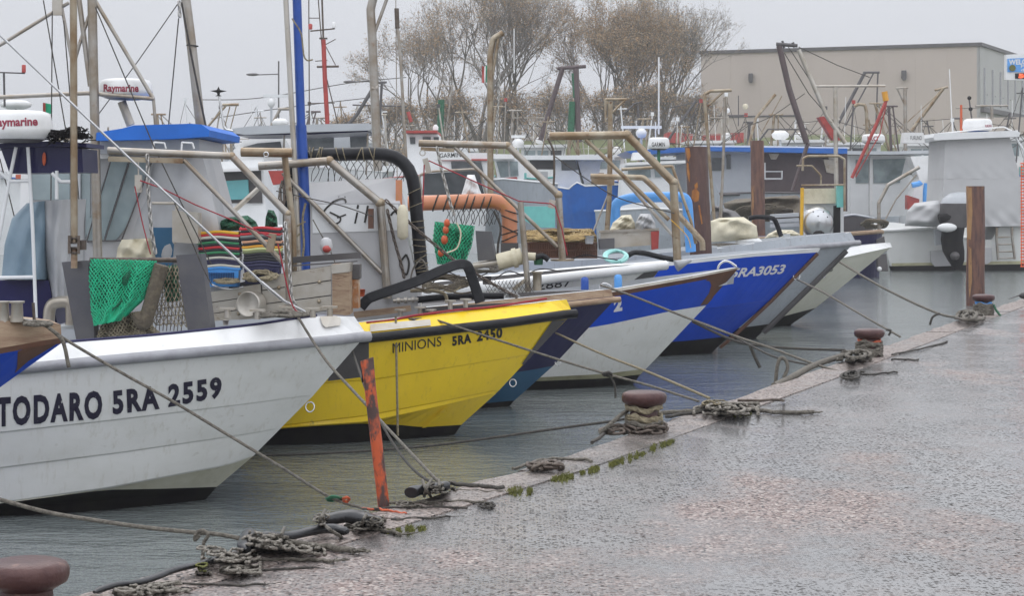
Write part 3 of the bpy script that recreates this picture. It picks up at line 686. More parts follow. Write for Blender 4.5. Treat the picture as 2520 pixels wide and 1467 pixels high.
def radome(name, label, cx, y0, y1, hw, d, word=None, parent=None, wbox=None, seg=28, base='white', cap=None):
    """radar dome: flattened drum with rounded shoulders"""
    c = P(cx, y1, d); R = W(hw, d); H = W(y1 - y0, d)
    prof = [(R * .80, 0), (R * .93, H * .06), (R * .985, H * .22), (R, H * .34), (R * .985, H * .40), (R * .97, H * .55), (R * .93, H * .78), (R * .86, H * .92), (R * .70, H * .985), (R * .3, H * 1.0), (.001, H)]
    mb = MB(); mb.lathe(c, prof, seg)
    o = mb.obj(name, M['white'], parent, origin=None if parent else tuple(c))
    if not parent: tag(o, label, 'radar')
    bt = MB(); bt.lathe(c - Vector((0, 0, H * .12)), [(R * .55, 0), (R * .8, H * .118)], 20); bt.obj('radar_base', M['dgrey'] if not cap else M[cap], o)
    if word:
        tb = letter(word, wbox, bvh_of(o), 'lettering', M['textred'], o, .03)
    return o
# ---------- white boat gear
g = px_pipe(wb, [(266, 370), (571, 384), (707, 526), (712, 770)], 18, 0, 'steel', 'gantry')
px_pipe(wb, [(453, 394), (698, 648)], 12, 0, 'steel', 'brace', g)
MB().bar(wb.at(268, 391), wb.at(452, 396), .05, W(13, 15)).obj('gantry_plate', M['ochre'], g)
for x, y in ((560, 772), (634, 776), (705, 768), (770, 772), (812, 768)):
    c = wb.at(x, y, .55 if x < 700 else .3); MB().tube([c - Vector((0, 0, .03)), c + Vector((0, 0, .03))], .022, 8).box(c + Vector((0, 0, .036)), .11, .05, .016).obj('cleat', M['alu'], wb.root)

pl_ = MB(); pv, pf = subdiv([Vector((x, y, 0)) for x, y in ((786, 782), (833, 778), (838, 788), (836, 803), (800, 808), (793, 802))], [(0, 1, 2, 3, 4, 5)], 8); project(pv, pf, wb.bvh, pl_, .012); pl_.obj('chafe_plate', M['alu'], wb.root)
# navy console, covered helm and box-shaped T-top with ladder legs
top = MB(); top.slab([wb.at(x, y, .25) for x, y in ((2, 364), (124, 360), (202, 365), (205, 424), (24, 427))], (0, .55, 0)); top.slab([wb.at(x, y, .30) for x, y in ((-60, 356), (0, 353), (124, 347), (213, 352), (213, 362), (124, 360), (0, 364), (-60, 366))], (0, .65, 0))
tt = top.obj('roof_locker', M['navy'], wb.root)
MB().ball(wb.at(109, 391, .27), .022, 10, (.7, .5, 2.3)).obj('marker_lamp', M['orfloat'], tt)
lg = MB()
for pts in (((40, 362), (24, 440), (-4, 600)), ((69, 362), (80, 540), (89, 782)), ((12, 425), (27, 446), (72, 445)), ((-10, 415), (27, 446)), ((-10, 684), (84, 682)), ((140, 420), (140, 490)), ((128, 426), (150, 447), (176, 447))): lg.pipe([wb.at(x, y, .32) for x, y in pts], W(4.5, 15), 8)
lg.obj('roof_frame', M['cabin'], wb.root)
MB().slab([wb.at(x, y, .05) for x, y in ((-40, 690), (120, 690), (142, 800), (-40, 805))], (0, .5, 0)).obj('console', M['navy'], wb.root)
def cover(b, outline, off, bulge, m, name, parent=None, ny=10, nx=10, amp=.012, back=.5):
    """soft cover: outline given as left and right edge lists by height, rounded toward the viewer and closed behind"""
    Lf, Rt = outline; seed = random.random() * 9
    def fn(u, v):
        y = Lf[0][1] + (Lf[-1][1] - Lf[0][1]) * v; xl = interp([(q, p) for p, q in Lf], y); y2 = Rt[0][1] + (Rt[-1][1] - Rt[0][1]) * v; xr = interp([(q, p) for p, q in Rt], y2)
        x = xl + (xr - xl) * u; yy = y + (y2 - y) * u
        o = off + bulge * (sin(pi * u) ** .6) * (.5 + .5 * min(1, v * 3)) + amp * (sin(u * 13 + v * 5 + seed) + sin(v * 9 - u * 6 + seed * 2))
        return b.at(x, yy, o)
    mb = MB(); mb.grid(fn, nx * 2, ny * 2)
    V = [fn(i / (nx * 2), 0) for i in range(nx * 2 + 1)]; bk = [p + Vector((0, back, -.01)) for p in V]; n = len(V)
    mb.add(V + bk, [(i, i + 1, n + i + 1, n + i) for i in range(n - 1)], smooth=True)
    for u in (0, 1):
        V = [fn(u, j / 12) for j in range(13)]; bk = [p + Vector((0, back, 0)) for p in V]; mb.add(V + bk, [(i, i + 1, 13 + i + 1, 13 + i) for i in range(12)])
    B_ = [fn(0, 0) + Vector((0, back, 0)), fn(1, 0) + Vector((0, back, 0)), fn(1, 1) + Vector((0, back, 0)), fn(0, 1) + Vector((0, back, 0))]; mb.add(B_, [(0, 1, 2, 3)])
    return mb.obj(name, M[m] if isinstance(m, str) else m, parent)
M['bluecover'] = mat('faded_blue_cover', (.19, .27, .33), (.14, .21, .27), 2.5, .4, .7, .4, bump=.4, bscale=5)
cover(wb, ([(66, 500), (30, 537), (12, 600), (4, 688)], [(110, 494), (112, 560), (112, 620), (112, 688)]), .05, .12, 'bluecover', 'helm_cover', wb.root)
cover(wb, ([(104, 494), (108, 560), (110, 620), (128, 740)], [(178, 490), (172, 560), (172, 640), (172, 740)]), .0, .12, 'tarp', 'seat_cover', wb.root)
MB().pipe([wb.at(x, y, .1) for x, y in ((120, 810), (122, 750), (150, 742), (176, 744), (176, 800))], W(30, 15) / 2, 12, .09).obj('vent_elbow', M['alu'], wb.root)
ro = radome('radar_dome', 'large cream radar dome on the navy locker, crimson lettering cut by the frame', 40, 272, 343, 91, 15.0)
letter('Raymarine', [(-20, 311), (93, 308), (92, 287), (-20, 290)], bvh_of(ro), 'lettering', M['textred'], ro, .03)
br = MB()
for i in range(260):
    x = 118 + 104 * random.random(); y = 330 + 8 * sin(x * .06) + random.uniform(-12, 12); a = wb.at(x, y, .35 + random.uniform(-.05, .05)); br.tube([a, a + Vector((random.uniform(-.05, .05), random.uniform(-.04, .04), random.uniform(-.035, .02)))], .004, 4)
br.bar(wb.at(122, 326, .35), wb.at(205, 336, .35), .04, .05); tag(br.obj('broom_head', M['black']), 'black bristle broom head lying on the navy roof locker', 'broom')
# tall brown pole with hinge clamp
px_pipe(wb, [(181, -40), (183, 600)], 18, .42, 'ochre', 'tall_pole'); px_pipe(wb, [(183, 610), (183, 660)], 16, .42, 'wood', 'pole_foot')
h = MB()
for y in (586, 598, 610, 622): h.tube([wb.at(168, y, .45), wb.at(194, y, .45)], .008, 6)
h.bar(wb.at(171, 602, .48), wb.at(171, 603, .40), .02, W(44, 15)); h.bar(wb.at(194, 602, .48), wb.at(194, 603, .40), .02, W(44, 15)); h.bar(wb.at(196, 603, .44), wb.at(212, 603, .44), .03, W(24, 15)); h.obj('hinge_clamp', M['chain'], wb.root)
# dredge hanging from the gantry
dr = thing('clam_dredge', 'steel clam dredge with two dark side plates hanging over the white boat deck', 'dredge', rootAt(330, 810, 14.9))
for poly in (((152, 645), (215, 641), (232, 815), (232, 842), (190, 848), (185, 822)), ((433, 628), (495, 624), (519, 804), (519, 818), (463, 826), (462, 812))):
    MB().slab([wb.at(x, y, .35) for x, y in poly], (.03, .03, 0)).obj('side_plate', M['plate'], dr)
cg = MB()
for i in range(9): x = 388 + i * 9; cg.tube([wb.at(x, 650, .22), wb.at(x - 14, 815, .26)], W(2.4, 15) / 2, 5)
for i in range(8): y = 660 + i * 20; cg.tube([wb.at(384, y, .24), wb.at(466, y - 6, .24)], W(2.4, 15) / 2, 5)
cg.tube([wb.at(222, 640, .1), wb.at(440, 640, .1)], .02, 8); cg.obj('cage', M['chain'], dr)
def net_material(name, c1, c2, sc=75, gap=.3):
    m = mat(name, c1, c2, 14, .45, .7, .75); t = m.node_tree; n = t.nodes; l = t.links; b = n['Principled BSDF']
    g_ = n.new('ShaderNodeTexCoord'); mp = n.new('ShaderNodeMapping'); mp.inputs['Scale'].default_value = (1, 1, .6); l.new(g_.outputs['Object'], mp.inputs[0])
    vo = n.new('ShaderNodeTexVoronoi'); vo.feature = 'DISTANCE_TO_EDGE'; vo.inputs['Scale'].default_value = sc; l.new(mp.outputs[0], vo.inputs['Vector'])
    r = n.new('ShaderNodeMapRange'); l.new(vo.outputs['Distance'], r.inputs[0]); r.inputs[1].default_value = .1; r.inputs[2].default_value = gap
    mx_ = n.new('ShaderNodeMix'); mx_.data_type = 'RGBA'; src = b.inputs['Base Color'].links[0].from_socket; l.new(r.outputs[0], mx_.inputs[0]); l.new(src, mx_.inputs[6]); mx_.inputs[7].default_value = (*[q * .35 for q in c2], 1); l.new(mx_.outputs[2], b.inputs['Base Color'])
    bp = n.new('ShaderNodeBump'); bp.inputs['Strength'].default_value = .9; bp.inputs['Distance'].default_value = .015; bp.invert = True; l.new(r.outputs[0], bp.inputs['Height']); l.new(bp.outputs[0], b.inputs['Normal'])
    return m
M['greennet'] = net_material('green_knotted_net', (.012, .40, .20), (.02, .28, .14), 105, .22)
M['darknet'] = net_material('dark_knotted_net', (.03, .16, .08), (.02, .09, .05), 60)
M['darknet2'] = net_material('deep_green_net', (.012, .24, .12), (.012, .14, .07), 105, .22)
M['mudnet'] = net_material('muddy_knotted_net', (.15, .125, .085), (.09, .075, .05), 55)
M['strawnet'] = net_material('straw_knotted_net', (.44, .32, .15), (.25, .17, .08), 45)
def blob(outline, b, off, bulge, m, name, label, cat, amp=.012, group=None, ny=24, nx=18, fr=11):
    """hanging or heaped soft thing between a left and a right edge list (same heights order), full front and back"""
    Lf, Rt = outline; sd_ = random.random() * 9; mb = MB()
    at = b.at if b is not None else None
    def edge(pts, v):
        n = len(pts) - 1; t = v * n; i = min(n - 1, int(t)); k = t - i; return (pts[i][0] + (pts[i + 1][0] - pts[i][0]) * k, pts[i][1] + (pts[i + 1][1] - pts[i][1]) * k)
    def fn(u, v, sg):
        a = edge(Lf, v); c = edge(Rt, v); x = a[0] + (c[0] - a[0]) * u; y = a[1] + (c[1] - a[1]) * u
        e = sin(pi * u) ** .55 * min(1, (sin(pi * min(.985, max(.015, v)))) * 1.9) ** .5
        o = bulge * e * sg + (amp * e * (sin(u * fr + sd_ + v * 4) + .7 * sin(v * fr * 1.3 - u * 5 + sd_) + .6 * sin(u * fr * 2.3 + v * fr * 1.9)))
        return b.at(x, y, off + o) if b is not None else P(x, y, off - o)
    q_ = lambda i, j: i * (ny + 1) + j; n_ = (nx + 1) * (ny + 1); idx = lambda i, j, b_: q_(i, j) if (not b_ or i in (0, nx)) else n_ + q_(i, j)
    V = [fn(i / nx, j / ny, 1) for i in range(nx + 1) for j in range(ny + 1)] + [fn(i / nx, j / ny, -1) for i in range(nx + 1) for j in range(ny + 1)]
    mb.add(V, [(idx(i, j, b_), idx(i + 1, j, b_), idx(i + 1, j + 1, b_), idx(i, j + 1, b_)) for b_ in (0, 1) for i in range(nx) for j in range(ny)], smooth=True)
    o = mb.obj(name, M[m]); return tag(o, label, cat, group)
def mesh_over(o, b, outline, off, bulge, m, nu, nv, wpx, amp=.02):
    Lf, Rt = outline; mb = MB()
    def edge(pts, v):
        n = len(pts) - 1; t = v * n; i = min(n - 1, int(t)); k = t - i; return (pts[i][0] + (pts[i + 1][0] - pts[i][0]) * k, pts[i][1] + (pts[i + 1][1] - pts[i][1]) * k)
    def pt(u, v):
        a = edge(Lf, v); c = edge(Rt, v); x = a[0] + (c[0] - a[0]) * u; y = a[1] + (c[1] - a[1]) * u; e = sin(pi * u) ** .55
        return b.at(x, y, off + bulge * e + amp * e * (sin(u * 17 + v * 3) + .5 * sin(u * 29)))
    rd = random.Random(nu); G = {(i, j): pt(min(1, max(0, (i + .5 * (j % 2)) / nu + rd.uniform(-.012, .012))), min(1, max(0, j / nv + rd.uniform(-.008, .008)))) for i in range(nu + 1) for j in range(nv + 1)}
    for j in range(nv):
        for i in range(nu + 1):
            for q in ((i, j + 1), ((i + 1 if j % 2 else i - 1), j + 1)):
                if q in G: mb.tube([G[(i, j)], G[q]], W(wpx, 14.8) / 2 * rd.uniform(.8, 1.3), 4, caps=False)
    return mb.obj('net_strands', M[m], o)
M['brightgreen'] = mat('bright_green_twine', (.02, .52, .27), (.02, .38, .19), 14, .4, .7, .6)
gn_ = blob(([(223, 637), (219, 690), (224, 765), (232, 802)], [(386, 642), (374, 690), (356, 735), (300, 788)]), wb, .40, .09, 'darknet2', 'fishing_net', 'bright green knotted net draped over the dredge between the dark plates', 'fishing net', .02)
mesh_over(gn_, wb, ([(223, 637), (219, 690), (224, 765), (232, 802)], [(386, 642), (374, 690), (356, 735), (300, 788)]), .425, .10, 'brightgreen', 19, 30, 3.0)
blob(([(262, 780), (250, 800), (240, 822), (236, 836)], [(350, 765), (362, 790), (380, 812), (392, 822)]), wb, .36, .06, 'mudnet', 'fishing_net', 'muddy brown net bunched below the green net', 'fishing net', .015)
mud_ = [o for o in COL.objects if o.get('label', '').startswith('muddy brown net')][0]
M['mudtwine'] = mat('muddy_twine', (.30, .26, .18), (.18, .15, .10), 14, .4, .7, .8)
mesh_over(mud_, wb, ([(256, 775), (248, 800), (240, 822), (236, 836)], [(352, 765), (366, 790), (384, 812), (398, 822)]), .37, .07, 'mudtwine', 15, 10, 3.0, .03)
mesh_over(mud_, wb, ([(392, 656), (384, 700), (376, 752), (372, 800)], [(444, 654), (446, 700), (452, 752), (460, 806)]), .33, .03, 'mudtwine', 7, 14, 2.6, .02)
rl = MB().tube(spline([wb.at(x, y, .46) for x, y in ((398, 652), (384, 700), (370, 752), (354, 796), (338, 770))], 8), W(18, 14.8), 12); tag(rl.obj('rolled_net', M['muddy']), 'mud-caked rolled net hanging beside the green net', 'fishing net')
blob(([(404, 655), (402, 700), (410, 745)], [(438, 652), (440, 690), (444, 740)]), wb, .30, .04, 'darknet', 'fishing_net', 'dark green net scrap stuffed behind the right dredge plate', 'fishing net', .02)
def chain_thing(pts, wpx, label, d=None, b=None, off=0, m='galv', group='lifting chains of the gantries', name='chain', sag=0):
    P3 = [b.at(x, y, off) for x, y in pts] if b else [P(x, y, d) for x, y in pts]
    k = W(wpx, P3[0].y) * 1.25; mb = MB().chain(P3, k * 1.7, k * .2); return tag(mb.obj(name, M[m]), label, 'chain', group)
chain_thing([(363, 380), (365, 470), (373, 570), (385, 637)], 10, 'galvanised chain from the front gantry beam down to the green net', b=wb, off=.03)
chain_thing([(702, 547), (711, 631), (717, 731), (734, 762)], 9, 'galvanised chain running down the white boat gantry post', b=wb, off=.09)
pu = MB(); pu.box(wb.at(341, 452, .05), .05, .035, W(44, 15)); pu.lathe(wb.at(341, 460, .085), [(.02, 0), (.02, .012)], 10, (0, -1, 0)); pu.tube([wb.at(341, 430, .05), wb.at(341, 398, .05)], .006, 6); tag(pu.obj('pulley_block', M['alu']), 'worn pulley block hanging left of the chain under the front gantry', 'pulley', 'pulley blocks')
px_line([(345, 444), (400, 464), (479, 503), (580, 545), (668, 585)], 15.1, 3.6, 'red_rope', 'thin red rope from the front pulley to the block at the white boat post', 'rope', 'red', smooth=False)
px_line([(332, 458), (350, 545), (371, 626)], 15.0, 3.2, 'red_rope', 'thin red rope dropping from the front pulley to the green net', 'rope', 'red')
px_line([(684, 600), (716, 740), (737, 772)], 14.9, 4, 'red_rope', 'red rope beside the white boat gantry post running to the bow cleat', 'rope', 'red')
pu = MB(); pu.bar(wb.at(672, 575, .06), wb.at(664, 620, .06), .03, W(18, 15)); tag(pu.obj('pulley_block', M['ochre']), 'tan pulley block at the foot of the red rope by the post', 'pulley', 'pulley blocks')
sl = MB().tube([P(-60, 28, 14.2), P(427, 493, 14.6), P(643, 694, 14.85)], W(6, 14.6) / 2, 8); sl.tube([P(643, 694, 14.85), P(700, 742, 14.9), P(750, 768, 15.0)], W(9, 15) / 2, 6); tag(sl.obj('forestay', M['inox']), 'bright steel stay crossing the sky down to the white bow', 'stay')
M['rustplate'] = mat('rust_stained_plate', (.36, .15, .05), (.50, .42, .33), 7, .45, .62, .5, bump=.2, col3=(.14, .06, .03), scale3=12, lo3=.58, hi3=.66)
# sorting box of planks with round cap
bx = thing('sorting_box', 'stained aluminium plank box with a round grey cap behind the white bow', 'box', rootAt(660, 800, 17.0))
def plank_face(rows, off, th=.03):
    mb = MB()
    for poly in rows: mb.slab([cb.at(x, y, off) for x, y in poly], (0, th, 0))
    return mb
def lerp2(a, b, t): return (a[0] + (b[0] - a[0]) * t, a[1] + (b[1] - a[1]) * t)
TL, TR, BR, BL = (509, 719), (641, 698), (648, 783), (521, 800)
A_, B_, C_, D_ = (645, 681), (815, 653), (816, 764), (648, 783)
rws = []
for (tl, tr, br_, bl) in ((TL, TR, BR, BL), (A_, B_, C_, D_)):
    n = 3
    for k in range(n):
        a, b2 = k / n + .012, (k + 1) / n - .012; rws.append([lerp2(tl, bl, a), lerp2(tr, br_, a), lerp2(tr, br_, b2), lerp2(tl, bl, b2)])
plank_face(rws, .62).obj('front_boards', M['alu'], bx)
mb = MB(); mb.slab([cb.at(x, y, 0.59) for x, y in (TL, TR, A_, B_, C_, BL)], (0, .02, 0)); mb.slab([cb.at(x, y, 0.11) for x, y in (TL, A_, B_, C_, BL)], (0, .03, 0)); mb.obj('back_boards', M['dgrey'], bx)
MB().slab([cb.at(x, y, 0.65) for x, y in ((817, 651), (860, 648), (861, 775), (818, 782))], (0, .35, 0)).obj('end_post', M['wood'], bx)
MB().slab([cb.at(x, y, 0.66) for x, y in ((815, 652), (861, 647), (861, 669), (816, 674))], (0, .36, 0)).obj('post_cap', M['alu'], bx)
c = cb.at(628, 748, 0.62); axd = Vector((-.35, -.93, .02)); MB().lathe(c, [(W(31, 17), 0), (W(32, 17), .10), (W(32, 17), .13), (W(29, 17), .132), (W(27, 17), .122), (.001, .118)], 28, axd).obj('round_cap', M['alu'], bx)
for x, y in ((590, 724), (587, 772), (686, 708), (786, 694), (785, 742), (700, 756)): MB().ball(cb.at(x, y, 0.635), W(5, 17), 8).obj('bolt', M['ochre'], bx)
tr_ = MB(); tr_.bar(cb.at(722, 640, 0.26), cb.at(888, 628, 0.26), .04, W(17, 15.5)); tr_.bar(cb.at(722, 654, 0.46), cb.at(880, 643, 0.46), .02, .012); tr_.obj('tray_rim', M['dgrey'], bx)
MB().box(cb.at(874, 668, 0.26), W(28, 17), .2, W(36, 17)).obj('hopper', M['dgrey'], bx); MB().box(cb.at(873, 722, 0.26), W(24, 17), .2, W(72, 17), taper=.92).obj('chute', M['rustplate'], bx)
# stacked crates, each one separately
def crate(px0, px1, ytop, d, m, label, h_px=13, full=False, grp='fish crates stacked behind the sorting box'):
    wd = W(px1 - px0, d); c = P((px0 + px1) / 2, ytop, d); dp = wd * .5; mb = MB(); h = W(h_px, d) if not full else W(46, d)
    def ring(k, z, wav):
        V = []
        for i in range(9): u = i / 8; V.append(c + Vector(((u - .5) * wd * k, -dp / 2 * k, z + wav * W(4, d) * sin(pi * u) ** 2)))
        for i in range(1, 9): u = i / 8; V.append(c + Vector((wd / 2 * k, (u - .5) * dp * k, z + wav * W(3, d) * sin(pi * u) ** 2)))
        for i in range(1, 9): u = i / 8; V.append(c + Vector(((.5 - u) * wd * k, dp / 2 * k, z + wav * W(4, d) * sin(pi * u) ** 2)))
        for i in range(1, 8): u = i / 8; V.append(c + Vector((-wd / 2 * k, (.5 - u) * dp * k, z + wav * W(3, d) * sin(pi * u) ** 2)))
        return V
    rg = [ring(.93, -W(3, d), 1), ring(1.0, 0, 1), ring(1.02, -W(2.5, d), 1), ring(1.01, -W(5, d), 1), ring(.93, -W(6, d), 1), ring(.86, -h, 0)]; n = len(rg[0])
    mb.add(sum(rg, []), [(i * n + j, i * n + (j + 1) % n, (i + 1) * n + (j + 1) % n, (i + 1) * n + j) for i in range(len(rg) - 1) for j in range(n)])
    mb.add(rg[-1], [tuple(range(n))])
    if full:
        for r_ in range(6):
            for q in range(16): mb.box(c + Vector(((q / 15 - .5) * wd * .66, -dp / 2 * .955 + .0045 * r_, -W(13 + r_ * 5, d))), W(2.4, d), .03, W(2.6, d), mi=1)
    return tag(mb.obj('fish_crate', [M[m], M['navy']]), label, 'crate', grp)
for nm, c1 in (('c_yellow', (.75, .42, .02)), ('c_red', (.55, .03, .04)), ('c_white', (.62, .60, .52)), ('c_black', (.02, .02, .025)), ('c_green', (.04, .24, .10)), ('c_salmon', (.62, .33, .20)), ('c_orange', (.72, .34, .03)), ('c_lime', (.62, .66, .30)), ('c_grey', (.20, .23, .22)), ('c_navy', (.03, .03, .08)), ('c_blue', (.07, .30, .72)), ('c_olive', (.18, .21, .10))): M[nm] = mat(nm[2:] + '_crate_plastic', c1, None, 6, rough=.38)
Ls = [('yellow', 'yellow'), ('red', 'red'), ('white', 'off-white'), ('black', 'black'), ('green', 'green'), ('black', 'black'), ('red', 'red'), ('black', 'black'), ('green', 'green'), ('black', 'black'), ('white', 'off-white'), ('navy', 'navy'), ('navy', 'navy'), ('white', 'off-white')]
Rs = [('red', 'red'), ('black', 'black'), ('red', 'red'), ('grey', 'grey'), ('black', 'black'), ('salmon', 'salmon'), ('black', 'black'), ('orange', 'orange'), ('lime', 'lime'), ('olive', 'olive'), ('black', 'black'), ('black', 'black'), ('black', 'black'), ('navy', 'navy')]
ORD = ['topmost', 'second from the top', 'third from the top', 'fourth from the top', 'fifth from the top', 'sixth from the top', 'seventh from the top', 'eighth from the top', 'sixth from the bottom', 'fifth from the bottom', 'fourth from the bottom', 'third from the bottom', 'just above the lowest two', 'just above the lowest']
for sname, lst, x0, x1, y0, st in (('left', Ls, 487, 592, 571, 6.3), ('right', Rs, 594, 694, 561, 6.4)):
    for i, (k, cn) in enumerate(lst):
        j = random.uniform(-2, 2); crate(x0 + i * .8 + j, x1 + j, y0 + i * st, 17.15, 'c_' + k, f'{cn} fish crate, {ORD[i]} in the {sname} crate stack')
crate(500, 594, 659, 17.15, 'c_blue', 'blue perforated fish crate at the bottom of the left crate stack', full=True)
crate(600, 694, 652, 17.15, 'c_navy', 'dark fish crate at the bottom of the right crate stack', full=True)
def tangle(b, cx, cy, wx, wy, off, n, wpx, m, name, label, cat, dz=.10, d=None, seed=1, group=None, loops=7):
    rd = random.Random(seed); mb = MB()
    for k in range(loops):
        pts = []
        a0 = rd.random() * 6.28
        for i in range(n):
            a = a0 + i * .9 + rd.uniform(-.5, .5); r = rd.uniform(.35, 1); x = cx + cos(a) * wx * r; y = cy + sin(a) * wy * r * .8 + wy * .2; o = off + sin(a) * dz + rd.uniform(-.03, .03)
            pts.append(b.at(x, y, o) if b else P(x, y, d + sin(a) * dz))
        mb.tube(spline(pts, 6), W(wpx, pts[0].y) / 2, 6)
    return tag(mb.obj(name, M[m]), label, cat, group)
tangle(cb, 640, 676, 48, 17, .66, 9, 7, 'ropetan', 'rope_coil', 'heaped tan rope on top of the sorting box beside the crates', 'rope', seed=3)
tangle(cb, 560, 690, 34, 7, .67, 8, 6, 'ropetan', 'rope_coil', 'loose tan rope trailing left from the heap over the box', 'rope', seed=5, loops=4)
tangle(wb, 690, 772, 70, 9, .5, 9, 7, 'rope', 'rope_coil', 'grey mooring rope coiled over the white boat bow cleats', 'rope', seed=8, loops=5)
blob(([(560, 535), (535, 548), (519, 570)], [(610, 530), (630, 545), (640, 566)]), cb, .2, .16, 'darknet', 'fishing_net', 'dark green net heaped behind the top of the left crate stack', 'fishing net', .03)
blob(([(660, 516), (654, 535), (652, 560)], [(674, 518), (682, 535), (684, 558)]), cb, .25, .1, 'darknet', 'fishing_net', 'dark green net bunch behind the right crate stack and gantry', 'fishing net', .03)
pkg = MB(); pkg.ball(P(803, 605, 17.2), W(17, 16.4), 14, (1, .8, 1.3), wob=.16); pkg.k = 1; pkg.ball(P(804, 613, 17.15), W(11, 16.4), 12, (1, .9, .8), wob=.25); tag(pkg.obj('plastic_bag', [M['greyplastic'], M['redpaint']]), 'clear plastic bag with red contents hanging before the grey console', 'bag')
# ---------- grey cabin boat hidden behind the white hull
cbn = px_panel([(60, 385), (360, 378), (480, 384), (548, 640), (560, 800), (60, 800)], 17.3, 1.5, 'greyplastic', 'cabin', cb.root)
px_panel([(75, 425), (172, 425), (172, 492), (75, 492)], 17.285, .03, 'glass', 'window', cbn); px_panel([(200, 390), (222, 390), (222, 560), (202, 600)], 17.285, .03, 'glass', 'window', cbn)
px_panel([(275, 388), (318, 388), (255, 590), (214, 596), (214, 560)], 17.27, .03, 'glass', 'window', cbn); px_panel([(324, 390), (372, 398), (310, 560), (285, 592), (260, 592)], 17.265, .03, 'glass', 'window', cbn)
lines_ = [((272, 398), (214, 592)), ((321, 390), (258, 592)), ((374, 398), (300, 590)), ((214, 594), (300, 592)), ((244, 390), (236, 520))]
for a_, b_ in lines_: MB().tube([P(*a_, 17.24), P(*b_, 17.24)], W(4, 17) / 2, 5).obj('window_seal', M['dgrey'], cbn)
px_panel([(52, 424), (72, 424), (72, 520), (50, 520)], 17.25, .08, 'white', 'corner_post', cbn); px_panel([(176, 424), (198, 424), (198, 640), (176, 640)], 17.25, .08, 'cabingrey', 'corner_post', cbn); px_panel([(198, 372), (268, 374), (268, 390), (198, 390)], 17.2, .5, 'white', 'roof_edge', cbn)
px_panel([(376, 560), (440, 560), (430, 580), (424, 660), (378, 660)], 17.2, .05, 'teal', 'cockpit_opening', cbn); px_panel([(424, 518), (488, 524), (488, 600), (424, 596)], 16.9, .2, 'alu', 'seat_box', cbn)
MB().pipe([P(375, 500, 16.95), P(436, 500, 16.95), P(430, 600, 16.95)], W(8, 17) / 2, 8).obj('handrail', M['alu'], cbn)
cover(cb, ([(365, 392), (350, 470), (330, 560), (300, 640)], [(500, 388), (520, 470), (540, 560), (548, 640)]), .35, .10, 'tarp', 'plastic_screen', cb.root, amp=.02)
cover(cb, ([(300, 590), (290, 610), (285, 645)], [(372, 586), (376, 610), (378, 645)]), .55, .12, 'canvas', 'folded_cover', cb.root, amp=.025, back=.2)
px_panel([(236, 346), (238, 326), (300, 316), (330, 308), (470, 304), (496, 306), (516, 320), (514, 336), (420, 342)], 16.9, 1.9, 'bluecanvas', 'canopy', cb.root); px_panel([(240, 347), (490, 342), (490, 372), (240, 378)], 17.1, 1.4, 'cabingrey', 'canopy_side', cb.root)
for x in (383, 452): MB().pipe([P(x - 6, 380, 16.9), P(x - 4, 350, 16.9), P(x + 22, 352, 16.9), P(x + 26, 366, 16.9)], W(5, 17) / 2, 6).obj('grab_handle', M['white'], cb.root)
ms = px_pipe(cb, [(226, -40), (241, 640)], 23, .75, 'steel', 'mast')
for pts, wd in ((((0, 239), (215, 229), (380, 243)), 11), (((234, 0), (378, 243)), 10), (((378, 243), (386, 345)), 8), (((-60, 140), (0, 111), (170, 6)), 9), (((150, 4), (179, 158)), 8), (((234, -4), (196, 108), (182, 158)), 9), (((194, -10), (223, 212)), 13)): px_pipe(cb, pts, wd, .72, 'steel', 'mast_stay', ms)
for pts in (((107, 0), (158, 296), (190, 480)), ((129, 27), (124, 721)), ((157, 50), (207, 640)), ((235, 17), (380, 363), (520, 650)), ((0, 390), (95, 772))): px_pipe(cb, pts, 3.2, .9, 'ropedark', 'shroud', ms, seg=5)
blk = MB(); blk.box(cb.at(142, 13, .75), .08, .05, W(48, 17)); tag(blk.obj('pulley_block', M['alu']), 'large pulley block at the top left of the brown mast frame', 'pulley', 'pulley blocks')
r2 = radome('radar_dome', 'white radar dome raised on a slanted pole above the blue canopy', 309, 194, 240, 67, 17.2); letter('Raymarine', [(256, 224), (341, 225), (341, 207), (256, 207)], bvh_of(r2), 'lettering', M['textred'], r2, .03)
MB().pipe([P(300, 250, 17.2), P(322, 308, 17.2)], W(22, 17) / 2, 10).obj('radar_pole', M['alu'], r2)
b2 = px_pipe(cb, [(594, 374), (720, 376)], 24, .3, 'ochre', 'gantry'); MB().tube([cb.at(655, 380, .45) + Vector((.02 * cos(a), 0, .02 * sin(a))) for a in [i * pi / 6 for i in range(12)]], .006, 6, closed=True).obj('lifting_eye', M['inox'], b2)
px_pipe(cb, [(700, 376), (722, 560), (725, 800)], 16, .2, 'ochre', 'gantry_post', b2)
# ---------- yellow boat gear
g = px_pipe(yb, [(637, 409), (811, 396), (936, 500), (954, 735)], 21, 0, 'steel', 'gantry')
px_pipe(yb, [(697, 426), (940, 672)], 12, 0, 'steel', 'brace', g); MB().box(yb.at(913, 538, .05), .05, .08, W(50, 19)).obj('bracket', M['brown'], g)
cn = MB(); fr = [(763, 452), (973, 436), (1028, 690), (1030, 780), (764, 780)]
cn.slab([yb.at(x, y, -.05) for x, y in ((764, 500), (985, 500), (1028, 700), (1028, 790), (764, 790))], (0, .9, 0))
T0 = [yb.at(764, 500, -.05), yb.at(985, 500, -.05), yb.at(972, 437, -.32), yb.at(764, 450, -.32)]; T1 = [p.copy() for p in T0]; bk = Vector((0, .6, 0))
cn.add(T0 + [T0[3] + bk, T0[2] + bk, T0[0] + Vector((0, .9, 0)), T0[1] + Vector((0, .9, 0))], [(0, 1, 2, 3), (3, 2, 5, 4), (0, 3, 4, 6), (1, 7, 5, 2), (4, 5, 7, 6)])
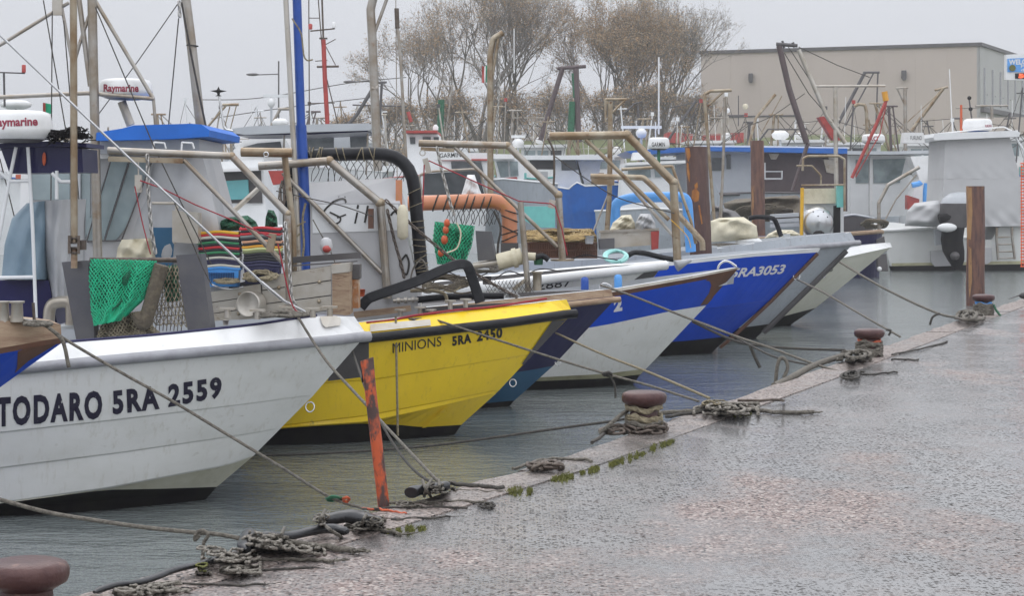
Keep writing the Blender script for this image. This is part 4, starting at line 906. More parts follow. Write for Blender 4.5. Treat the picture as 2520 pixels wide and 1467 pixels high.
cn = cn.obj('console', M['greyplastic'], yb.root); cbv = bvh_of(cn)
M['cabinlight'] = M['cabin']
patch([(768, 503), (980, 503), (994, 566), (770, 574)], cbv, 'console_panel', M['cabin'], cn, .006)
def stroke(pts, wpx, bvh, mb):
    pp = spline([Vector((x, y, 0)) for x, y in pts], 5); V = []; Fc = []
    for i, p in enumerate(pp):
        t = (pp[min(i + 1, len(pp) - 1)] - pp[max(0, i - 1)]); t = t.normalized() if t.length else Vector((1, 0, 0)); n = Vector((-t.y, t.x, 0)) * wpx / 2; V += [p + n, p - n]
    Fc = [(2 * i, 2 * i + 1, 2 * i + 3, 2 * i + 2) for i in range(len(pp) - 1)]; project(V, Fc, bvh, mb, .011)
for grp_ in (((((852, 500), (848, 492), (836, 492), (818, 500), (804, 512), (797, 522)), 4.5), (((812, 522), (828, 530), (838, 536), (836, 546), (822, 552), (810, 548)), 4), (((830, 536), (852, 528)), 3.5), (((832, 486), (846, 482), (850, 488)), 3)), ((((880, 522), (874, 550)), 4.5), (((882, 504), (880, 514)), 5)), ((((906, 506), (898, 548)), 5),), ((((962, 530), (972, 520), (980, 528)), 5),), ((((1000, 626), (985, 650), (1000, 676), (1007, 648), (1000, 626)), 5),)):
    gt = MB()
    for pts, wd in grp_: stroke(pts, wd, cbv, gt)
    gt.obj('painted_letter', M['textblack'], cn)
px_pipe(yb, [(730, -30), (741, 310)], 22, -.1, 'bluepole', 'blue_pole'); px_pipe(yb, [(741, 308), (756, 640), (758, 780)], 27, -.1, 'bluepole', 'pole_sleeve')
px_pipe(yb, [(702, -30), (730, 493), (741, 790)], 13, -.02, 'alu', 'aluminium_pole')
px_pipe(yb, [(719, 45), (742, 80), (748, 140), (757, 150), (770, 146)], 4, .1, 'ropetan', 'pole_line', bend=.05)
ar = MB().pipe([yb.at(x, y, -.2) for x, y in ((712, 560), (711, 382), (1012, 376), (1040, 690))], W(33, 19.5) / 2, 14, .36).obj('hose_arch', M['rubber'], yb.root)
def wrapring(b, c, t, r, par, wr, off, tilt=.25, m='ropetan'):
    mb = MB()
    c3 = b.at(c[0], c[1], off); t3 = (b.at(c[0] + t[0], c[1] + t[1], off) - c3).normalized(); u = Vector((0, 1, 0)); w_ = t3.cross(u); mb.tube([c3 + (u * cos(a) + w_ * sin(a)) * r + t3 * r * tilt * sin(a) for a in [i * pi / 8 for i in range(16)]], wr, 5, closed=True); mb.obj('lashing', M[m], par)
for x in (765, 769, 783, 787, 792, 832, 848, 884, 895, 915, 922): wrapring(yb, (x, 380), (1, 0), W(17.5, 19.5), ar, .005, -.2, random.uniform(-.5, .5))
for y in (470, 505, 545, 560, 590, 605, 620, 635, 645, 655, 660, 668): wrapring(yb, (1012 + (y - 382) * .091, y), (.09, 1), W(17.5, 19.5), ar, .004, -.2, random.uniform(-.5, .5))
for y in (430, 460, 490, 520): wrapring(yb, (711, y), (0, 1), W(17.5, 19.5), ar, .005, -.2, random.uniform(-.6, .6))
fl = MB().lathe(yb.at(991, 590, .15), [(.02, 0), (W(14, 19), .03), (W(14, 19), W(72, 19)), (W(9, 19), W(84, 19)), (.02, W(88, 19))], 14); tag(fl.obj('fender', M['canvas']), 'off-white cylindrical fender hanging beside the grey console', 'fender')
MB().box(yb.at(982, 475, -.1), W(16, 19), .05, W(66, 19)).obj('wood_board', M['orange'], yb.root)
chain_thing([(949, 492), (1020, 560), (1108, 634), (1200, 692), (1273, 732)], 8, 'wet chain slanting from the yellow boat gantry down to the timber gunwale', b=yb, off=.05, m='chain')
chain_thing([(953, 516), (970, 590), (990, 660), (996, 690)], 8, 'dark chain hanging down beside the yellow gantry post', b=yb, off=.08, m='chain')
tangle(yb, 695, 470, 9, 46, .05, 8, 4, 'chain', 'chain_bundle', 'rusty chain bundle hanging at the left end of the yellow boat gantry', 'chain', dz=.06, seed=4, loops=4)
fh = MB()
def flat_hose(pts, wd, off, b, mb, th=.05):
    P3 = spline([b.at(x, y, off + o) for x, y, o in pts], 6); V = []; n = len(P3)
    for i, p in enumerate(P3):
        t = (P3[min(i + 1, n - 1)] - P3[max(i - 1, 0)]).normalized(); u = Vector((0, -1, .35)).normalized(); nn = t.cross(u).normalized()
        for sx_, sy_ in ((-1, -.3), (-.8, -1), (.8, -1), (1, -.3), (1, .3), (.8, 1), (-.8, 1), (-1, .3)): V.append(p + nn * sx_ * wd / 2 + u * sy_ * th / 2)
    mb.add(V, [(i * 8 + j, i * 8 + (j + 1) % 8, (i + 1) * 8 + (j + 1) % 8, (i + 1) * 8 + j) for i in range(n - 1) for j in range(8)], smooth=False); mb.add(V[:8], [tuple(range(8))]); mb.add(V[-8:], [tuple(range(8))])
flat_hose([(888, 757, .3), (904, 738, .3), (924, 728, .3), (1022, 694, .3), (1090, 664, .28), (1126, 651, .25), (1146, 652, .22), (1154, 662, .21), (1162, 684, .2), (1182, 744, .2)], W(26, 19), 0, yb, fh, .022)
tag(fh.obj('flat_hose', M['rubber']), 'black flattened hose bent over the yellow boat foredeck', 'hose')
hs_ = MB(); hs_.tube(spline([yb.at(x, y, .05) for x, y in ((1010, 716), (1060, 715), (1094, 724), (1100, 745))], 6), W(9, 19) / 2, 8); tag(hs_.obj('hose', M['ropetan']), 'beige curved hose end on the yellow boat deck', 'hose')
hs_ = MB(); hs_.tube([yb.at(x, y, -.02) for x, y in ((1028, 738), (1100, 730), (1180, 728), (1240, 728))], W(18, 19) / 2, 10); tag(hs_.obj('hose', M['rubber']), 'straight black hose lying along the deck behind the flattened hose', 'hose')
va = MB()
for i in range(7): va.lathe(yb.at(968 + i * 9, 741 - i * .6, .02), [(W(5 + 3 * (i % 2), 19), 0), (W(5 + 3 * (i % 2), 19), .03)], 10, (1, 0, .05))
va.obj('pipe_coupling', M['alu'], yb.root)
wb_ = MB(); wb_.slab([yb.at(x, y, .18) for x, y in ((870, 768), (1010, 752), (1012, 766), (872, 784))], (0, .04, 0)); wb_.obj('coaming_board', M['wood'], yb.root)
pl_ = MB(); pv, pf = subdiv([Vector((x, y, 0)) for x, y in ((911, 800), (1058, 788), (1060, 803), (911, 819))], [(0, 1, 2, 3)], 10); project(pv, pf, yb.bvh, pl_, .012); pl_.obj('rail_plate', M['alu'], yb.root)
rr_ = MB()
for dy in (0, 5): rr_.tube(spline([yb.near(x, y + dy, yl[0])[0] + Vector((0, -.01, .02 + .004 * dy)) for x, y in ((902, 800), (960, 794), (1010, 784), (1050, 778), (1130, 768), (1200, 762), (1270, 752), (1345, 740))], 5), W(6, 19) / 2, 6)
tag(rr_.obj('red_rope', M['red']), 'red hose-like rope laid along the yellow boat rail', 'rope')
tangle(yb, 1012, 782, 40, 6, .75, 9, 5, 'rope', 'rope_coil', 'grey and red rope wound round the yellow boat rail cleats', 'rope', dz=.05, seed=9, loops=5)
for x, y in ((985, 770), (1034, 764), (1108, 748), (1146, 744), (1060, 770)):
    c = yb.at(x, y, .55); MB().tube([c - Vector((0, 0, .05)), c + Vector((0, 0, .02))], .022, 8).lathe(c + Vector((0, 0, .02)), [(.055, 0), (.055, .014)], 10).obj('cleat', M['alu'], yb.root)
# ---------- navy boat gear
g = px_pipe(nb, [(1031, 352), (1249, 358), (1374, 480), (1384, 640)], 18, 0, 'steel', 'gantry'); px_pipe(nb, [(1119, 362), (1372, 608)], 10, 0, 'steel', 'brace', g); MB().lathe(nb.at(1384, 642), [(.13, 0), (.13, .02)], 16).obj('post_flange', M['ochre'], g); MB().bar(nb.at(1036, 366), nb.at(1118, 370), .05, W(9, 22)).obj('gantry_plate', M['ochre'], g)
px_pipe(nb, [(1281, 497), (1300, 718)], 15, .25, 'steel', 'side_post')
MB().lathe(nb.at(1322, 715, .3), [(W(11, 22), 0), (W(11, 22), W(42, 22)), (W(15, 22), W(43, 22)), (W(15, 22), W(46, 22))], 14).obj('bollard_post', M['alu'], nb.root); MB().bar(nb.at(1256, 718, .25), nb.at(1292, 690, .25), .04, W(9, 22)).obj('strut', M['alu'], nb.root)
chain_thing([(1075, 362), (1085, 410), (1098, 460), (1109, 503), (1122, 540)], 8, 'chain hanging from the navy boat gantry in front of the terracotta pipe', b=nb, off=.06)
pu = MB(); pu.bar(nb.at(1046, 390, .03), nb.at(1056, 425, .03), .03, W(14, 22)); pu.tube([nb.at(1040, 376, .03) + Vector((.03 * cos(a), 0, .03 * sin(a))) for a in [i * pi / 5 for i in range(10)]], .006, 5, closed=True); tag(pu.obj('pulley_block', M['alu']), 'pulley with shackle at the left end of the navy boat gantry', 'pulley', 'pulley blocks')
px_line([(1055, 395), (1173, 449), (1277, 495), (1354, 501), (1366, 508), (1383, 565), (1396, 628)], 21.9, 3.6, 'red_rope', 'long red rope from the navy gantry pulley past its post', 'rope', 'red', smooth=False)
px_line([(1044, 405), (1040, 516), (1038, 560)], 21.8, 3.4, 'red_rope', 'red rope dropping straight from the navy gantry pulley', 'rope', 'red', smooth=False)
pu = MB(); pu.bar(nb.at(1360, 492, .08), nb.at(1356, 512, .08), .03, W(16, 22)); tag(pu.obj('pulley_block', M['alu']), 'small pulley at the knee of the navy boat gantry post', 'pulley', 'pulley blocks')
op = MB().pipe([nb.at(x, y, -.3) for x, y in ((1005, 501), (1254, 493), (1254, 600))], W(39, 22) / 2, 18, .24).obj('discharge_pipe', M['orange'], nb.root)
for x in (1072, 1098, 1122, 1147, 1164, 1188, 1205): wrapring(nb, (x, 499), (1, 0), W(20.5, 22.2), op, .009, -.3, .35, 'ropedark')
for y in (520, 538, 565, 572, 586): wrapring(nb, (1254, y), (0, 1), W(20.5, 22.2), op, .007, -.3, random.uniform(-.5, .5), 'ropedark')
MB().box(nb.at(1254, 612, -.3), W(44, 22), .25, W(30, 22)).obj('outlet_box', M['dgrey'], op)
gn_ = blob(([(1070, 545), (1066, 590), (1076, 650)], [(1166, 556), (1160, 600), (1140, 655)]), nb, .1, .14, 'darknet2', 'fishing_net', 'green net with orange floats hanging below the terracotta pipe', 'fishing net', .03)
mesh_over(gn_, nb, ([(1070, 545), (1064, 590), (1076, 650)], [(1168, 556), (1162, 600), (1142, 658)]), .13, .15, 'brightgreen', 12, 16, 2.6, .04)
for k, (x, y, r, s_) in enumerate(((1100, 549, 9, 'topmost'), (1097, 566, 9, 'second'), (1094, 590, 10, 'third'), (1085, 622, 9, 'lowest'))): tag(MB().ball(nb.at(x, y, .32), W(r, 22), 10, (.85, .85, 1.15)).obj('float', M['orfloat']), f'orange net float, {s_} of the string on the green net', 'float', 'orange floats on the green net')
px_line([(1124, 548), (1134, 575), (1125, 610), (1100, 622)], 21.6, 4.5, 'rope', 'pale rope loop hanging over the green net with floats', 'rope', 'canvas')
blob(([(1150, 430), (1140, 465), (1130, 495)], [(1168, 430), (1180, 465), (1192, 495)]), nb, -.5, .15, 'cabin', 'cloth_cover', 'white peaked cloth standing behind the terracotta pipe', 'cover', .02)
MB().slab([nb.at(x, y, .2) for x, y in ((1170, 568), (1206, 570), (1220, 640), (1176, 642))], (.02, .03, 0)).obj('steel_plate', M['plate'], nb.root)
pm = thing('pump_valve', 'tan valve and pump body on the navy boat deck', 'pump', rootAt(1240, 660, 22))
for nm, a, c, r in (('valve_body', (1225, 645), (1285, 630), 21), ('inlet_pipe', (1165, 655), (1225, 645), 9), ('flange', (1262, 636), (1272, 634), 25), ('hose_neck', (1285, 630), (1318, 632), 10)): MB().tube([nb.at(*a, .15), nb.at(*c, .15)], W(r, 22), 14).obj(nm, M['canvas'] if r > 9 else M['alu'], pm)
px_line([(1318, 634), (1335, 630), (1350, 640)], 22, 16, 'hose', 'dark hose stub at the pump on the navy boat', 'hose', 'rubber')
tk = MB()
for x0 in range(1190, 1300, 9): tk.tube([nb.at(x0, 694, .3), nb.at(x0 + 22, 732, .42)], .004, 4); tk.tube([nb.at(x0 + 22, 690, .3), nb.at(x0, 732, .42)], .004, 4)
tag(tk.obj('net_screen', M['ropedark']), 'coarse dark net screen over the navy boat gunwale', 'net')
tangle(nb, 1090, 690, 80, 26, -.05, 10, 3.4, 'muddy', 'rigging_clutter', 'tangled rusty lines and gear on the deck behind the flattened hose', 'ropes', dz=.2, seed=12, loops=20)
tangle(nb, 1190, 660, 50, 12, -.15, 9, 5, 'rope', 'rope_coil', 'grey rope tangle lying left of the pump valve', 'ropes', dz=.2, seed=14, loops=6)
blob(([(1235, 706), (1215, 730), (1195, 748)], [(1262, 712), (1282, 730), (1300, 745)]), nb, .3, .1, 'tarp', 'folded_tarpaulin', 'grey tarpaulin folded against the navy boat timber gunwale', 'tarpaulin', .03)
# ---------- boat 2 gear
g = px_pipe(bw, [(1352, 335), (1543, 332), (1657, 449), (1667, 640)], 21, .0, 'ochre', 'gantry'); px_pipe(bw, [(1441, 343), (1646, 541)], 11, .0, 'ochre', 'brace', g)
px_line([(1348, 340), (1362, 372), (1364, 420), (1362, 460)], 24.5, 6, 'chain', 'dark hanging tackle at the left end of the ochre gantry', 'tackle', 'chain')
px_line([(1366, 385), (1450, 445), (1530, 490), (1660, 525)], 24.4, 3, 'rope', 'thin dark line from the ochre gantry end to its post', 'rope', 'ropedark')
st_ = MB(); c0 = bw.at(1376, 612, -.2)
for i in range(34): st_.tube([bw.at(1292 + i * 5.2, 598, -.1), bw.at(1292 + i * 5.2, 634, -.1)], .008, 5)
for y in (598, 616, 634): st_.tube([bw.at(1290, y, -.1), bw.at(1470, y, -.1)], .011, 5)
st_.slab([bw.at(x, y, -.2) for x, y in ((1290, 600), (1470, 600), (1470, 636), (1290, 636))], (0, .5, 0)); tag(st_.obj('cage', M['brown']), 'rusty barred cage under the straw-coloured net heap', 'cage')
blob(([(1296, 566), (1286, 585), (1288, 602)], [(1456, 562), (1468, 580), (1470, 602)]), bw, -.35, .22, 'strawnet', 'net_heap', 'straw-coloured net heap on the barred cage', 'fishing net', .09, fr=15); tangle(bw, 1375, 574, 84, 20, .0, 14, 2.6, 'straw', 'net_strands', 'loose straw strands sticking out of the net heap', 'fishing net', dz=.22, seed=21, loops=30)
ty = thing('fish_tray', 'rust-streaked steel tray on legs under the tarpaulin bundles', 'tray', rootAt(1545, 640, 25.2))
MB().slab([bw.at(x, y, -.2) for x, y in ((1478, 572), (1620, 566), (1618, 602), (1482, 612))], (0, .6, 0)).obj('tray', M['alu'], ty); MB().bar(bw.at(1474, 570, -.18), bw.at(1622, 564, -.18), .05, .03).obj('rim', M['steel'], ty); MB().slab([bw.at(x, y, -.16) for x, y in ((1602, 570), (1622, 568), (1620, 612), (1604, 615))], (0, .1, 0)).obj('leg', M['redpaint'], ty); MB().slab([bw.at(x, y, -.15) for x, y in ((1474, 588), (1512, 586), (1512, 612), (1476, 614))], (0, .3, 0)).obj('end_box', M['plate'], ty)
blob(([(1530, 530), (1508, 548), (1498, 572)], [(1552, 528), (1562, 548), (1564, 572)]), bw, -.45, .2, 'canvas', 'tarp_bundle', 'beige tarpaulin bundle on the steel tray', 'tarpaulin', .04); blob(([(1575, 526), (1564, 548), (1562, 572)], [(1600, 526), (1612, 548), (1614, 572)]), bw, -.35, .2, 'tarp', 'tarp_bundle', 'blue-grey tarpaulin bundle leaning by the ochre gantry post', 'tarpaulin', .04)
tq = MB()
for k in range(3): tq.tube([gb.at(1512 + 26 * cos(a) + k * 3, 630 + 14 * sin(a) + k, .3 + .2 * sin(a)) for a in [i * pi / 8 + k for i in range(15)]], W(8, 26) / 2, 8)
M['paleaqua'] = mat('pale_aqua_hose', (.30, .62, .58), None, 8, rough=.4); tag(tq.obj('hose_coil', M['paleaqua']), 'coiled pale turquoise hose on the white tubular rail', 'hose')
px_line([(1540, 632), (1560, 622), (1590, 624), (1630, 634), (1668, 640)], 27.5, 15, 'hose', 'thick black and green hose beside the turquoise coil', 'hose', 'rubber')
cn2 = MB().lathe(gb.at(1700, 640, .1), [(W(4, 27), 0), (W(7, 27), W(14, 27)), (W(15, 27), W(40, 27)), (W(13, 27), W(40, 27))], 14, (-.9, -.2, -.35)); tag(cn2.obj('hose_funnel', M['tarp']), 'grey open hose end lying on the deep blue boat', 'hose')
for x, y, nm in ((1439, 697, 'blue cap post on the boat 2 rail, left one'), (1521, 691, 'light blue cap post on the boat 2 rail beside the ring')): tag(MB().lathe(bw.at(x, y + 17, .35), [(W(10, 24), 0), (W(10, 24), W(22, 24)), (W(9, 24), W(30, 24)), (W(4, 24), W(33, 24))], 14).obj('cap_post', M['bluepole' if x < 1500 else 'skyblue']), nm, 'post')
for b_, pts in ((bw, ((1766, 663), (1770, 652), (1782, 643), (1796, 645), (1812, 656))), (bw, ((1476, 712), (1480, 700), (1492, 698), (1505, 706)))):
    MB().tube(spline([b_.at(x, y, .05) for x, y in pts], 5), W(6, 24) / 2, 8).obj('bow_handle', M['inox'], bw.root)
for b_, x, y, r in ((wb, 763, 1002, 12), (yb, 1262, 943, 9), (nb, 1372, 893, 7), (db, 1960, 680, 9), (hb, 2024, 676, 8)):
    c = b_.at(x, y, .02); R_ = W(r, c.y); MB().tube([c + Vector((R_ * .9 * cos(a), .01 * sin(a), R_ * sin(a))) for a in [i * pi / 7 for i in range(14)]], R_ * .16, 6, closed=True).obj('towing_eye', M['inox'], b_.root)
# ---------- 3053, grey and pale boats
g = px_pipe(db, [(1453, 434), (1583, 437), (1608, 460), (1728, 594), (1729, 616)], 15, -.2, 'ochre', 'gantry'); px_pipe(db, [(1529, 417), (1654, 409), (1700, 543), (1712, 600)], 8, -.3, 'ochre', 'gantry_tube', g); px_pipe(db, [(1535, 440), (1660, 585)], 9, -.2, 'steel', 'brace', g); px_pipe(db, [(1502, 250), (1500, 480), (1492, 590)], 13, -.4, 'ochre', 'mast'); px_pipe(db, [(1500, 470), (1460, 570)], 5, -.4, 'steel', 'mast_brace')
MB().bar(db.at(1455, 446, -.2), db.at(1512, 448, -.2), .05, W(16, 29)).obj('gantry_plate', M['ochre'], g); px_pipe(db, [(1490, 286), (1490, 244), (1540, 244), (1500, 284)], 6, -.4, 'ochre', 'mast_head', bend=0)
pp = MB().pipe([db.at(x, y, -.6) for x, y in ((1515, 570), (1513, 498), (1560, 486), (1690, 484), (1696, 560), (1700, 620))], W(26, 30) / 2, 12, .12); pp.obj('blue_pipe', M['skyblue'], db.root)
blob(([(1770, 536), (1746, 545), (1744, 596)], [(1830, 534), (1862, 556), (1866, 590)]), hb, -.2, .28, 'canvas', 'canvas_cover', 'cream canvas cover tied over the engine of the grey boat', 'cover', .05, fr=8)
blob(([(1812, 590), (1808, 600), (1806, 606)], [(1868, 586), (1878, 596), (1880, 602)]), hb, -.15, .22, 'cabin', 'cover_skirt', 'white cover skirt below the cream canvas', 'cover', .01)
px_line([(1842, 538), (1862, 534), (1895, 536), (1908, 545), (1922, 582)], 32.6, 13, 'engine_arm', 'black arm beside the cream canvas cover', 'hose', 'rubber')
tangle(hb, 1790, 602, 44, 5, .1, 8, 3, 'rope', 'rope_coil', 'thin rope lashing at the foot of the cream canvas cover', 'rope', dz=.1, seed=31, loops=4)
MB().tube([hb.near(x, y, hl[0])[0] for x, y in ((1764, 612), (1850, 600), (2088, 573))], .012, 6).obj('bulwark_edge', M['cabin'], hb.root)
# ---------- left blue boat gear
for x in (8, 42): MB().lathe(lb.at(x, 792, .15), [(W(16, 11.6), 0), (W(14, 11.6), W(44, 11.6)), (W(19, 11.6), W(46, 11.6)), (W(19, 11.6), W(50, 11.6))], 14).obj('bollard_post', M['alu'], lb.root)
MB().tube([lb.at(82, 745, .1), lb.at(85, 790, .1)], .01, 6).obj('deck_pin', M['chain'], lb.root)

# ---------- further small gear on the decks
def small(o, label, cat): return tag(o, label, cat)
for i, (b_, pts, wd, m_, lab) in enumerate(((yb, ((1000, 700), (1040, 712), (1080, 706), (1130, 722), (1170, 716)), 5, 'muddy', 'muddy line snaking on deck under the flattened hose'), (yb, ((1010, 690), (1018, 660), (1040, 640), (1060, 690)), 5, 'rope', 'grey rope standing in a loop below the black hose arch'), (nb, ((1060, 700), (1100, 670), (1150, 690), (1200, 672)), 4, 'ropedark', 'dark line draped behind the flattened hose peak'), (nb, ((1215, 690), (1250, 668), (1290, 676), (1330, 662), (1380, 668)), 4, 'ropedark', 'dark line from the pump valve to the navy gantry post'), (bw, ((1400, 640), (1440, 628), (1480, 634), (1520, 640)), 5, 'rubber', 'black hose by the barred cage foot'), (bw, ((1650, 540), (1690, 580), (1700, 610)), 3, 'c_yellow', 'thin yellow line beside the ochre gantry post'), (db, ((1628, 650), (1640, 664), (1622, 676), (1634, 690)), 3, 'brown', 'rusty chain scrap hanging on the deep blue rail'), (cb, ((520, 700), (560, 712), (600, 706)), 4, 'inox', 'bright wire along the top of the front boards'))):
    mb = MB().tube(spline([b_.at(x, y, .12 if b_ is not cb else .66) for x, y in pts], 6), W(wd, 18) / 2, 6); tag(mb.obj('line', M[m_]), lab, 'line')
for i, (b_, x, y, r, h, m_, lab) in enumerate(((nb, 1325, 652, 13, 24, 'dgreen', 'dark green bucket behind the grey bollard post'), (yb, 890, 730, 9, 18, 'orfloat', 'small orange pot at the foot of the wooden end post'), (bw, 1450, 600, 12, 20, 'tarp', 'grey tub left of the steel tray'), (nb, 1198, 700, 12, 20, 'dgrey', 'dark tub near the net screen'), (hb, 1935, 590, 10, 14, 'cabin', 'white tub on the grey boat deck'), (wb, 556, 800, 8, 12, 'alu', 'small metal pot on the white foredeck'))):
    c = b_.at(x, y, .1 if b_ is not wb else .5); MB_ = MB().lathe(c, [(W(r * .8, c.y), 0), (W(r, c.y), W(h, c.y)), (W(r * 1.06, c.y), W(h, c.y)), (W(r * .9, c.y), W(h * .94, c.y)), (.005, W(h * .3, c.y))], 16); tag(MB_.obj('bucket', M[m_]), lab, 'bucket')
wl_ = MB()
for b_, x, y, r in ((wb, 571, 384, 10), (wb, 707, 526, 10), (yb, 811, 396, 12), (yb, 936, 500, 13), (nb, 1249, 358, 10), (nb, 1374, 480, 11), (bw, 1543, 332, 12), (bw, 1657, 449, 12)):
    c = b_.at(x, y, 0); MB().ball(c, W(r, c.y), 12, (1, 1, 1), wob=.12).obj('weld_joint', M['ochre'], [g_ for g_ in b_.root.children if g_.name.startswith('gantry')][0])
# ------------------------------------------------------------------ bollards, ropes and fenders on the quay
PR = [(.125, 0), (.118, .02), (.105, .05), (.100, .19)]; CP = [(.100, .19), (.125, .205), (.155, .222), (.163, .245), (.163, .270), (.152, .292), (.12, .303), (.06, .308), (.001, .309)]
def bollard(px, py, label, proto=None):
    c = Q(px, py)
    t = thing('mooring_bollard', label, 'bollard', tuple(c), 'iron mooring bollards along the quay edge')
    if proto is None:
        MB().lathe(c, PR, 28).obj('post', M['rust'], t); MB().lathe(c, CP, 32).obj('cap', M['rust'], t)
    else:
        for ch in list(proto.children):
            o = ch.copy(); COL.objects.link(o); o.parent = t
        t.rotation_euler.z = random.uniform(0, 6)
    return t, c
b1, c1 = bollard(1585, 1066, 'mushroom-headed iron bollard with chain round its foot')
b0, c0_ = bollard(66, 1573, 'big dark bollard cut by the lower left corner', b1)
b2_, c2 = bollard(2139, 879, 'iron bollard with an orange band under thick grey rope', b1)
b3, c3 = bollard(2420, 776, 'smallest bollard, wrapped in rope and blue cord, in front of the reddish pile', b1)
def wraps(c, zs, r, wr, m, name, label, cat='rope', mat2=None, wob=.012):
    mb = MB()
    for z in zs:
        a0 = random.random() * 6; mb.tube([c + Vector(((r + wr * .9) * cos(a), (r + wr * .9) * sin(a), z + wob * sin(a * 2 + a0) + .008 * sin(a * 5))) for a in [i * pi / 36 for i in range(72)]], wr * 1.12, 12, closed=True, lobes=.7854)
    return tag(mb.obj(name, M[m]), label, cat)
wraps(c1, (.185, .115, .10), .104, .017, 'ropetan', 'rope_wrap', 'tan rope turns round the bollard that wears a chain'); wraps(c1, (.083, .062), .115, .013, 'rope', 'rope_wrap', 'thin grey rope turns just above the chain on the bollard')
ch = MB()
for z, rr_ in ((.018, .155), (.044, .145)): ch.chain([c1 + Vector((rr_ * cos(a), rr_ * sin(a), z + .01 * sin(a * 4))) for a in [i * pi / 16 for i in range(33)]], .115, .0125, 6)
ch.chain([c1 + Vector((-.12, -.06, .03)), c1 + Vector((-.2, -.08, .06)), c1 + Vector((-.27, -.08, .03)), c1 + Vector((-.31, -.1, .03)), c1 + Vector((-.24, -.14, .02)), c1 + Vector((-.18, -.15, .03)), c1 + Vector((-.10, -.16, .02))], .11, .0125, 6)
tag(ch.obj('chain', M['chain']), 'heavy rusty chain looped round the foot of the bollard', 'chain')
wraps(c2, (.175,), .103, .012, 'orfloat', 'paint_band', 'orange band round the neck of the third bollard', 'band'); wraps(c2, (.15, .125, .10, .075, .05, .03, .015), .112, .018, 'rope', 'rope_wrap', 'thick grey rope heaped round the bollard with the orange band', wob=.02)
wraps(c3, (.185, .172), .104, .010, 'skyblue', 'blue_cord', 'blue cord round the neck of the smallest bollard', 'cord'); wraps(c3, (.15, .13, .11, .09, .07, .05, .03, .015), .115, .018, 'rope', 'rope_wrap', 'many brown rope turns round the smallest bollard', wob=.012)
def qtangle(cx, cy, wx, wy, n, wpx, m, name, label, seed, loops=6, hz=.05, sl=0, cat='ropes', grp=None):
    """rope heap lying on the quay: every turn rests on the ground or on another turn"""
    rd = random.Random(seed); mb = MB(); r = W(wpx, 8500 / (cy - 490)) / 2 * .82
    for k in range(max(3, int(loops * .62))):
        pts = []; x = cx + wx * rd.uniform(-1, .2); a = rd.uniform(-.6, .6); y0 = rd.uniform(-.8, .8); big = rd.random() < .4
        for i in range(n + 3):
            a += rd.gauss(0, .9 if big else .5); st = wx * 2.1 / (n + 3); x += st * (cos(a) if big else abs(cos(a))) ; y0 += sin(a) * .42; y0 = max(-1, min(1, y0)); x = max(cx - wx * 1.1, min(cx + wx * 1.15, x))
            mid = 1 - min(1, abs(x - cx) / wx); pts.append(Q(x, cy + y0 * wy + sl * (x - cx), r + hz * rd.random() ** 1.5 * (.25 + .75 * mid)))
        mb.tube(spline(pts, 8), r * rd.uniform(.7, 1.15), 9, lobes=.8)
    for k in range(3):
        c = Vector((cx + rd.uniform(-.5, .5) * wx, cy + rd.uniform(-.5, .5) * wy + 0, 0)); rad = rd.uniform(1.6, 3.2) * wpx
        mb.tube(spline([Q(c.x + rad * cos(t) * (1 + .1 * sin(3 * t)), c.y + rad * .34 * sin(t), r + hz * .8 * abs(sin(t * .5 + k))) for t in [q * .7 for q in range(11)]], 6), r, 9, lobes=.8)
    return tag(mb.obj(name, M[m]), label, cat, grp)
def qline(pts, wpx, m, label, name='rope', cat='rope', ups=None, grp=None, fray=0):
    pts = [(p.x + random.gauss(0, 2.5), p.y + random.gauss(0, 1.0) * (0 < i)) for i, p in enumerate(spline([Vector((x, y, 0)) for x, y in pts], 4))]; P3 = [Q(x, y, abs(random.gauss(0, .004))) for x, y in pts]; r = W(wpx, P3[0].y) / 2
    P3 = [p + Vector((0, 0, r)) for p in P3]; mb = MB().tube(spline(P3, 6), r, 7)
    if fray:
        for i in range(fray):
            a = P3[-1]; mb.tube([P3[-2].lerp(a, .8), a + Vector((random.uniform(-.02, .09), random.uniform(-.05, .05), random.uniform(-.004, .012)))], r * .25, 4)
    return tag(mb.obj(name, M[m]), label, cat, grp)
def fender(pts, wpx, label, ups, m='rubber', hollow=None):
    P3 = [Q(x, y, u) for (x, y), u in zip(pts, ups)]; n = len(spline(P3, 6)); r = W(wpx, P3[0].y) / 2
    rad = [r * (1 - .55 * max(0, 1 - min(i, n - 1 - i) / 2.2)) for i in range(n)]
    if hollow: rad[0] = r; rad[1] = r; rad[2] = r
    S_ = spline(P3, 6); rd = random.Random(int(wpx * 7 + pts[0][0])); ph = rd.random() * 6; rad = [q * (1 + .07 * sin(i * .33 + ph) + .03 * sin(i * 1.1)) for i, q in enumerate(rad)]; S_ = [p + Vector((0, 0, .006 * sin(i * .4 + ph))) for i, p in enumerate(S_)]
    mb = MB().tube(S_, rad, 16, flat=.72)
    return tag(mb.obj('fender', M[m]), label, 'fender', 'black rubber fenders on the quay edge')
M['fenderm'] = mat('wet_grey_rubber', (.016, .016, .018), (.05, .05, .054), 6, .45, .75, .3, bump=.25, bscale=25)
fender([(555, 1372), (510, 1380), (466, 1396), (400, 1415), (341, 1431), (285, 1444), (232, 1456)], 20, 'long thin black rubber hose fender sloping along the lower left quay edge', [.05] * 7, 'fenderm')
fender([(618, 1312), (606, 1326), (600, 1342), (612, 1358)], 34, 'dark rubber fender lying under the knotted grey ropes', [.02, .03, .03, .02], 'fenderm')
fender([(640, 1322), (700, 1318), (760, 1310), (820, 1303), (856, 1306)], 32, 'long smooth black fender lying left of the orange pole foot', [.05] * 5, 'fenderm')
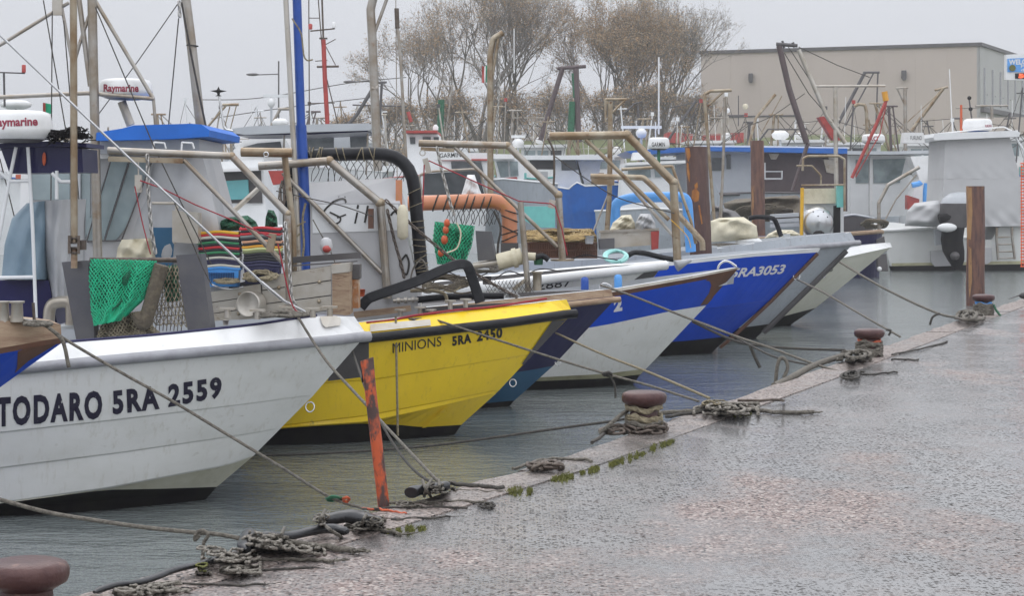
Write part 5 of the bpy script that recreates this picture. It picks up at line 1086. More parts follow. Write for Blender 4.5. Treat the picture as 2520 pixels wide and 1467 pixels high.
fender([(786, 1276), (820, 1275), (860, 1274), (905, 1276), (930, 1284)], 44, 'fat bag-shaped black fender lashed beside the orange pole', [.06] * 5, 'fenderm')
fender([(1012, 1215), (1040, 1206), (1075, 1199), (1108, 1198)], 36, 'open-ended black fender on the edge right of the orange pole', [.06] * 4, 'fenderm', True)
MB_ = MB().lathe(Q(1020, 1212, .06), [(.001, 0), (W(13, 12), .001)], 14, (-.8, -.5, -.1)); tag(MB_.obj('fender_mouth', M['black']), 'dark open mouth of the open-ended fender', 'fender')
lsh = MB()
for (x0, y0), (x1, y1), u in (((800, 1256), (786, 1296), .1), ((905, 1262), (890, 1296), .1), ((700, 1300), (690, 1336), .09), ((795, 1290), (840, 1322), .09), ((1040, 1182), (1060, 1222), .1), ((1062, 1180), (1044, 1222), .1), ((1080, 1182), (1090, 1216), .1)):
    lsh.tube(spline([Q(x0, y0, .03), Q((x0 + x1) / 2 - 3, (y0 + y1) / 2, u + .03), Q(x1, y1, .01)], 6), .009, 6)
tag(lsh.obj('lashing_ropes', M['rope']), 'thin grey cords lashing the black fenders to the quay', 'ropes')
px_line([(-40, 1218), (0, 1230), (120, 1262), (240, 1282), (360, 1299), (478, 1311), (540, 1316), (610, 1330), (690, 1345)], [10.4, 10.4, 10.4, 10.3, 10.2, 10.15, 10.1, 10.05, 10.0], 11, 'mooring_rope', 'thick fuzzy grey rope coming in low from the left frame edge to the knotted loop', 'rope', 'rope', seg=8)
px_line([(492, 1318), (480, 1330), (484, 1312), (500, 1306), (512, 1318), (502, 1336), (500, 1360), (497, 1385), (490, 1398)], 10.1, 9, 'rope_loop', 'grey rope knot with hanging tail where the low left rope ends', 'rope', 'rope', seg=8)
qtangle(660, 1332, 70, 16, 9, 9, 'ropelight', 'rope_tangle', 'thick knotted grey ropes piled over the first black fenders', 2, 20, .13, .15)
qtangle(560, 1366, 70, 16, 9, 8, 'ropelight', 'rope_tangle', 'pale frayed rope tangle below the knotted loop', 3, 16, .10, .1)
qtangle(560, 1402, 70, 9, 9, 8, 'ropelight', 'rope_tangle', 'flattened rope tangle lying along the lower edge of the quay', 5, 13, .06)
qtangle(350, 1452, 100, 12, 9, 9, 'ropelight', 'rope_tangle', 'rope tangle at the bottom edge of the photo right of the big bollard', 6, 16, .07, -.08)
qtangle(730, 1346, 60, 12, 9, 8, 'ropelight', 'rope_tangle', 'frayed pale rope knots right of the thick knotted heap', 61, 12, .09, .12)
qtangle(880, 1296, 60, 9, 8, 6, 'rope', 'rope_tangle', 'thin ropes tangled at the right end of the long fender', 62, 10, .06, -.1)
qtangle(790, 1276, 18, 16, 8, 6, 'ropelight', 'rope_tangle', 'rope turns round the left end of the bag-shaped fender', 63, 8, .12)
qtangle(915, 1282, 24, 12, 8, 6, 'rope', 'rope_tangle', 'rope turns round the right end of the bag-shaped fender', 64, 9, .12)
qtangle(500, 1392, 22, 14, 8, 5, 'moss', 'green_cord', 'yellow-green cord knotted round the hose fender', 8, 4, .08)
qline([(700, 1342), (760, 1350), (820, 1358), (876, 1366)], 16, 'rope', 'thick frayed rope tail pointing right over the gravel', fray=14)
qline([(508, 1389), (600, 1386), (720, 1381), (790, 1384), (818, 1387)], 9, 'rope', 'old rope end with matted tip below the frayed tail', fray=16)
qline([(560, 1408), (660, 1404), (770, 1399)], 6, 'ropedark', 'thin dark rope end lying below the matted rope tip', fray=8)
qline([(410, 1438), (520, 1441), (600, 1444), (652, 1440)], 6, 'ropedark', 'thin dark line lying lowest on the quay left of the puddle', fray=6)
qline([(854, 1298), (900, 1306), (964, 1314), (985, 1322)], 10, 'rope', 'short grey rope running from the long fender toward moss', fray=8)
qline([(893, 1256), (1000, 1254), (1147, 1252)], 6, 'ropedark', 'dark taut line on the quay right of the orange pole foot'); qline([(893, 1255), (930, 1257), (970, 1262), (1003, 1268)], 6, 'orfloat', 'orange strand lying at the orange pole foot')
qline([(961, 1242), (1030, 1240), (1095, 1237), (1150, 1236), (1200, 1243)], 7, 'rope', 'wavy grey rope along the edge between orange pole and moss tufts'); qtangle(1198, 1245, 18, 7, 7, 5, 'ropedark', 'rope_tangle', 'small dark rope clump near the first moss tuft', 11, 5, .02); qtangle(1020, 1240, 60, 6, 9, 5, 'rope', 'rope_tangle', 'low rope clutter right behind the orange pole foot', 12, 6, .03)
qline([(964, 1282), (1040, 1279), (1111, 1275)], 6, 'ropedark', 'thin dark rope end with a knotted tip on the quay', fray=5)
qline([(1090, 1195), (1140, 1199), (1190, 1203), (1236, 1207)], 11, 'ropedark', 'straight dark rope leading right from the open-ended fender'); qline([(1110, 1208), (1180, 1211), (1240, 1213)], 5, 'rope', 'thin rope below the straight dark rope'); qtangle(1075, 1200, 40, 13, 9, 6, 'rope', 'rope_tangle', 'grey rope knotted over the open-ended fender', 14, 13, .12)
hp = MB()
rd = random.Random(5)
for k in range(3): hp.chain(spline([Q(1302 + 80 * rd.random(), 1138 + 14 * rd.random(), .02 + .035 * rd.random()) for i in range(7)], 6), .085, .010, 6)
tag(hp.obj('chain', M['chain']), 'rusty chain heap on the edge between the moss and the open fender', 'chain'); qline([(1263, 1158), (1300, 1146), (1345, 1134), (1400, 1134), (1453, 1138)], 8, 'rope', 'grey rope threaded through the rusty chain heap')
qline([(1500, 1058), (1480, 1078), (1456, 1095)], 9, 'ropedark', 'dark rope slipping over the edge left of the chained bollard')
px_line([(1475, 1068), (1500, 1046), (1525, 1024), (1545, 1010)], [14.6, 14.6, 14.7, 14.8], 12, 'rope', 'braided rope climbing from the edge to the chained bollard', 'rope', 'rope')
# right of the chained bollard
qline([(1625, 1022), (1690, 1018), (1756, 1012), (1850, 1014), (1920, 1020), (1997, 1020)], 11, 'rope', 'long frayed rope tail lying right of the chained bollard', fray=10); qline([(1640, 1030), (1700, 1022), (1760, 1010), (1830, 1000)], 9, 'ropedark', 'dark rope from the chained bollard to the clump')
qtangle(1785, 1006, 70, 13, 10, 8, 'ropelight', 'rope_tangle', 'big clump of old grey rope on the edge right of the chained bollard', 22, 18, .11); qtangle(1745, 995, 40, 9, 8, 5, 'ropetan', 'rope_tangle', 'pale cord knotted on top of the big rope clump', 23, 5, .11)
ck = MB().chain(spline([Q(1800, 1000, .05), Q(1830, 1003, .03), Q(1858, 1008, .02)], 5), .10, .012, 6); ck.tube([Q(1815, 985, .02), Q(1870, 986, .02), Q(1900, 984, .03), Q(1929, 986, .02), Q(1925, 986, .12)], .012, 6); tag(ck.obj('anchor_rod', M['chain']), 'rusty rod with upright pin fixed to the edge behind the rope clump', 'anchor rod')
# near the third bollard
px_line([(2090, 872), (2060, 880), (2020, 893), (1985, 908), (1950, 928), (1905, 950)], [21.6, 21.3, 20.7, 20.1, 19.4, 18.6], 16, 'rope_braid', 'thick braided rope running down along the edge from the orange-banded bollard', 'rope', 'rope', seg=8)
qtangle(2100, 876, 36, 10, 9, 9, 'rope', 'rope_tangle', 'thick rope heap at the left foot of the orange-banded bollard', 32, 14, .13); qtangle(2098, 922, 28, 7, 8, 7, 'ropedark', 'rope_knot', 'dark rope knot on the quay below the orange-banded bollard', 33, 6, .05)
qline([(2120, 924), (2160, 922), (2209, 918)], 5, 'ropedark', 'thin tail leading right from the dark rope knot'); qline([(2190, 888), (2230, 888), (2262, 887)], 5, 'ropedark', 'short dark strand right of the orange-banded bollard'); qline([(2196, 876), (2260, 862), (2330, 845)], 5, 'ropedark', 'long dark strand lying along the far edge joint')
qtangle(2384, 776, 30, 8, 8, 8, 'rope', 'rope_tangle', 'brown rope heap left of the smallest bollard', 41, 13, .12); px_line([(2445, 750), (2450, 762), (2462, 778)], 29.6, 6, 'rope', 'green rope end leaning off the smallest bollard', 'rope', 'dgreen')
# mooring lines
px_line([(-30, 788), (40, 786), (90, 797), (120, 806), (165, 838), (300, 918), (420, 985), (560, 1070), (700, 1155), (790, 1212), (838, 1235), (900, 1252), (945, 1256)], [11.6, 11.5, 11.45, 11.4, 11.4, 11.35, 11.3, 11.3, 11.25, 11.2, 11.2, 11.15, 11.1], 8, 'mooring_rope', 'grey mooring rope slanting across the white hull from the left blue bow', 'mooring rope', 'rope', seg=8)
px_line([(120, 806), (150, 832), (160, 856), (165, 880), (170, 905)], 11.3, 10, 'rope_tail', 'frayed rope tail hanging before the white hull rail', 'rope', 'rope'); tangle(lb, 95, 795, 40, 7, .2, 9, 8, 'rope', 'rope_knot', 'thick rope knotted round the timber bow of the left blue boat', 'rope', dz=.06, seed=45, loops=5)
tangle(None, 826, 1226, 26, 9, 0, 9, 5, 'dgreen', 'rope_knot', 'green twine knot on the slanting mooring rope', 'twine', dz=.03, d=11.2, seed=46, loops=5); tangle(None, 852, 1228, 10, 10, 0, 9, 3, 'orfloat', 'twine_tuft', 'orange twine tuft beside the green twine knot', 'twine', dz=.02, d=11.15, seed=47, loops=6)
px_line([(732, 778), (800, 884), (872, 965), (905, 1000), (945, 1045), (1006, 1110), (1066, 1173), (1085, 1190)], [15.0, 14.4, 13.8, 13.5, 13.2, 12.7, 12.2, 12.1], 8, 'mooring_rope', 'grey mooring rope from the white bow cleat passing behind the orange pole', 'mooring rope', 'rope')
px_line([(868, 866), (885, 915), (905, 970), (940, 1044), (975, 1103), (1010, 1148), (1045, 1178), (1075, 1192)], [15.2, 14.6, 14, 13.4, 12.9, 12.5, 12.2, 12.1], 7, 'mooring_rope', 'darker slack mooring rope beside the white bow line', 'mooring rope', 'ropedark')
px_line([(640, 1122), (800, 1116), (950, 1107), (1090, 1094), (1232, 1075), (1380, 1054), (1500, 1038), (1545, 1030)], [15.6, 15.5, 15.4, 15.3, 15.1, 15.0, 14.9, 14.8], 7, 'mooring_rope', 'dark level rope just above the water leading left from the chained bollard', 'mooring rope', 'ropedark')
px_line([(1056, 782), (1231, 839), (1370, 884), (1480, 917), (1600, 950), (1719, 988)], [18.8, 18.2, 17.7, 17.2, 16.8, 16.2], 6, 'mooring_rope', 'speckled grey rope from the yellow rail to the big rope clump', 'mooring rope', 'rope'); px_line([(1490, 918), (1504, 930), (1513, 950), (1515, 980)], 17.1, 6, 'rope_tail', 'rope end hanging from a knot in the yellow boat line', 'rope', 'ropedark'); tangle(None, 1495, 920, 12, 7, 0, 7, 6, 'ropedark', 'rope_knot', 'knot in the speckled yellow boat line', 'rope', dz=.02, d=17.1, seed=51, loops=3)
px_line([(1368, 820), (1480, 871), (1600, 918), (1745, 980)], [21.8, 20, 18.2, 16.4], 6, 'mooring_rope', 'pale rope from the navy stem to the big rope clump', 'mooring rope', 'ropetan')
px_line([(1478, 702), (1560, 730), (1680, 778), (1800, 824), (1900, 858), (2000, 895), (2075, 918)], [24, 23.5, 22.8, 22, 21.4, 20.6, 20], 6, 'mooring_rope', 'grey rope from the boat 2 rail ring to the dark knot', 'mooring rope', 'rope')
px_line([(1705, 792), (1800, 836), (1860, 850), (1960, 858), (2079, 862)], [24.4, 23.4, 22.8, 22.3, 21.9], 7, 'mooring_rope', 'dark rope from behind boat 2 to the orange-banded bollard', 'mooring rope', 'ropedark')
px_line([(1700, 785), (1780, 815), (1850, 852), (1910, 880), (1990, 898)], [24.4, 23.6, 22.6, 21.4, 20.2], 5, 'mooring_rope', 'thin line under the boat 2 ropes ending at the hanging loop', 'mooring rope', 'ropedark'); px_line([(1845, 850), (1858, 880), (1870, 905)], 22.6, 9, 'rope_tail', 'dark rope tail dipping into the water under the boat 2 lines', 'rope', 'ropedark')
px_line([(1908, 948), (1912, 905), (1920, 882), (1932, 885), (1938, 905), (1928, 930)], 19.2, 9, 'rope_loop', 'rope loop hanging over the edge left of the dark knot', 'rope', 'rope')
px_line([(1961, 688), (2030, 722), (2120, 775), (2215, 829)], [29.3, 28, 26.4, 24.6], 5, 'mooring_rope', 'thin taut line from the deep blue bow ring to the third bollard area', 'mooring rope', 'rope'); px_line([(2180, 812), (2192, 814), (2186, 826)], 25, 6, 'rope_knot', 'small knot near the quay end of the taut line', 'rope', 'ropedark')
px_line([(2066, 645), (2180, 712), (2310, 772), (2375, 781)], [35.6, 33, 30.6, 29.6], 6, 'mooring_rope', 'sagging rope from the pale cream bow to the smallest bollard', 'mooring rope', 'rope'); px_line([(2312, 772), (2295, 780), (2288, 800)], 30.5, 6, 'rope_tail', 'knotted tail hanging from the sagging cream boat rope', 'rope', 'ropedark')
px_line([(974, 779), (976, 900), (978, 1000), (979, 1073)], [18.6, 18.5, 18.4, 18.4], 6, 'mooring_rope', 'speckled cord hanging straight down the yellow hull', 'cord', 'ropetan', smooth=False)
# orange pole with a pinched open top
pc = Q(945, 1250); pt = P(903, 884, 11.18); op_ = MB(); n = 16; V = []; ns = 14
for i in range(ns + 1):
    k = i / ns; c = pc.lerp(pt, k) - Vector((0, 0, .8 * (1 - k) * 0)); r = W(14.5, 11.2); pin = max(0, (k - .82) / .18)
    for j in range(n):
        a = 2 * pi * j / n; V.append(c + Vector((r * cos(a) * (1 + .12 * pin), r * sin(a) * (1 - .55 * pin), .012 * pin * cos(a))))
Fc = [(i * n + j, i * n + (j + 1) % n, (i + 1) * n + (j + 1) % n, (i + 1) * n + j) for i in range(ns) for j in range(n)]
op_.add(V, Fc, smooth=True); inner = [pt + (v - pt) * .8 - Vector((0, 0, .0)) for v in V[-n:]]; low = [v - Vector((0, 0, .12)) for v in inner]
op_.add(V[-n:] + inner, [(j, (j + 1) % n, n + (j + 1) % n, n + j) for j in range(n)], 1); op_.add(inner + low, [(j, (j + 1) % n, n + (j + 1) % n, n + j) for j in range(n)], 2); op_.add(low, [tuple(range(n))], 2)
tag(op_.obj('rusty_pole', [M['orust'], M['orange'], M['black']]), 'leaning pole with flaking orange paint and pinched open top', 'pole')
# wooden piles
def pile(px0, px1, y0, y1, d, m, label, lean=0, grp='wooden mooring piles', zb=-1.0):
    r = W((px1 - px0) / 2, d); t = P((px0 + px1) / 2, y0, d); b = P((px0 + px1) / 2 + lean, y1, d); dirv = (t - b).normalized(); b = b + dirv * ((zb - b.z) / dirv.z)
    rd = random.Random(int(px0)); mb = MB(); n = 22; ns = 40; V = []
    ph = [rd.random() * 6 for _ in range(5)]
    for i in range(ns + 1):
        c = b.lerp(t, i / ns)
        for j in range(n):
            a = 2 * pi * j / n; k = 1 + .045 * sin(a * 3 + ph[0] + i * .12) + .03 * sin(a * 7 + ph[1] - i * .3) + rd.uniform(-.018, .018); V.append(c + Vector((r * k * cos(a), r * k * sin(a), 0)))
    mb.add(V, [(i * n + j, i * n + (j + 1) % n, (i + 1) * n + (j + 1) % n, (i + 1) * n + j) for i in range(ns) for j in range(n)], smooth=True); mb.add(V[-n:], [tuple(range(n))])
    return tag(mb.obj('mooring_pile', M[m]), label, 'pile', grp)
pile(1686, 1740, 361, 602, 31.3, 'bark', 'dark bark-covered pile with an orange scar behind the ochre gantry', 12)
pile(1847, 1880, 346, 527, 58, 'pilewood', 'distant brown pile standing between the masts left of the silver engine', 2)
pile(2378, 2422, 458, 745, 43, 'pilewood', 'reddish debarked pile standing before the white motor boat', 0)
pb_ = [o for o in COL.objects if o.get('label', '').startswith('dark bark-covered')][0]; pv_ = bvh_of(pb_)
M['tanwood'] = mat('bare_tan_wood', (.36, .20, .08), (.22, .11, .05), 9, .4, .7, .5, stretch=(1, 1, .2)); M['scar'] = mat('fresh_orange_wood', (.42, .17, .03), (.25, .08, .02), 9, .4, .7, .5)
for poly in (((1688, 364), (1697, 364), (1700, 384), (1694, 398), (1690, 384)), ((1703, 470), (1712, 462), (1721, 474), (1719, 494), (1710, 498), (1702, 488)), ((1709, 455), (1716, 448), (1717, 462), (1710, 466)), ((1690, 402), (1694, 400), (1698, 430), (1697, 450), (1692, 430)), ((1718, 505), (1722, 505), (1729, 550), (1726, 552))): patch(poly, pv_, 'bark_scar', M['scar'], pb_, .004, 5)
fp_ = [o for o in COL.objects if o.get('label', '').startswith('reddish debarked')][0]; fv_ = bvh_of(fp_)
for poly in (((2380, 462), (2391, 462), (2393, 520), (2389, 590), (2382, 588)), ((2383, 606), (2390, 610), (2392, 690), (2386, 735), (2383, 700))): patch(poly, fv_, 'bark_scar', M['tanwood'], fp_, .004, 6)
# moss along the joint
ms_ = MB(); rd = random.Random(77)
for (x0, y0, x1, y1, w_, n) in ((1245, 1212, 1318, 1211, 12, 320), (1352, 1184, 1455, 1168, 9, 420), (1430, 1168, 1520, 1142, 10, 460), (1500, 1146, 1590, 1118, 9, 360), (1590, 1112, 1658, 1088, 8, 260), (955, 1312, 1050, 1304, 9, 380), (1800, 1024, 1850, 1020, 6, 120)):
    cl_c = [rd.random() for _ in range(6)]
    for k in range(n):
        t = min(1, max(0, rd.choice(cl_c) + rd.gauss(0, .038))); x = x0 + (x1 - x0) * t; y = y0 + (y1 - y0) * t + rd.gauss(0, w_ * .36) * (.35 + sin(pi * t)); c = Q(x, y)
        for q in range(2):
            a = rd.random() * 6.28; l_ = rd.uniform(.008, .026); u = Vector((cos(a), sin(a), 0)) * rd.uniform(.003, .006); tip = c + Vector((rd.uniform(-.014, .014), rd.uniform(-.014, .014), l_)); ms_.add([c - u, c + u, tip], [(0, 1, 2)], mi=0)
o = stuff(ms_.obj('moss', M['moss'], origin=(0, 0, QZ))); o['label'] = 'yellow-green moss tufts growing in the joint of the quay coping'; o['category'] = 'moss'
bd = MB(); c = Q(2530, 728, .10); bd.ball(c, .13, 14, (1.2, .6, .5)); bd.slab([c + Vector(v) for v in ((-.05, -.03, .05), (-.30, -.02, -.05), (-.31, .02, -.06), (-.05, .05, .02))], (0, .03, .01)); bd.ball(c + Vector((.15, 0, .10)), .055, 10); bd.tube([c + Vector((.2, 0, .10)), c + Vector((.26, 0, .09))], [.014, .003], 6)
for sx_ in (-.02, .03): bd.tube([c + Vector((sx_, 0, -.06)), c + Vector((sx_, 0, -.10))], .008, 5)
tag(bd.obj('bird', M['feather']), 'dark bird at the far quay edge, cut by the right frame', 'bird')
# ------------------------------------------------------------------ background fleet, building, trees
def bgroot(name, label, cat, px, d, group=None):
    c = P(px, 490, d); return thing(name, label, cat, (c.x, d, 0), group)
def lines(root, segs, d, m, name, seg=6):
    """each entry: pixel polyline and pixel width; one spar = one part"""
    out = []
    for pts, wd in segs:
        mb = MB(); P3 = [P(x, y, d) for x, y in pts]; mb.pipe(P3, W(wd, d) / 2, seg); out.append(mb.obj(name, M[m] if isinstance(m, str) else m, root))
    return out
def bghull(root, top, bot, d, beam, m, trim=None, trimw=8):
    """hull seen along its side: sheer line and keel line in pixels, rounded in plan to a bow at each narrow end"""
    mb = MB(); n = 24; x0, x1 = top[0][0], top[-1][0]; V = []
    for i in range(n + 1):
        u = i / n; x = x0 + (x1 - x0) * u; yt = interp(top, x); xb = bot[0][0] + (bot[-1][0] - bot[0][0]) * u; hw = beam / 2 * (1 - (2 * u - 1) ** 4) ** .6 + .02
        for (px, py, k) in ((x, yt, 1.0), (x * .6 + xb * .4, yt * .55 + interp(bot, xb) * .45, .95), (xb, interp(bot, xb), .8)):
            a = P(px, py, d); V += [a + Vector((0, beam / 2 - hw * k, 0)), a + Vector((0, beam / 2 + hw * k, 0))]
    q = lambda i, j: i * 6 + j
    Fc = []
    for i in range(n):
        for a, b in ((0, 2), (2, 4), (5, 3), (3, 1), (1, 0)): Fc.append((q(i, a), q(i, b), q(i + 1, b), q(i + 1, a)))
    mb.add(V, Fc); h = mb.obj('hull', M[m], root)
    if trim: MB().tube([V[q(i, 0)] for i in range(n + 1)], W(trimw, d) / 2, 6).obj('rail', M[trim], h)
    return h
PP = px_panel
# 1 blue hulled trawler with white wheelhouse
t = bgroot('fishing_trawler', 'blue-hulled trawler with white wheelhouse seen between the navy and ochre gantries', 'trawler', 1450, 70)
bghull(t, [(1340, 455), (1400, 465), (1418, 448), (1440, 458), (1545, 453), (1580, 440)], [(1380, 600), (1560, 600)], 70, 4, 'blue2', 'cabin', 4)
wh = PP([(1365, 392), (1418, 392), (1432, 462), (1365, 470)], 71, 3, 'cabin', 'wheelhouse', t); PP([(1381, 393), (1416, 393), (1424, 418), (1382, 419)], 70.96, .1, 'dglass', 'window', wh); PP([(1288, 382), (1512, 382), (1512, 393), (1288, 393)], 70.5, 4, 'cabin', 'roof', t)
PP([(1420, 393), (1480, 393), (1476, 420), (1462, 448), (1438, 452)], 71.2, 2.5, 'white', 'foredeck_cover', t); PP([(1304, 394), (1362, 394), (1362, 416), (1304, 416)], 71.5, 1, 'dgrey', 'engine_bay', t); letter('A', [(1522, 468), (1536, 468), (1536, 456), (1522, 456)], bvh_of([o for o in t.children if o.name.startswith('hull')][0]), 'bow_letter', M['textwhite'], t, .02)
# 2 light grey boat
t = bgroot('fishing_trawler', 'light grey trawler with glazed wheelhouse right of the tan pole', 'trawler', 1290, 60)
bghull(t, [(1170, 446), (1240, 440), (1290, 445), (1376, 452)], [(1180, 600), (1370, 600)], 60, 3.6, 'greyhull', 'cabin', 5)
wh = PP([(1214, 386), (1290, 390), (1290, 446), (1226, 446)], 61, 2.6, 'cabin', 'wheelhouse', t); PP([(1221, 397), (1250, 397), (1252, 434), (1232, 436)], 60.96, .1, 'glass', 'window', wh); PP([(1254, 397), (1274, 397), (1276, 432), (1256, 434)], 60.96, .1, 'glass', 'window', wh); PP([(1210, 378), (1264, 380), (1266, 391), (1212, 391)], 60.5, 3.2, 'white', 'roof', t); PP([(1236, 438), (1272, 435), (1274, 443), (1242, 443)], 60.2, .1, 'redpaint', 'stripe', t); PP([(1288, 508), (1366, 508), (1366, 560), (1320, 560), (1288, 540)], 50, .8, 'turq', 'side_panel', t)
# 3 white boats with red stripes
t = bgroot('fishing_trawler', 'white boat with thin red stripes and blue-glazed bridge behind the black hose arch', 'trawler', 1050, 56)
bghull(t, [(930, 440), (1050, 430), (1200, 436)], [(950, 600), (1190, 600)], 57, 3.4, 'cabin', 'redpaint', 4)
wh = PP([(1000, 330), (1078, 330), (1084, 372), (1084, 440), (996, 440)], 58, 2.4, 'cabin', 'wheelhouse', t)
for x0, x1 in ((1008, 1022), (1040, 1060), (1067, 1080)): PP([(x0, 337), (x1, 337), (x1, 354), (x0 + 2, 354)], 57.96, .1, 'dglass', 'window', wh)
PP([(998, 321), (1076, 321), (1076, 327), (998, 327)], 57.6, 3, 'redpaint', 'roof_edge', wh); MB().lathe(P(1072, 320, 58.5), [(.08, 0), (.08, .1), (.03, .16)], 10).obj('lamp', M['white'], wh)
c2_ = PP([(1085, 376), (1200, 376), (1206, 440), (1085, 440)], 57.5, 2.6, 'cabin', 'cabin', t); PP([(1086, 391), (1204, 391), (1204, 395), (1086, 395)], 57.4, .1, 'redpaint', 'stripe', c2_); PP([(1110, 398), (1184, 398), (1190, 424), (1112, 424)], 57.44, .1, 'dglass', 'window', c2_)
rb = PP([(1070, 371), (1150, 373), (1160, 393), (1070, 393)], 55, .6, 'white', 'radar_housing', t); letter('GARMIN', [(1082, 388), (1135, 386), (1132, 375), (1082, 377)], bvh_of(rb), 'lettering', M['textblack'], rb, .01)
PP([(930, 408), (1000, 408), (1000, 420), (930, 420)], 54, .2, 'cabin', 'side_deck', t)
# windscreen frame on boat 2
wsn = PP([(1044, 428), (1090, 424), (1178, 420), (1192, 480), (1042, 480)], 26, .5, 'dglass', 'windscreen', bw.root); MB().pipe([P(x, y, 25.9) for x, y in ((1040, 485), (1030, 430), (1060, 422), (1170, 416), (1182, 424), (1200, 490))], W(6, 26) / 2, 8, .06).obj('windscreen_frame', M['steel'], wsn)
# 4 grey hard-top boat on the left
t = bgroot('hardtop_boat', 'boat with a long grey hard top behind the blue pole', 'boat', 730, 36)
PP([(566, 326), (572, 316), (620, 310), (760, 306), (905, 303), (918, 308), (912, 320), (760, 325), (600, 331)], 36, 2.6, 'cabingrey', 'hard_top', t); PP([(580, 330), (760, 327), (905, 321), (905, 324), (760, 331), (580, 333)], 36.2, 2.2, 'navy', 'top_lining', t)
for x in (574, 700, 905): lines(t, [(((x, 328), (x - 4, 430)), 5)], 36.5, 'steel', 'roof_post')
bghull(t, [(500, 420), (700, 410), (930, 420)], [(520, 590), (920, 590)], 37, 2.8, 'cabin', 'white', 5)
wh = PP([(600, 345), (640, 337), (700, 335), (720, 375), (720, 420), (570, 420), (572, 372)], 39, 2, 'white', 'cabin', t); PP([(598, 362), (634, 352), (690, 348), (694, 366), (600, 370)], 38.95, .1, 'dglass', 'window', wh); PP([(745, 335), (905, 330), (905, 372), (745, 378)], 39.2, .3, 'dglass', 'wheelhouse_window', t); PP([(822, 332), (860, 331), (862, 372), (822, 374)], 39.1, .1, 'cabingrey', 'screen', t); MB().pipe([P(x, y, 36) for x, y in ((574, 322), (552, 318), (546, 280), (539, 235))], W(6, 36) / 2, 8, .08).obj('antenna_pole', M['inox'], t); MB().lathe(P(538, 236, 36), [(.06, 0), (.02, .02), (.03, .06), (.15, .09), (.03, .11), (.001, .17)], 10).obj('antenna', M['black'], t)
# 5 aqua windowed cabin
t = bgroot('cabin_boat', 'white cabin boat with aqua window behind the two grey posts', 'cabin boat', 575, 28)
cbx = PP([(508, 400), (648, 392), (660, 640), (508, 640)], 29, 1.6, 'cabin', 'cabin', t); PP([(510, 424), (642, 418), (646, 500), (514, 500)], 28.97, .1, 'dgrey', 'window_frame', cbx); PP([(543, 446), (610, 442), (613, 490), (545, 492)], 28.9, .1, 'aqua', 'window', cbx); PP([(500, 418), (640, 412), (640, 419), (500, 425)], 28.7, 1.6, 'white', 'roof_edge', cbx); lines(t, [(((575, 520), (640, 460)), 14)], 28.6, 'alu', 'boom'); PP([(660, 420), (700, 420), (700, 450), (672, 455)], 27, .3, 'redpaint', 'red_locker', t)
bghull(t, [(440, 560), (560, 555), (700, 560)], [(450, 700), (690, 700)], 28.2, 2.4, 'cabin', 'white', 5)
# 6 long boat with blue roof edge and dark superstructure
t = bgroot('fishing_trawler', 'long trawler with bright blue roof edge and purple-brown superstructure', 'trawler', 1850, 68)
PP([(1540, 372), (1640, 364), (1730, 361), (2085, 365), (2085, 378), (1730, 371), (1560, 382)], 68, 6, 'blue2', 'roof_edge', t); PP([(1730, 358), (1860, 358), (2090, 362), (2090, 366), (1730, 362)], 68.2, 5.6, 'cabin', 'roof', t)
sb = PP([(1690, 372), (1860, 372), (1860, 480), (1690, 480)], 69, 4.5, 'cabingrey', 'deckhouse', t); PP([(1752, 388), (1780, 388), (1780, 420), (1752, 420)], 68.95, .1, 'dglass', 'window', sb); PP([(1788, 380), (1798, 380), (1798, 416), (1788, 416)], 68.95, .1, 'dglass', 'window', sb)
M['purple'] = mat('purple_brown_paint', (.10, .07, .07), (.07, .05, .05), 2, .4, .7, .5); s2 = PP([(1858, 376), (2085, 378), (2085, 520), (1858, 520)], 69, 4.5, 'purple', 'superstructure', t)
for x in (1892, 2035): PP([(x, 378), (x + 26, 378), (x + 18, 392), (x + 6, 392)], 68.9, .1, 'alu', 'bracket', s2)
PP([(2026, 392), (2062, 394), (2056, 428), (2034, 424)], 68.9, .1, 'alu', 'panel', s2); lines(s2, [(((1882, 400), (1882, 440), (1924, 440), (1924, 420)), 4), (((1884, 422), (1922, 422)), 3)], 68.6, 'white', 'rail')
bghull(t, [(1680, 478), (1850, 474), (2090, 476)], [(1690, 600), (2080, 600)], 66, 5, 'greyhull', 'dgrey', 5); lines(t, [(((1730, 480), (1820, 478)), 8)], 66, 'dgrey', 'boom')
blob(([(1810, 490), (1780, 500), (1770, 540)], [(1960, 480), (1985, 500), (1990, 545)]), None, 62, .9, 'muddy', 'net_heap', 'long brown net heap on the far trawler deck behind the brown pile', 'fishing net', .3, fr=6); blob(([(1760, 505), (1750, 520), (1742, 560)], [(1810, 520), (1830, 540), (1840, 570)]), None, 58, .6, 'dgrey', 'tarp_heap', 'slate grey tarpaulin heap left of the brown pile', 'tarpaulin', .2, fr=5)
PP([(1700, 400), (1740, 400), (1790, 530), (1700, 530)], 60, .5, 'greyhull', 'bow_flare', t)
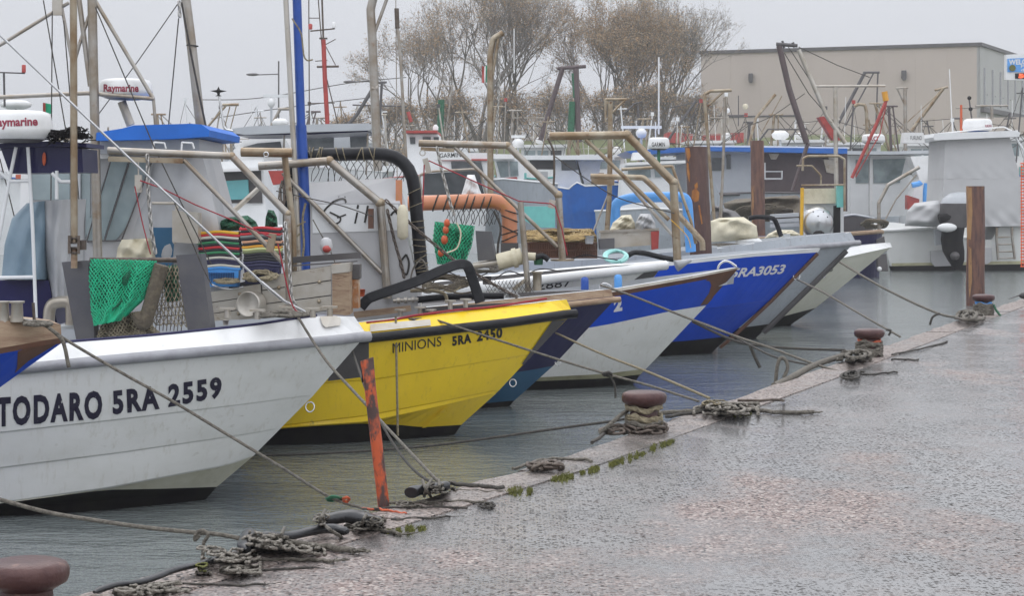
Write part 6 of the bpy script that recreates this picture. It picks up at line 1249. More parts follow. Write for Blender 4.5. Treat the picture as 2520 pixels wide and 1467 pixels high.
# 7 white wheelhouse
t = bgroot('fishing_trawler', 'white wheelhouse boat with two tall windows below a grey roof, left of the motor boat', 'trawler', 2190, 60)
wh = PP([(2092, 382), (2250, 382), (2236, 440), (2232, 530), (2092, 540)], 75, 3, 'cabin', 'wheelhouse', t); PP([(2106, 393), (2137, 393), (2137, 450), (2106, 450)], 74.95, .1, 'glass', 'window', wh); PP([(2148, 392), (2228, 390), (2214, 450), (2150, 450)], 74.95, .1, 'glass', 'window', wh); PP([(2140, 388), (2147, 388), (2147, 530), (2140, 530)], 74.9, .1, 'white', 'door_post', wh); PP([(2080, 371), (2200, 372), (2310, 369), (2310, 377), (2200, 380), (2080, 380)], 74.2, 4, 'cabingrey', 'roof', t)
bghull(t, [(1990, 545), (2100, 528), (2172, 540)], [(2000, 650), (2160, 650)], 59.5, 3.5, 'dgrey', 'cabingrey', 6); lines(t, [(((2163, 565), (2162, 500), (2185, 455), (2262, 411)), 9), (((2168, 560), (2205, 490), (2255, 430)), 4)], 57, 'steel', 'davit')
ct = PP([(2240, 385), (2300, 382), (2310, 450), (2296, 500), (2236, 500), (2262, 440)], 73, 1, 'white', 'console', t); PP([(2290, 436), (2318, 436), (2318, 500), (2288, 500)], 72.8, .3, 'dglass', 'louvre', t)
for pts in (((2281, 500), (2281, 470), (2284, 452)), ((2244, 456), (2262, 452), (2266, 448))): lines(t, [(pts, 22 if pts[0][0] == 2281 else 14)], 72, 'skyblue', 'blue_buoy', 10)
PP([(2232, 480), (2262, 490), (2262, 515), (2232, 515)], 72.3, .4, 'redpaint', 'red_locker', t); tangle(None, 2152, 548, 34, 14, 0, 9, 6, 'muddy', 'rope_heap', 'brownish rope heap on the navy bow left of the motor boat', 'ropes', dz=.25, d=57, seed=61, loops=9)
# 8 small boat carrying the rounded silver engine
t = bgroot('work_boat', 'small workboat stern with rounded silver engine under a tubular arch', 'workboat', 2015, 45)
bghull(t, [(1830, 588), (1950, 584), (2090, 588)], [(1840, 700), (2080, 700)], 45.5, 2.4, 'navy', 'wood', 8)
sc_ = P(2014, 545, 45); sm = MB(); sm.lathe(sc_ + Vector((0, .25, -.02)), [(.36, 0), (.355, .12), (.32, .26), (.24, .36), (.12, .42), (.001, .44)], 26, (0, -1, .05)); eng = sm.obj('engine_housing', M['silver'], t)
MB().lathe(P(2014, 572, 44.45), [(.11, 0), (.15, .06), (.11, .16)], 6, (0, -.5, -1)).obj('engine_foot', M['black'], eng)
for x, y in ((2001, 521), (2026, 521), (2013, 532), (2036, 534)): MB().ball(P(x, y, 44.60), .016, 8).obj('engine_vent', M['black'], eng)
PP([(1978, 464), (2059, 463), (2058, 500), (1978, 502)], 45.3, .3, 'canvas', 'backboard', t); PP([(1980, 498), (2076, 498), (2076, 584), (1980, 584)], 45.45, .2, 'cabin', 'transom_board', t); PP([(2052, 506), (2068, 506), (2068, 580), (2052, 580)], 45.2, .1, 'black', 'hose_bracket', t); PP([(2060, 456), (2080, 456), (2080, 510), (2060, 510)], 45.1, .2, 'turq', 'side_box', t)
lines(t, [(((1972, 590), (1974, 462)), 9)], 45, 'c_yellow', 'yellow_post'); lines(t, [(((1975, 420), (1976, 390), (1988, 384), (2064, 384), (2078, 392), (2078, 520)), 6), (((1972, 456), (2080, 455)), 5), (((1960, 408), (1998, 408), (2020, 432), (2020, 456)), 5)], 45, 'ochre', 'arch')
for i, yy in enumerate((528, 540, 552)): PP([(1900, yy), (1966, yy - 4), (1966, yy + 5), (1900, yy + 8)], 46.5, .4, 'cabingrey', 'side_slat', t)
blob(([(1910, 566), (1890, 576), (1880, 588)], [(1950, 566), (1968, 576), (1972, 588)]), None, 44, .3, 'canvas', 'sack', 'pale sacking heap before the yellow post of the silver engine boat', 'sack', .06)
# 9 navy bow behind the cream boat
t = bgroot('fishing_boat', 'navy boat bow with tan deck edge right behind the pale cream boat', 'fishing boat', 2130, 58); bghull(t, [(1960, 582), (2080, 576), (2172, 570), (2192, 574)], [(1960, 690), (2186, 690)], 58, 3, 'navy', 'wood', 12); MB().ball(P(2164, 662, 57.9), .07, 10).obj('fender_ball', M['white'], t); PP([(2158, 590), (2176, 582), (2186, 668), (2160, 668)], 57.9, .2, 'dgrey', 'stem_plate', t)
# 10 white motor boat, stern to
D0 = 64.0
mbt = bgroot('motor_boat', 'white motor boat seen stern-on with grey canvas enclosure and large black outboard', 'motor boat', 2360, D0)
M['mbwhite'] = mat('motor_boat_gelcoat', (.66, .67, .65), (.58, .59, .56), 2, .4, .8, .35)
tb = MB(); out = [(2170, 566), (2260, 560), (2312, 562), (2330, 590), (2440, 590), (2460, 556), (2600, 545), (2700, 560), (2690, 640), (2660, 668), (2196, 668), (2186, 640)]
tb.slab([P(x, y, D0) for x, y in out], (0, 7.5, .1)); hl_ = tb.obj('hull', M['mbwhite'], mbt); PP([(2194, 648), (2664, 640), (2660, 672), (2196, 672)], D0 - .02, .2, 'creamlow', 'waterline_scum', hl_); PP([(2190, 655), (2664, 648), (2660, 676), (2196, 676)], D0 - .03, .2, 'black', 'boot_top', hl_); MB().tube([P(x, y, D0 - .05) for x, y in ((2168, 568), (2300, 562), (2312, 564))], .05, 8).obj('gunwale', M['white'], hl_)
for poly in (((2290, 618), (2350, 612), (2350, 654), (2300, 656), (2291, 645)), ((2420, 610), (2440, 610), (2442, 640), (2430, 650), (2418, 650))): PP(list(poly), D0 - .12, .1, 'greyplastic', 'trim_tab', hl_)
lad = lines(mbt, [(((2452, 560), (2452, 585), (2456, 640)), 7), (((2490, 558), (2490, 582), (2497, 638)), 7)], D0 - .25, 'steel', 'ladder_rail')
lines(mbt, [(((2452, 584), (2492, 583)), 4), (((2453, 602), (2493, 601)), 4), (((2454, 620), (2495, 619)), 4), (((2455, 636), (2496, 635)), 4)], D0 - .25, 'steel', 'ladder_rung')
def wrinkle(root, poly, d, m, name, amp=.05, dep=2.5):
    (x0, y0), (x1, y1), (x2, y2), (x3, y3) = poly; mb = MB()
    def fn(u, v):
        x = (x0 + (x1 - x0) * u) * (1 - v) + (x3 + (x2 - x3) * u) * v; y = (y0 + (y1 - y0) * u) * (1 - v) + (y3 + (y2 - y3) * u) * v
        k = amp * (max(0, v - .55) * 2.2 * (sin(u * 21 + v * 9) + .7 * sin(u * 34 - v * 17)) + .25 * sin(u * 5)); return P(x, y, d + k)
    mb.grid(fn, 40, 30); mb.slab([P(x, y, d + amp * 2.5) for x, y in poly], (0, dep, 0)); return mb.obj(name, M[m], root)
M['palecover'] = mat('pale_grey_canvas', (.50, .50, .50), (.44, .44, .44), 1.2, .4, .7, .6)
wrinkle(mbt, [(2326, 338), (2484, 335), (2510, 440), (2322, 440)], D0 - .3, 'palecover', 'canvas_enclosure', .008); wrinkle(mbt, [(2322, 440), (2510, 440), (2522, 556), (2316, 560)], D0 - .3, 'palecover', 'canvas_skirt', .028)
PP([(2296, 338), (2300, 328), (2500, 321), (2510, 326), (2508, 336), (2300, 345)], D0 - .6, 3.6, 'cabin', 'hard_top', mbt); lines(mbt, [(((2300, 330), (2470, 312), (2490, 322)), 4), (((2310, 326), (2310, 336)), 3)], D0 - .4, 'white', 'top_rail'); MB().slab([P(x, y, D0 - .55) for x, y in ((2300, 566), (2330, 562), (2330, 600), (2302, 604))], (0, .2, 0)).obj('engine_well', M['cabingrey'], mbt); lines(mbt, [(((2496, 334), (2520, 372), (2528, 560)), 6)], D0 - .35, 'cabin', 'enclosure_post')
blob(([(2250, 500), (2232, 520), (2226, 556)], [(2310, 492), (2330, 520), (2322, 560)]), None, D0 - .6, .5, 'palecover', 'helm_cover', 'crumpled pale grey cover beside the black outboard', 'cover', .04, fr=7)
# outboard with cowl, midsection, white bracket arm
ob = thing('outboard_motor', 'large black outboard with pale cowl top on the motor boat stern', 'outboard motor', tuple(P(2360, 668, D0 - 1.0))); oc = P(2352, 540, D0 - 1.0)
def loft(rings, mi=None):
    mb = MB(); V = []; n = 18
    for (x, y, hw, hd) in rings:
        c = P(x, y, D0 - 1.0)
        for j in range(n):
            a = 2 * pi * j / n; e = .75; V.append(c + Vector((W(hw, D0) * math.copysign(abs(cos(a)) ** e, cos(a)), hd * math.copysign(abs(sin(a)) ** e, sin(a)), 0)))
    mb.add(V, [(i * n + j, i * n + (j + 1) % n, (i + 1) * n + (j + 1) % n, (i + 1) * n + j) for i in range(len(rings) - 1) for j in range(n)], smooth=True); mb.add(V[:n], [tuple(range(n))]); mb.add(V[-n:], [tuple(range(n))]); return mb
loft([(2352, 500, 36, .46), (2355, 488, 33, .42), (2360, 476, 22, .3), (2364, 473, 8, .15)]).obj('cowl_top', M['cabingrey'], ob); loft([(2346, 560, 30, .38), (2348, 530, 36, .46), (2352, 501, 36.5, .465)]).obj('cowl', M['dgrey'], ob)
loft([(2356, 664, 8, .12), (2352, 640, 20, .2), (2346, 618, 26, .25), (2342, 590, 26, .3), (2346, 560, 26, .34)]).obj('midsection', M['black'], ob); lines(ob, [(((2310, 538), (2338, 532)), 22)], D0 - 1.3, 'black', 'steering_arm', 8); MB().ball(P(2330, 560, D0 - 1.5), W(22, D0), 12, (1.1, .5, .5)).obj('steering_ram', M['white'], ob); MB().lathe(P(2352, 630, D0 - 1.45), [(.02, 0), (.13, .05), (.13, .3), (.02, .5)], 12, (0, 1, 0)).obj('gearcase', M['dgrey'], ob)
radome('radar_dome', 'big white radar dome with blue band on the motor boat hard top', 2405, 292, 322, 37, D0 + .5, 'FURUNO', wbox=[(2424, 313), (2440, 312), (2440, 306), (2424, 307)], cap='blue2')
r = radome('radar_dome', 'white radar dome on a pole above boat with light blue pipe', 1621, 338, 366, 27, 40); letter('GARMIN', [(1604, 360), (1636, 360), (1636, 350), (1604, 350)], bvh_of(r), 'lettering', M['textblack'], r, .01); lines(r, [(((1621, 366), (1621, 400)), 8)], 40, 'dgreen', 'radar_pole')
r = radome('radar_dome', 'cream radar dome with crimson lettering on the grey roof by the red tackle', 2149, 330, 352, 29, 61.5); letter('JRC', [(2132, 346), (2160, 346), (2160, 335), (2132, 335)], bvh_of(r), 'lettering', M['textred'], r, .03)
bx_ = PP([(2226, 326), (2272, 326), (2276, 352), (2222, 352)], 61.5, .5, 'white', 'radar_housing', None); tag(bx_, 'square white radar housing right of the cream radar dome', 'radar')
letter('FURUNO', [(2240, 344), (2268, 344), (2268, 334), (2240, 334)], bvh_of(bx_), 'lettering', M['textblack'], bx_, .0)
for i, (cx, cy, hw, d, lb_) in enumerate(((1275, 350, 15, 62, 'small round radar with bar scanner above the grey trawler'), (1578, 325, 14, 72, 'white turret radar with long bar left of the second tree trunk'), (690, 300, 21, 60, 'white radar drum above the grey hard top'), (1920, 330, 22, 72, 'cream radar drum before the building wall'), (668, 250, 10, 80, 'white bar scanner high left of the blue pole'), (40, 255, 40, 30, 'white radar behind the big cream dome at the left frame edge'))):
    t = thing('radar_scanner', lb_, 'radar', tuple(P(cx, cy + 14, d))); MB().lathe(P(cx, cy + 14, d), [(W(hw * .5, d), 0), (W(hw * .9, d), W(6, d)), (W(hw, d), W(14, d)), (W(hw * .6, d), W(22, d)), (.01, W(23, d))], 18).obj('radar_drum', M['white'], t)
    if i in (0, 1, 4): MB().box(P(cx + (10 if i == 4 else 0), cy - 14 if i != 1 else cy - 12, d), W(100 if i == 1 else (60 if i == 4 else 34), d), .12, W(7, d)).obj('scanner_bar', M['cabin'], t); lines(t, [(((cx, cy), (cx, cy - 12)), 6)], d, 'white', 'neck')
    lines(t, [(((cx, cy + 14), (cx, cy + 90)), 6)], d, 'cabingrey', 'radar_pole')
# masts, gallows and cranes of the far fleet
def rig(name, label, d, segs, px, extra=None, m='ochre', cat='mast', part='spar', grp=None):
    t = bgroot(name, label, cat, px, d, grp); lines(t, segs, d, m, part)
    for (m2, sg) in (extra or []): lines(t, sg, d, m2, 'stay' if sg[0][1] < 3.5 else 'spar_fitting')
    return t
rig('mast', 'thick tan mast with bent head behind the black hose arch', 26, [(((925, -30), (912, 22), (916, 90), (930, 420)), 23), (((954, -8), (920, 86)), 9)], 920, [('steel', [(((916, 218), (930, 218)), 23.6)])], 'steel')
rig('mast', 'slim grey mast with chain head right of the thick tan mast', 35, [(((976, 40), (986, 150), (1000, 400)), 8), (((974, -20), (978, 500)), 2.4)], 985, [('chain', [(((976, 20), (978, 70)), 12)])], 'steel')
t = rig('gallows_pole', 'tan gallows pole with bent head and hanging chain, flag beside it', 45, [(((1207, 500), (1206, 135), (1213, 96), (1238, 80)), 16), (((1226, 94), (1212, 186)), 8)], 1207); chain_thing([(1238, 84), (1230, 130), (1226, 250), (1222, 380)], 6, 'long slack chain hanging beside the tan gallows pole', d=45, group=None, m='galv')
fg = MB().grid(lambda u, v: P(1186 + 15 * u, 160 + 42 * v + 3 * sin(u * 4), 45.2 + .05 * sin(u * 5 + v * 3)), 8, 6); fg.m = [0 if (i // 6) >= 5 else (1 if (i // 6) >= 3 else 2) for i in range(48)]; o = fg.obj('flag', [M['green'], M['white'], M['redpaint']]); tag(o, 'small green, white and red flag hanging beside the tan gallows pole', 'flag')
fg = MB().grid(lambda u, v: P(106 + 20 * u, 252 + 24 * v + 4 * u, 21 + .03 * sin(u * 5)), 6, 5); fg.m = [2 if i // 5 < 2 else 0 for i in range(30)]; tag(fg.obj('flag', [M['green'], M['white'], M['redpaint']]), 'faded flag between the cream radar dome and the brown pole', 'flag')
t = rig('lattice_mast', 'red lattice mast with cross arms and twin lamps behind the blue pole', 42, [(((796, 97), (800, 200), (806, 305)), 12)], 800, [('chain', [(((792, -20), (796, 97)), 5), (((826, 96), (800, 110), (826, 160)), 2.5), (((760, -20), (762, 380)), 3), (((782, -20), (796, 160), (838, 330)), 3), (((780, 164), (834, 163)), 6), (((764, 76), (824, 70)), 4), (((760, 44), (788, 44)), 2.5), (((762, 254), (824, 253)), 2.5), (((776, 150), (806, 148)), 2.5), (((786, 94), (806, 94)), 5)])], 'redpaint')
for x, y, m_ in ((764, 66, 'redpaint'), (822, 62, 'white')): MB().lathe(P(x, y + 6, 42), [(.04, 0), (.045, .1), (.02, .12)], 8).obj('lamp', M[m_], t)
rig('gallows', 'dark gallows with green rolled sail before the left tree', 85, [(((1384, 168), (1362, 240), (1330, 345)), 13), (((1417, 168), (1424, 350)), 15), (((1372, 168), (1442, 163)), 10)], 1400, [('dgreen', [(((1404, 340), (1409, 250)), 18), (((1410, 180), (1414, 240)), 8)])], 'purple', 'gallows')
rig('rolled_sail', 'dark green rolled sail with tan spar left of the tan gallows pole', 85, [(((1083, 330), (1086, 245)), 17)], 1083, [('steel', [(((1113, 212), (1096, 335)), 5), (((1080, 212), (1116, 212)), 4)]), ('redpaint', [(((1004, 275), (1012, 300)), 10)])], 'dgreen', 'sail')
rig('trawl_crane', 'tall crane frame with dark leg and tan leg in front of the building', 60, [(((1965, 122), (2000, 205), (2034, 285), (2080, 352)), 12), (((2000, 212), (2178, 211)), 7), (((2055, 214), (2058, 480)), 11)], 2000, [('purple', [(((1917, 112), (1942, 220), (1985, 352)), 15), (((1988, 352), (1950, 470)), 10)]), ('dgrey', [(((1910, 108), (1962, 112)), 10), (((1925, 100), (1930, 118)), 6), (((1950, 104), (1956, 116)), 8)]), ('ropedark', [(((1965, 115), (2060, 160), (2140, 190)), 2.4), (((1930, 130), (1990, 230), (2050, 300)), 2.4), (((1938, 112), (1995, 200), (2040, 290)), 2.4)])], 'alu', 'crane')
rig('crane_tackle', 'bright red tackle rope with yellow hook slanting down from the crane arm', 59.8, [(((2181, 246), (2150, 320), (2096, 438)), 9), (((2182, 250), (2165, 330), (2105, 436)), 3)], 2150, [('c_orange', [(((2176, 225), (2180, 248)), 15)])], 'redpaint', 'tackle')
red_ = PP([(2014, 288), (2040, 284), (2062, 318), (2068, 345), (2050, 345)], 62, .5, 'redpaint', 'red_hull_panel', None); tag(red_, 'red angled board between the crane legs', 'board')
rig('gallows', 'brown tube gallows bent left, before the building left corner', 40, [(((1800, 222), (1748, 224), (1733, 232), (1736, 270), (1759, 560)), 9), (((1782, 224), (1740, 262)), 6)], 1750, None, 'ochre', 'gallows'); rig('mast', 'pair of slim poles right of the brown tube gallows', 40, [(((1783, 240), (1782, 330), (1773, 560)), 7), (((1790, 240), (1768, 560)), 3), (((1746, 290), (1790, 290)), 4)], 1778, None, 'steel')
rig('gallows', 'thin brown gallows behind the ochre gantry knee', 62, [(((1490, 300), (1490, 244), (1543, 243)), 5)], 1510, None, 'ochre', 'gallows')
for i, (lab, d, segs) in enumerate((('far A-frame gantry before the building centre', 92, [(((2128, 178), (2064, 300), (2020, 350)), 9), (((2150, 178), (2080, 310)), 4), (((2124, 178), (2164, 178)), 6), (((2160, 180), (2155, 320)), 4)]), ('far slanting boom with double head at the building right half', 90, [(((2320, 218), (2242, 322)), 10), (((2300, 222), (2332, 214)), 7), (((2318, 222), (2200, 330)), 2.5)]), ('far pole with short arm right of the crane', 80, [(((2227, 216), (2228, 400)), 9), (((2208, 218), (2228, 262)), 5), (((2204, 217), (2234, 216)), 5)]), ('far bare gantry left of the brown tube gallows', 95, [(((1712, 248), (1640, 350)), 7), (((1720, 250), (1680, 345)), 3), (((1648, 265), (1720, 250)), 3)]), ('far lattice boom left of the slim grey post', 75, [(((556, 260), (500, 325)), 6), (((548, 258), (588, 257)), 8), (((582, 260), (560, 345)), 3), (((566, 262), (545, 345)), 3)]), ('far lattice boom left of the blue pole', 78, [(((690, 268), (662, 320)), 8), (((684, 268), (720, 268)), 8), (((716, 270), (726, 320)), 5)]), ('far dark boom left of the thick tan mast', 80, [(((925, 205), (880, 280), (848, 318)), 10), (((940, 200), (934, 310)), 7), (((868, 258), (1000, 262)), 4), (((918, 204), (952, 202)), 6)]), ('far brown bent exhaust pipe beside the red tackle', 66, [(((2102, 262), (2112, 256), (2128, 258), (2132, 275), (2134, 380)), 9)]), ('far tan gantry above the motor boat top', 80, [(((2400, 261), (2480, 260)), 6), (((2440, 262), (2441, 292)), 8), (((2352, 266), (2410, 265)), 4)]), ('far gantry bars left of the crane dark leg', 88, [(((1890, 318), (1850, 370)), 5), (((1960, 318), (1930, 370)), 4), (((1890, 318), (1985, 318)), 4)]), ('far slanting spar between crane and brown tube gallows', 74, [(((1908, 232), (1860, 290), (1842, 360)), 8), (((1924, 236), (1872, 330)), 3)]), ('far boom in front of the low trees', 96, [(((1310, 285), (1310, 340)), 5), (((1262, 290), (1350, 290)), 3)]), ('far small A-frame by the second tree', 90, [(((1560, 256), (1500, 310)), 5), (((1556, 256), (1580, 250)), 4), (((1570, 258), (1571, 320)), 6)]))):
    rig('gantry', lab, d, segs, segs[0][0][0][0], None, ('dgrey', 'ochre', 'steel')[i % 3], 'gantry', 'spar', 'gantries of the far fleet')
for i, (x, y0, y1, wd, d, lab) in enumerate(((1621, 140, 330, 4, 70, 'tall white whip aerial before the second tree'), (1613, 300, 345, 3, 70, 'short white aerial beside the tall white one'), (2344, 170, 335, 2.5, 66, 'thin white aerial on the motor boat hard top'), (1265, 70, 180, 2.5, 90, 'thin pale aerial before the left tree crown'), (2392, 240, 300, 4, 66, 'dark aerial with two lamps above the big radar dome'), (1817, 235, 310, 2.5, 70, 'thin instrument mast before the building left part'), (2365, 258, 330, 6, 66, 'orange-topped stake before the building'))):
    t = thing('aerial', lab, 'aerial', tuple(P(x, y1, d))); lines(t, [(((x, y1), (x - (8 if i in (2, 4) else 0), y0)), wd)], d, ('white', 'white', 'white', 'white', 'dgrey', 'dgrey', 'orfloat')[i], 'whip')
    if i == 4: MB().ball(P(2385, 241, d), .07, 8).obj('lamp', M['black'], t); MB().ball(P(2388, 268, d), .07, 8).obj('lamp', M['black'], t)
    if i == 5: lines(t, [(((1790, 284), (1838, 283)), 3)], d, 'dgrey', 'yard'); MB().ball(P(1790, 272, d), .09, 8).obj('lamp', M['cabin'], t); MB().ball(P(1834, 262, d), .1, 8).obj('lamp', M['canvas'], t)
t = thing('signal_mast', 'thin signal mast with red lamp on a side arm at the left frame edge', 'mast', tuple(P(13, 262, 20))); lines(t, [(((12, 262), (10, 178)), 6), (((-20, 177), (62, 180)), 4)], 20, 'dgrey', 'spar'); MB().lathe(P(59, 178, 20), [(W(5, 20), 0), (W(5, 20), W(18, 20)), (W(3, 20), W(19, 20))], 10).obj('lamp', M['redpaint'], t)
gp = px_pipe(cb, [(455, -20), (468, 80), (500, 363), (506, 700)], 24, -.35, 'steel', 'grey_mast'); px_pipe(cb, [(447, 5), (470, 130), (492, 240), (520, 372)], 5, -.2, 'ropedark', 'shroud', gp); px_pipe(cb, [(440, 44), (410, 363)], 3, -.2, 'ropedark', 'shroud', gp); px_pipe(cb, [(437, 10), (340, 150), (242, 282)], 2.5, -.2, 'ropedark', 'shroud', gp); chain_thing([(441, 2), (443, 50)], 9, 'short chain at the top of the slim grey mast', b=cb, off=-.15, group=None)
for y in (112, 330, 345): wrapring(cb, (470 + (y - 80) * .113, y), (.11, 1), W(14, 17.8), gp, .006, -.35, .2, 'ropedark' if y < 200 else 'skyblue')
for i, (pts, d, lab) in enumerate(((((480, 245), (600, 244), (700, 232), (860, 204), (1000, 190)), 110, 'upper power cable crossing the sky behind the masts'), (((520, 292), (650, 272), (780, 255), (930, 238)), 110, 'lower power cable behind the masts'), (((1840, 310), (1900, 285), (1980, 230)), 70, 'dark stay before the building, sagging left'))): px_line(pts, d, 2.2, 'cable', lab, 'cable', 'ropedark', seg=5)
for i, (x, y0, y1, arm, lab) in enumerate(((686, 150, 300, -64, 'street lamp with long arm left of the blue pole'), (925, 200, 300, -64, 'street lamp arm appearing left of the thick tan mast'))):
    t = thing('street_lamp', lab, 'street lamp', tuple(P(x, y1, 120)), 'street lamps on the far bank'); lines(t, [(((x, y1 + 60), (x, y0)), 4)], 120, 'dgrey', 'post'); lines(t, [(((x, 182 if i == 0 else 200), (x + arm, 184 if i == 0 else 201)), 3)], 120, 'dgrey', 'arm'); MB().ball(P(x + arm, 183 if i == 0 else 201, 120), .25, 8, (1.6, .6, .35)).obj('lamp_head', M['dgrey'], t)
# welcome sign and orange barrier
sg = thing('welcome_sign', 'blue and white welcome sign with red digit display at the right frame edge', 'sign', tuple(P(2535, 420, 88)))
SB = PP([(2475, 134), (2600, 128), (2600, 200), (2475, 196)], 88, .3, 'white', 'panel', sg); bpnl = PP([(2479, 144), (2596, 139), (2596, 176), (2479, 177)], 87.96, .1, 'skyblue', 'blue_field', SB)
bvp = bvh_of(bpnl); letter('WELCOME', [(2482, 158), (2558, 157), (2558, 144), (2482, 146)], bvp, 'lettering', M['textwhite'], bpnl, .04); letter('Porto', [(2512, 166), (2545, 166), (2545, 158), (2512, 159)], bvp, 'lettering', M['textwhite'], bpnl, .02); letter('di', [(2512, 175), (2524, 175), (2524, 168), (2512, 168)], bvp, 'lettering', M['textwhite'], bpnl, .02)
MB().lathe(P(2491, 167, 87.93), [(W(8, 88), 0), (W(8, 88), .02)], 18, (0, -1, 0)).obj('badge', M['moss'], bpnl); dsp = PP([(2498, 180), (2560, 178), (2560, 194), (2498, 193)], 87.96, .1, 'black', 'digit_display', SB)
led = bpy.data.materials.new('red_led'); led.use_nodes = True; lb2 = led.node_tree.nodes['Principled BSDF']; lb2.inputs['Base Color'].default_value = (.6, .05, .02, 1); lb2.inputs['Emission Color'].default_value = (1, .12, .03, 1); lb2.inputs['Emission Strength'].default_value = 1.2; M['led'] = led
letter('50', [(2506, 191), (2532, 191), (2532, 181), (2506, 181)], bvh_of(dsp), 'digits', M['led'], dsp, .05); lines(sg, [(((2538, 196), (2538, 440)), 8)], 88.3, 'steel', 'post')
fm = MB(); d = 47
for i in range(16): fm.tube([P(2513 + i * 7, 400 + (6 if i == 0 else 0), d), P(2513 + i * 7, 655, d)], W(2.6, d) / 2, 4)
for i in range(34): fm.tube([P(2511, 402 + i * 7.7, d), P(2620, 402 + i * 7.7, d)], W(3.2, d) / 2, 4)
tag(fm.obj('barrier_mesh', M['orplastic']), 'bright orange plastic barrier mesh along the right frame edge', 'barrier')
# ---------------- building
Bz = CZ + (490 - 104) / F * 150; cR = P(2412, 490, 150); cL = P(1725, 490, 150 * 386 / 365); cR.z = cL.z = 0
ax = (cR - cL).normalized(); ay = (P(2519, 490, 165) - P(2412, 490, 150)); ay.z = 0; ay.normalize(); bwid = (cR - cL).length
bt = thing('warehouse_building', 'long beige flat-roofed warehouse with narrow side window slits behind the fleet', 'building', tuple(cL + Vector((0, 0, 4.5))))
M['concrete'] = mat('beige_panel_concrete', (.50, .435, .385), (.46, .40, .355), .25, .4, .7, .85, bump=.1, bscale=3, stretch=(1, 1, .4)); M['concrete2'] = mat('grey_panel_concrete', (.44, .44, .43), (.40, .40, .39), .25, .4, .7, .85)
def wallpt(u, z, off=0, side=False): return (cR + ay * u + ax * off if side else cL + ax * u - ay * off) + Vector((0, 0, z))
fw = MB(); npan = 9
for i in range(npan): a, b = bwid * i / npan + .003, bwid * (i + 1) / npan - .003; fw.slab([wallpt(a, 4), wallpt(b, 4), wallpt(b, Bz - .25), wallpt(a, Bz - .25)], ay * .3)
fw.obj('front_wall', M['concrete'], bt)
core = MB(); p4 = [cL + ay * .15 + ax * .15, cR + ay * .15 - ax * .15, cR + ay * 45 - ax * .15, cL + ay * 45 + ax * .15]; core.slab([p + Vector((0, 0, 4)) for p in p4], (0, 0, Bz - 4.4)); core.obj('wall_core', M['concrete'], bt)
MB().slab([wallpt(0, 4, 0, True), wallpt(45, 4, 0, True), wallpt(45, Bz - .25, 0, True), wallpt(0, Bz - .25, 0, True)], -ax * .25).obj('side_wall', M['concrete2'], bt)
rf = MB(); p4 = [cL - ay * .15 - ax * .15, cR - ay * .15 + ax * .15, cR + ay * 45 + ax * .15, cL + ay * 45 - ax * .15]; rf.slab([p + Vector((0, 0, Bz - .26)) for p in p4], (0, 0, .26)); rf.obj('roof', M['dgrey'], bt)
zl = CZ + (490 - 168) / F * 152; zlo = CZ + (490 - 258) / F * 152
for i in range(13):
    u = 1.2 + i * 2.9; MB().slab([wallpt(u, zlo, .02, True), wallpt(u + .5, zlo, .02, True), wallpt(u + .5, zl - (0 if i % 1 == 0 else .8), .02, True), wallpt(u, zl, .02, True)], -ax * .1).obj('slit_window', M['dglass'], bt)
    MB().slab([wallpt(u + 1.1, zlo + .8, .02, True), wallpt(u + 1.3, zlo + .8, .02, True), wallpt(u + 1.3, zl - 2.0, .02, True), wallpt(u + 1.1, zl - 2.0, .02, True)], -ax * .1).obj('slit_window', M['dglass'], bt)
MB().slab([wallpt(0, zlo - .6, .3, True), wallpt(45, zlo - .6, .3, True), wallpt(45, zlo - .25, .3, True), wallpt(0, zlo - .25, .3, True)], -ax * .3).obj('side_ledge', M['dgrey'], bt)
zb = CZ + (490 - 287) / F * 156; MB().slab([wallpt(.2, zb, .05), wallpt(8, zb, .05), wallpt(8, zb + .12, .05), wallpt(.2, zb + .12, .05)], ay * .05).obj('drip_ledge', M['dgrey'], bt)
for (x, y) in ((1855, 190), (2233, 183)):
    k = (x - 1725) / (2412 - 1725); c = cL + ax * (bwid * k) - ay * .2; dd = c.y; c.z = CZ - (y - HY) / F * dd; MB().box(c, .32, .35, .6).box(c - Vector((0, .1, .32)), .22, .22, .22).obj('wall_lamp', M['dgrey'], bt)
# low structures on the bank
for nm, poly, d, m_, lab in (('shed', [(2300, 290), (2519, 288), (2620, 290), (2620, 330), (2300, 330)], 128, 'concrete', 'low beige shed in front of the warehouse right corner'), ('shed', [(1740, 330), (1830, 326), (1830, 350), (1740, 350)], 112, 'redpaint', 'low red shed roof before the warehouse left corner'), ('container', [(1644, 325), (1706, 330), (1700, 352), (1640, 352)], 110, 'redpaint', 'red tarpaulin-covered box on the bank behind the radar dome')): tag(px_panel(poly, d, 3, m_, nm, None), lab, nm)
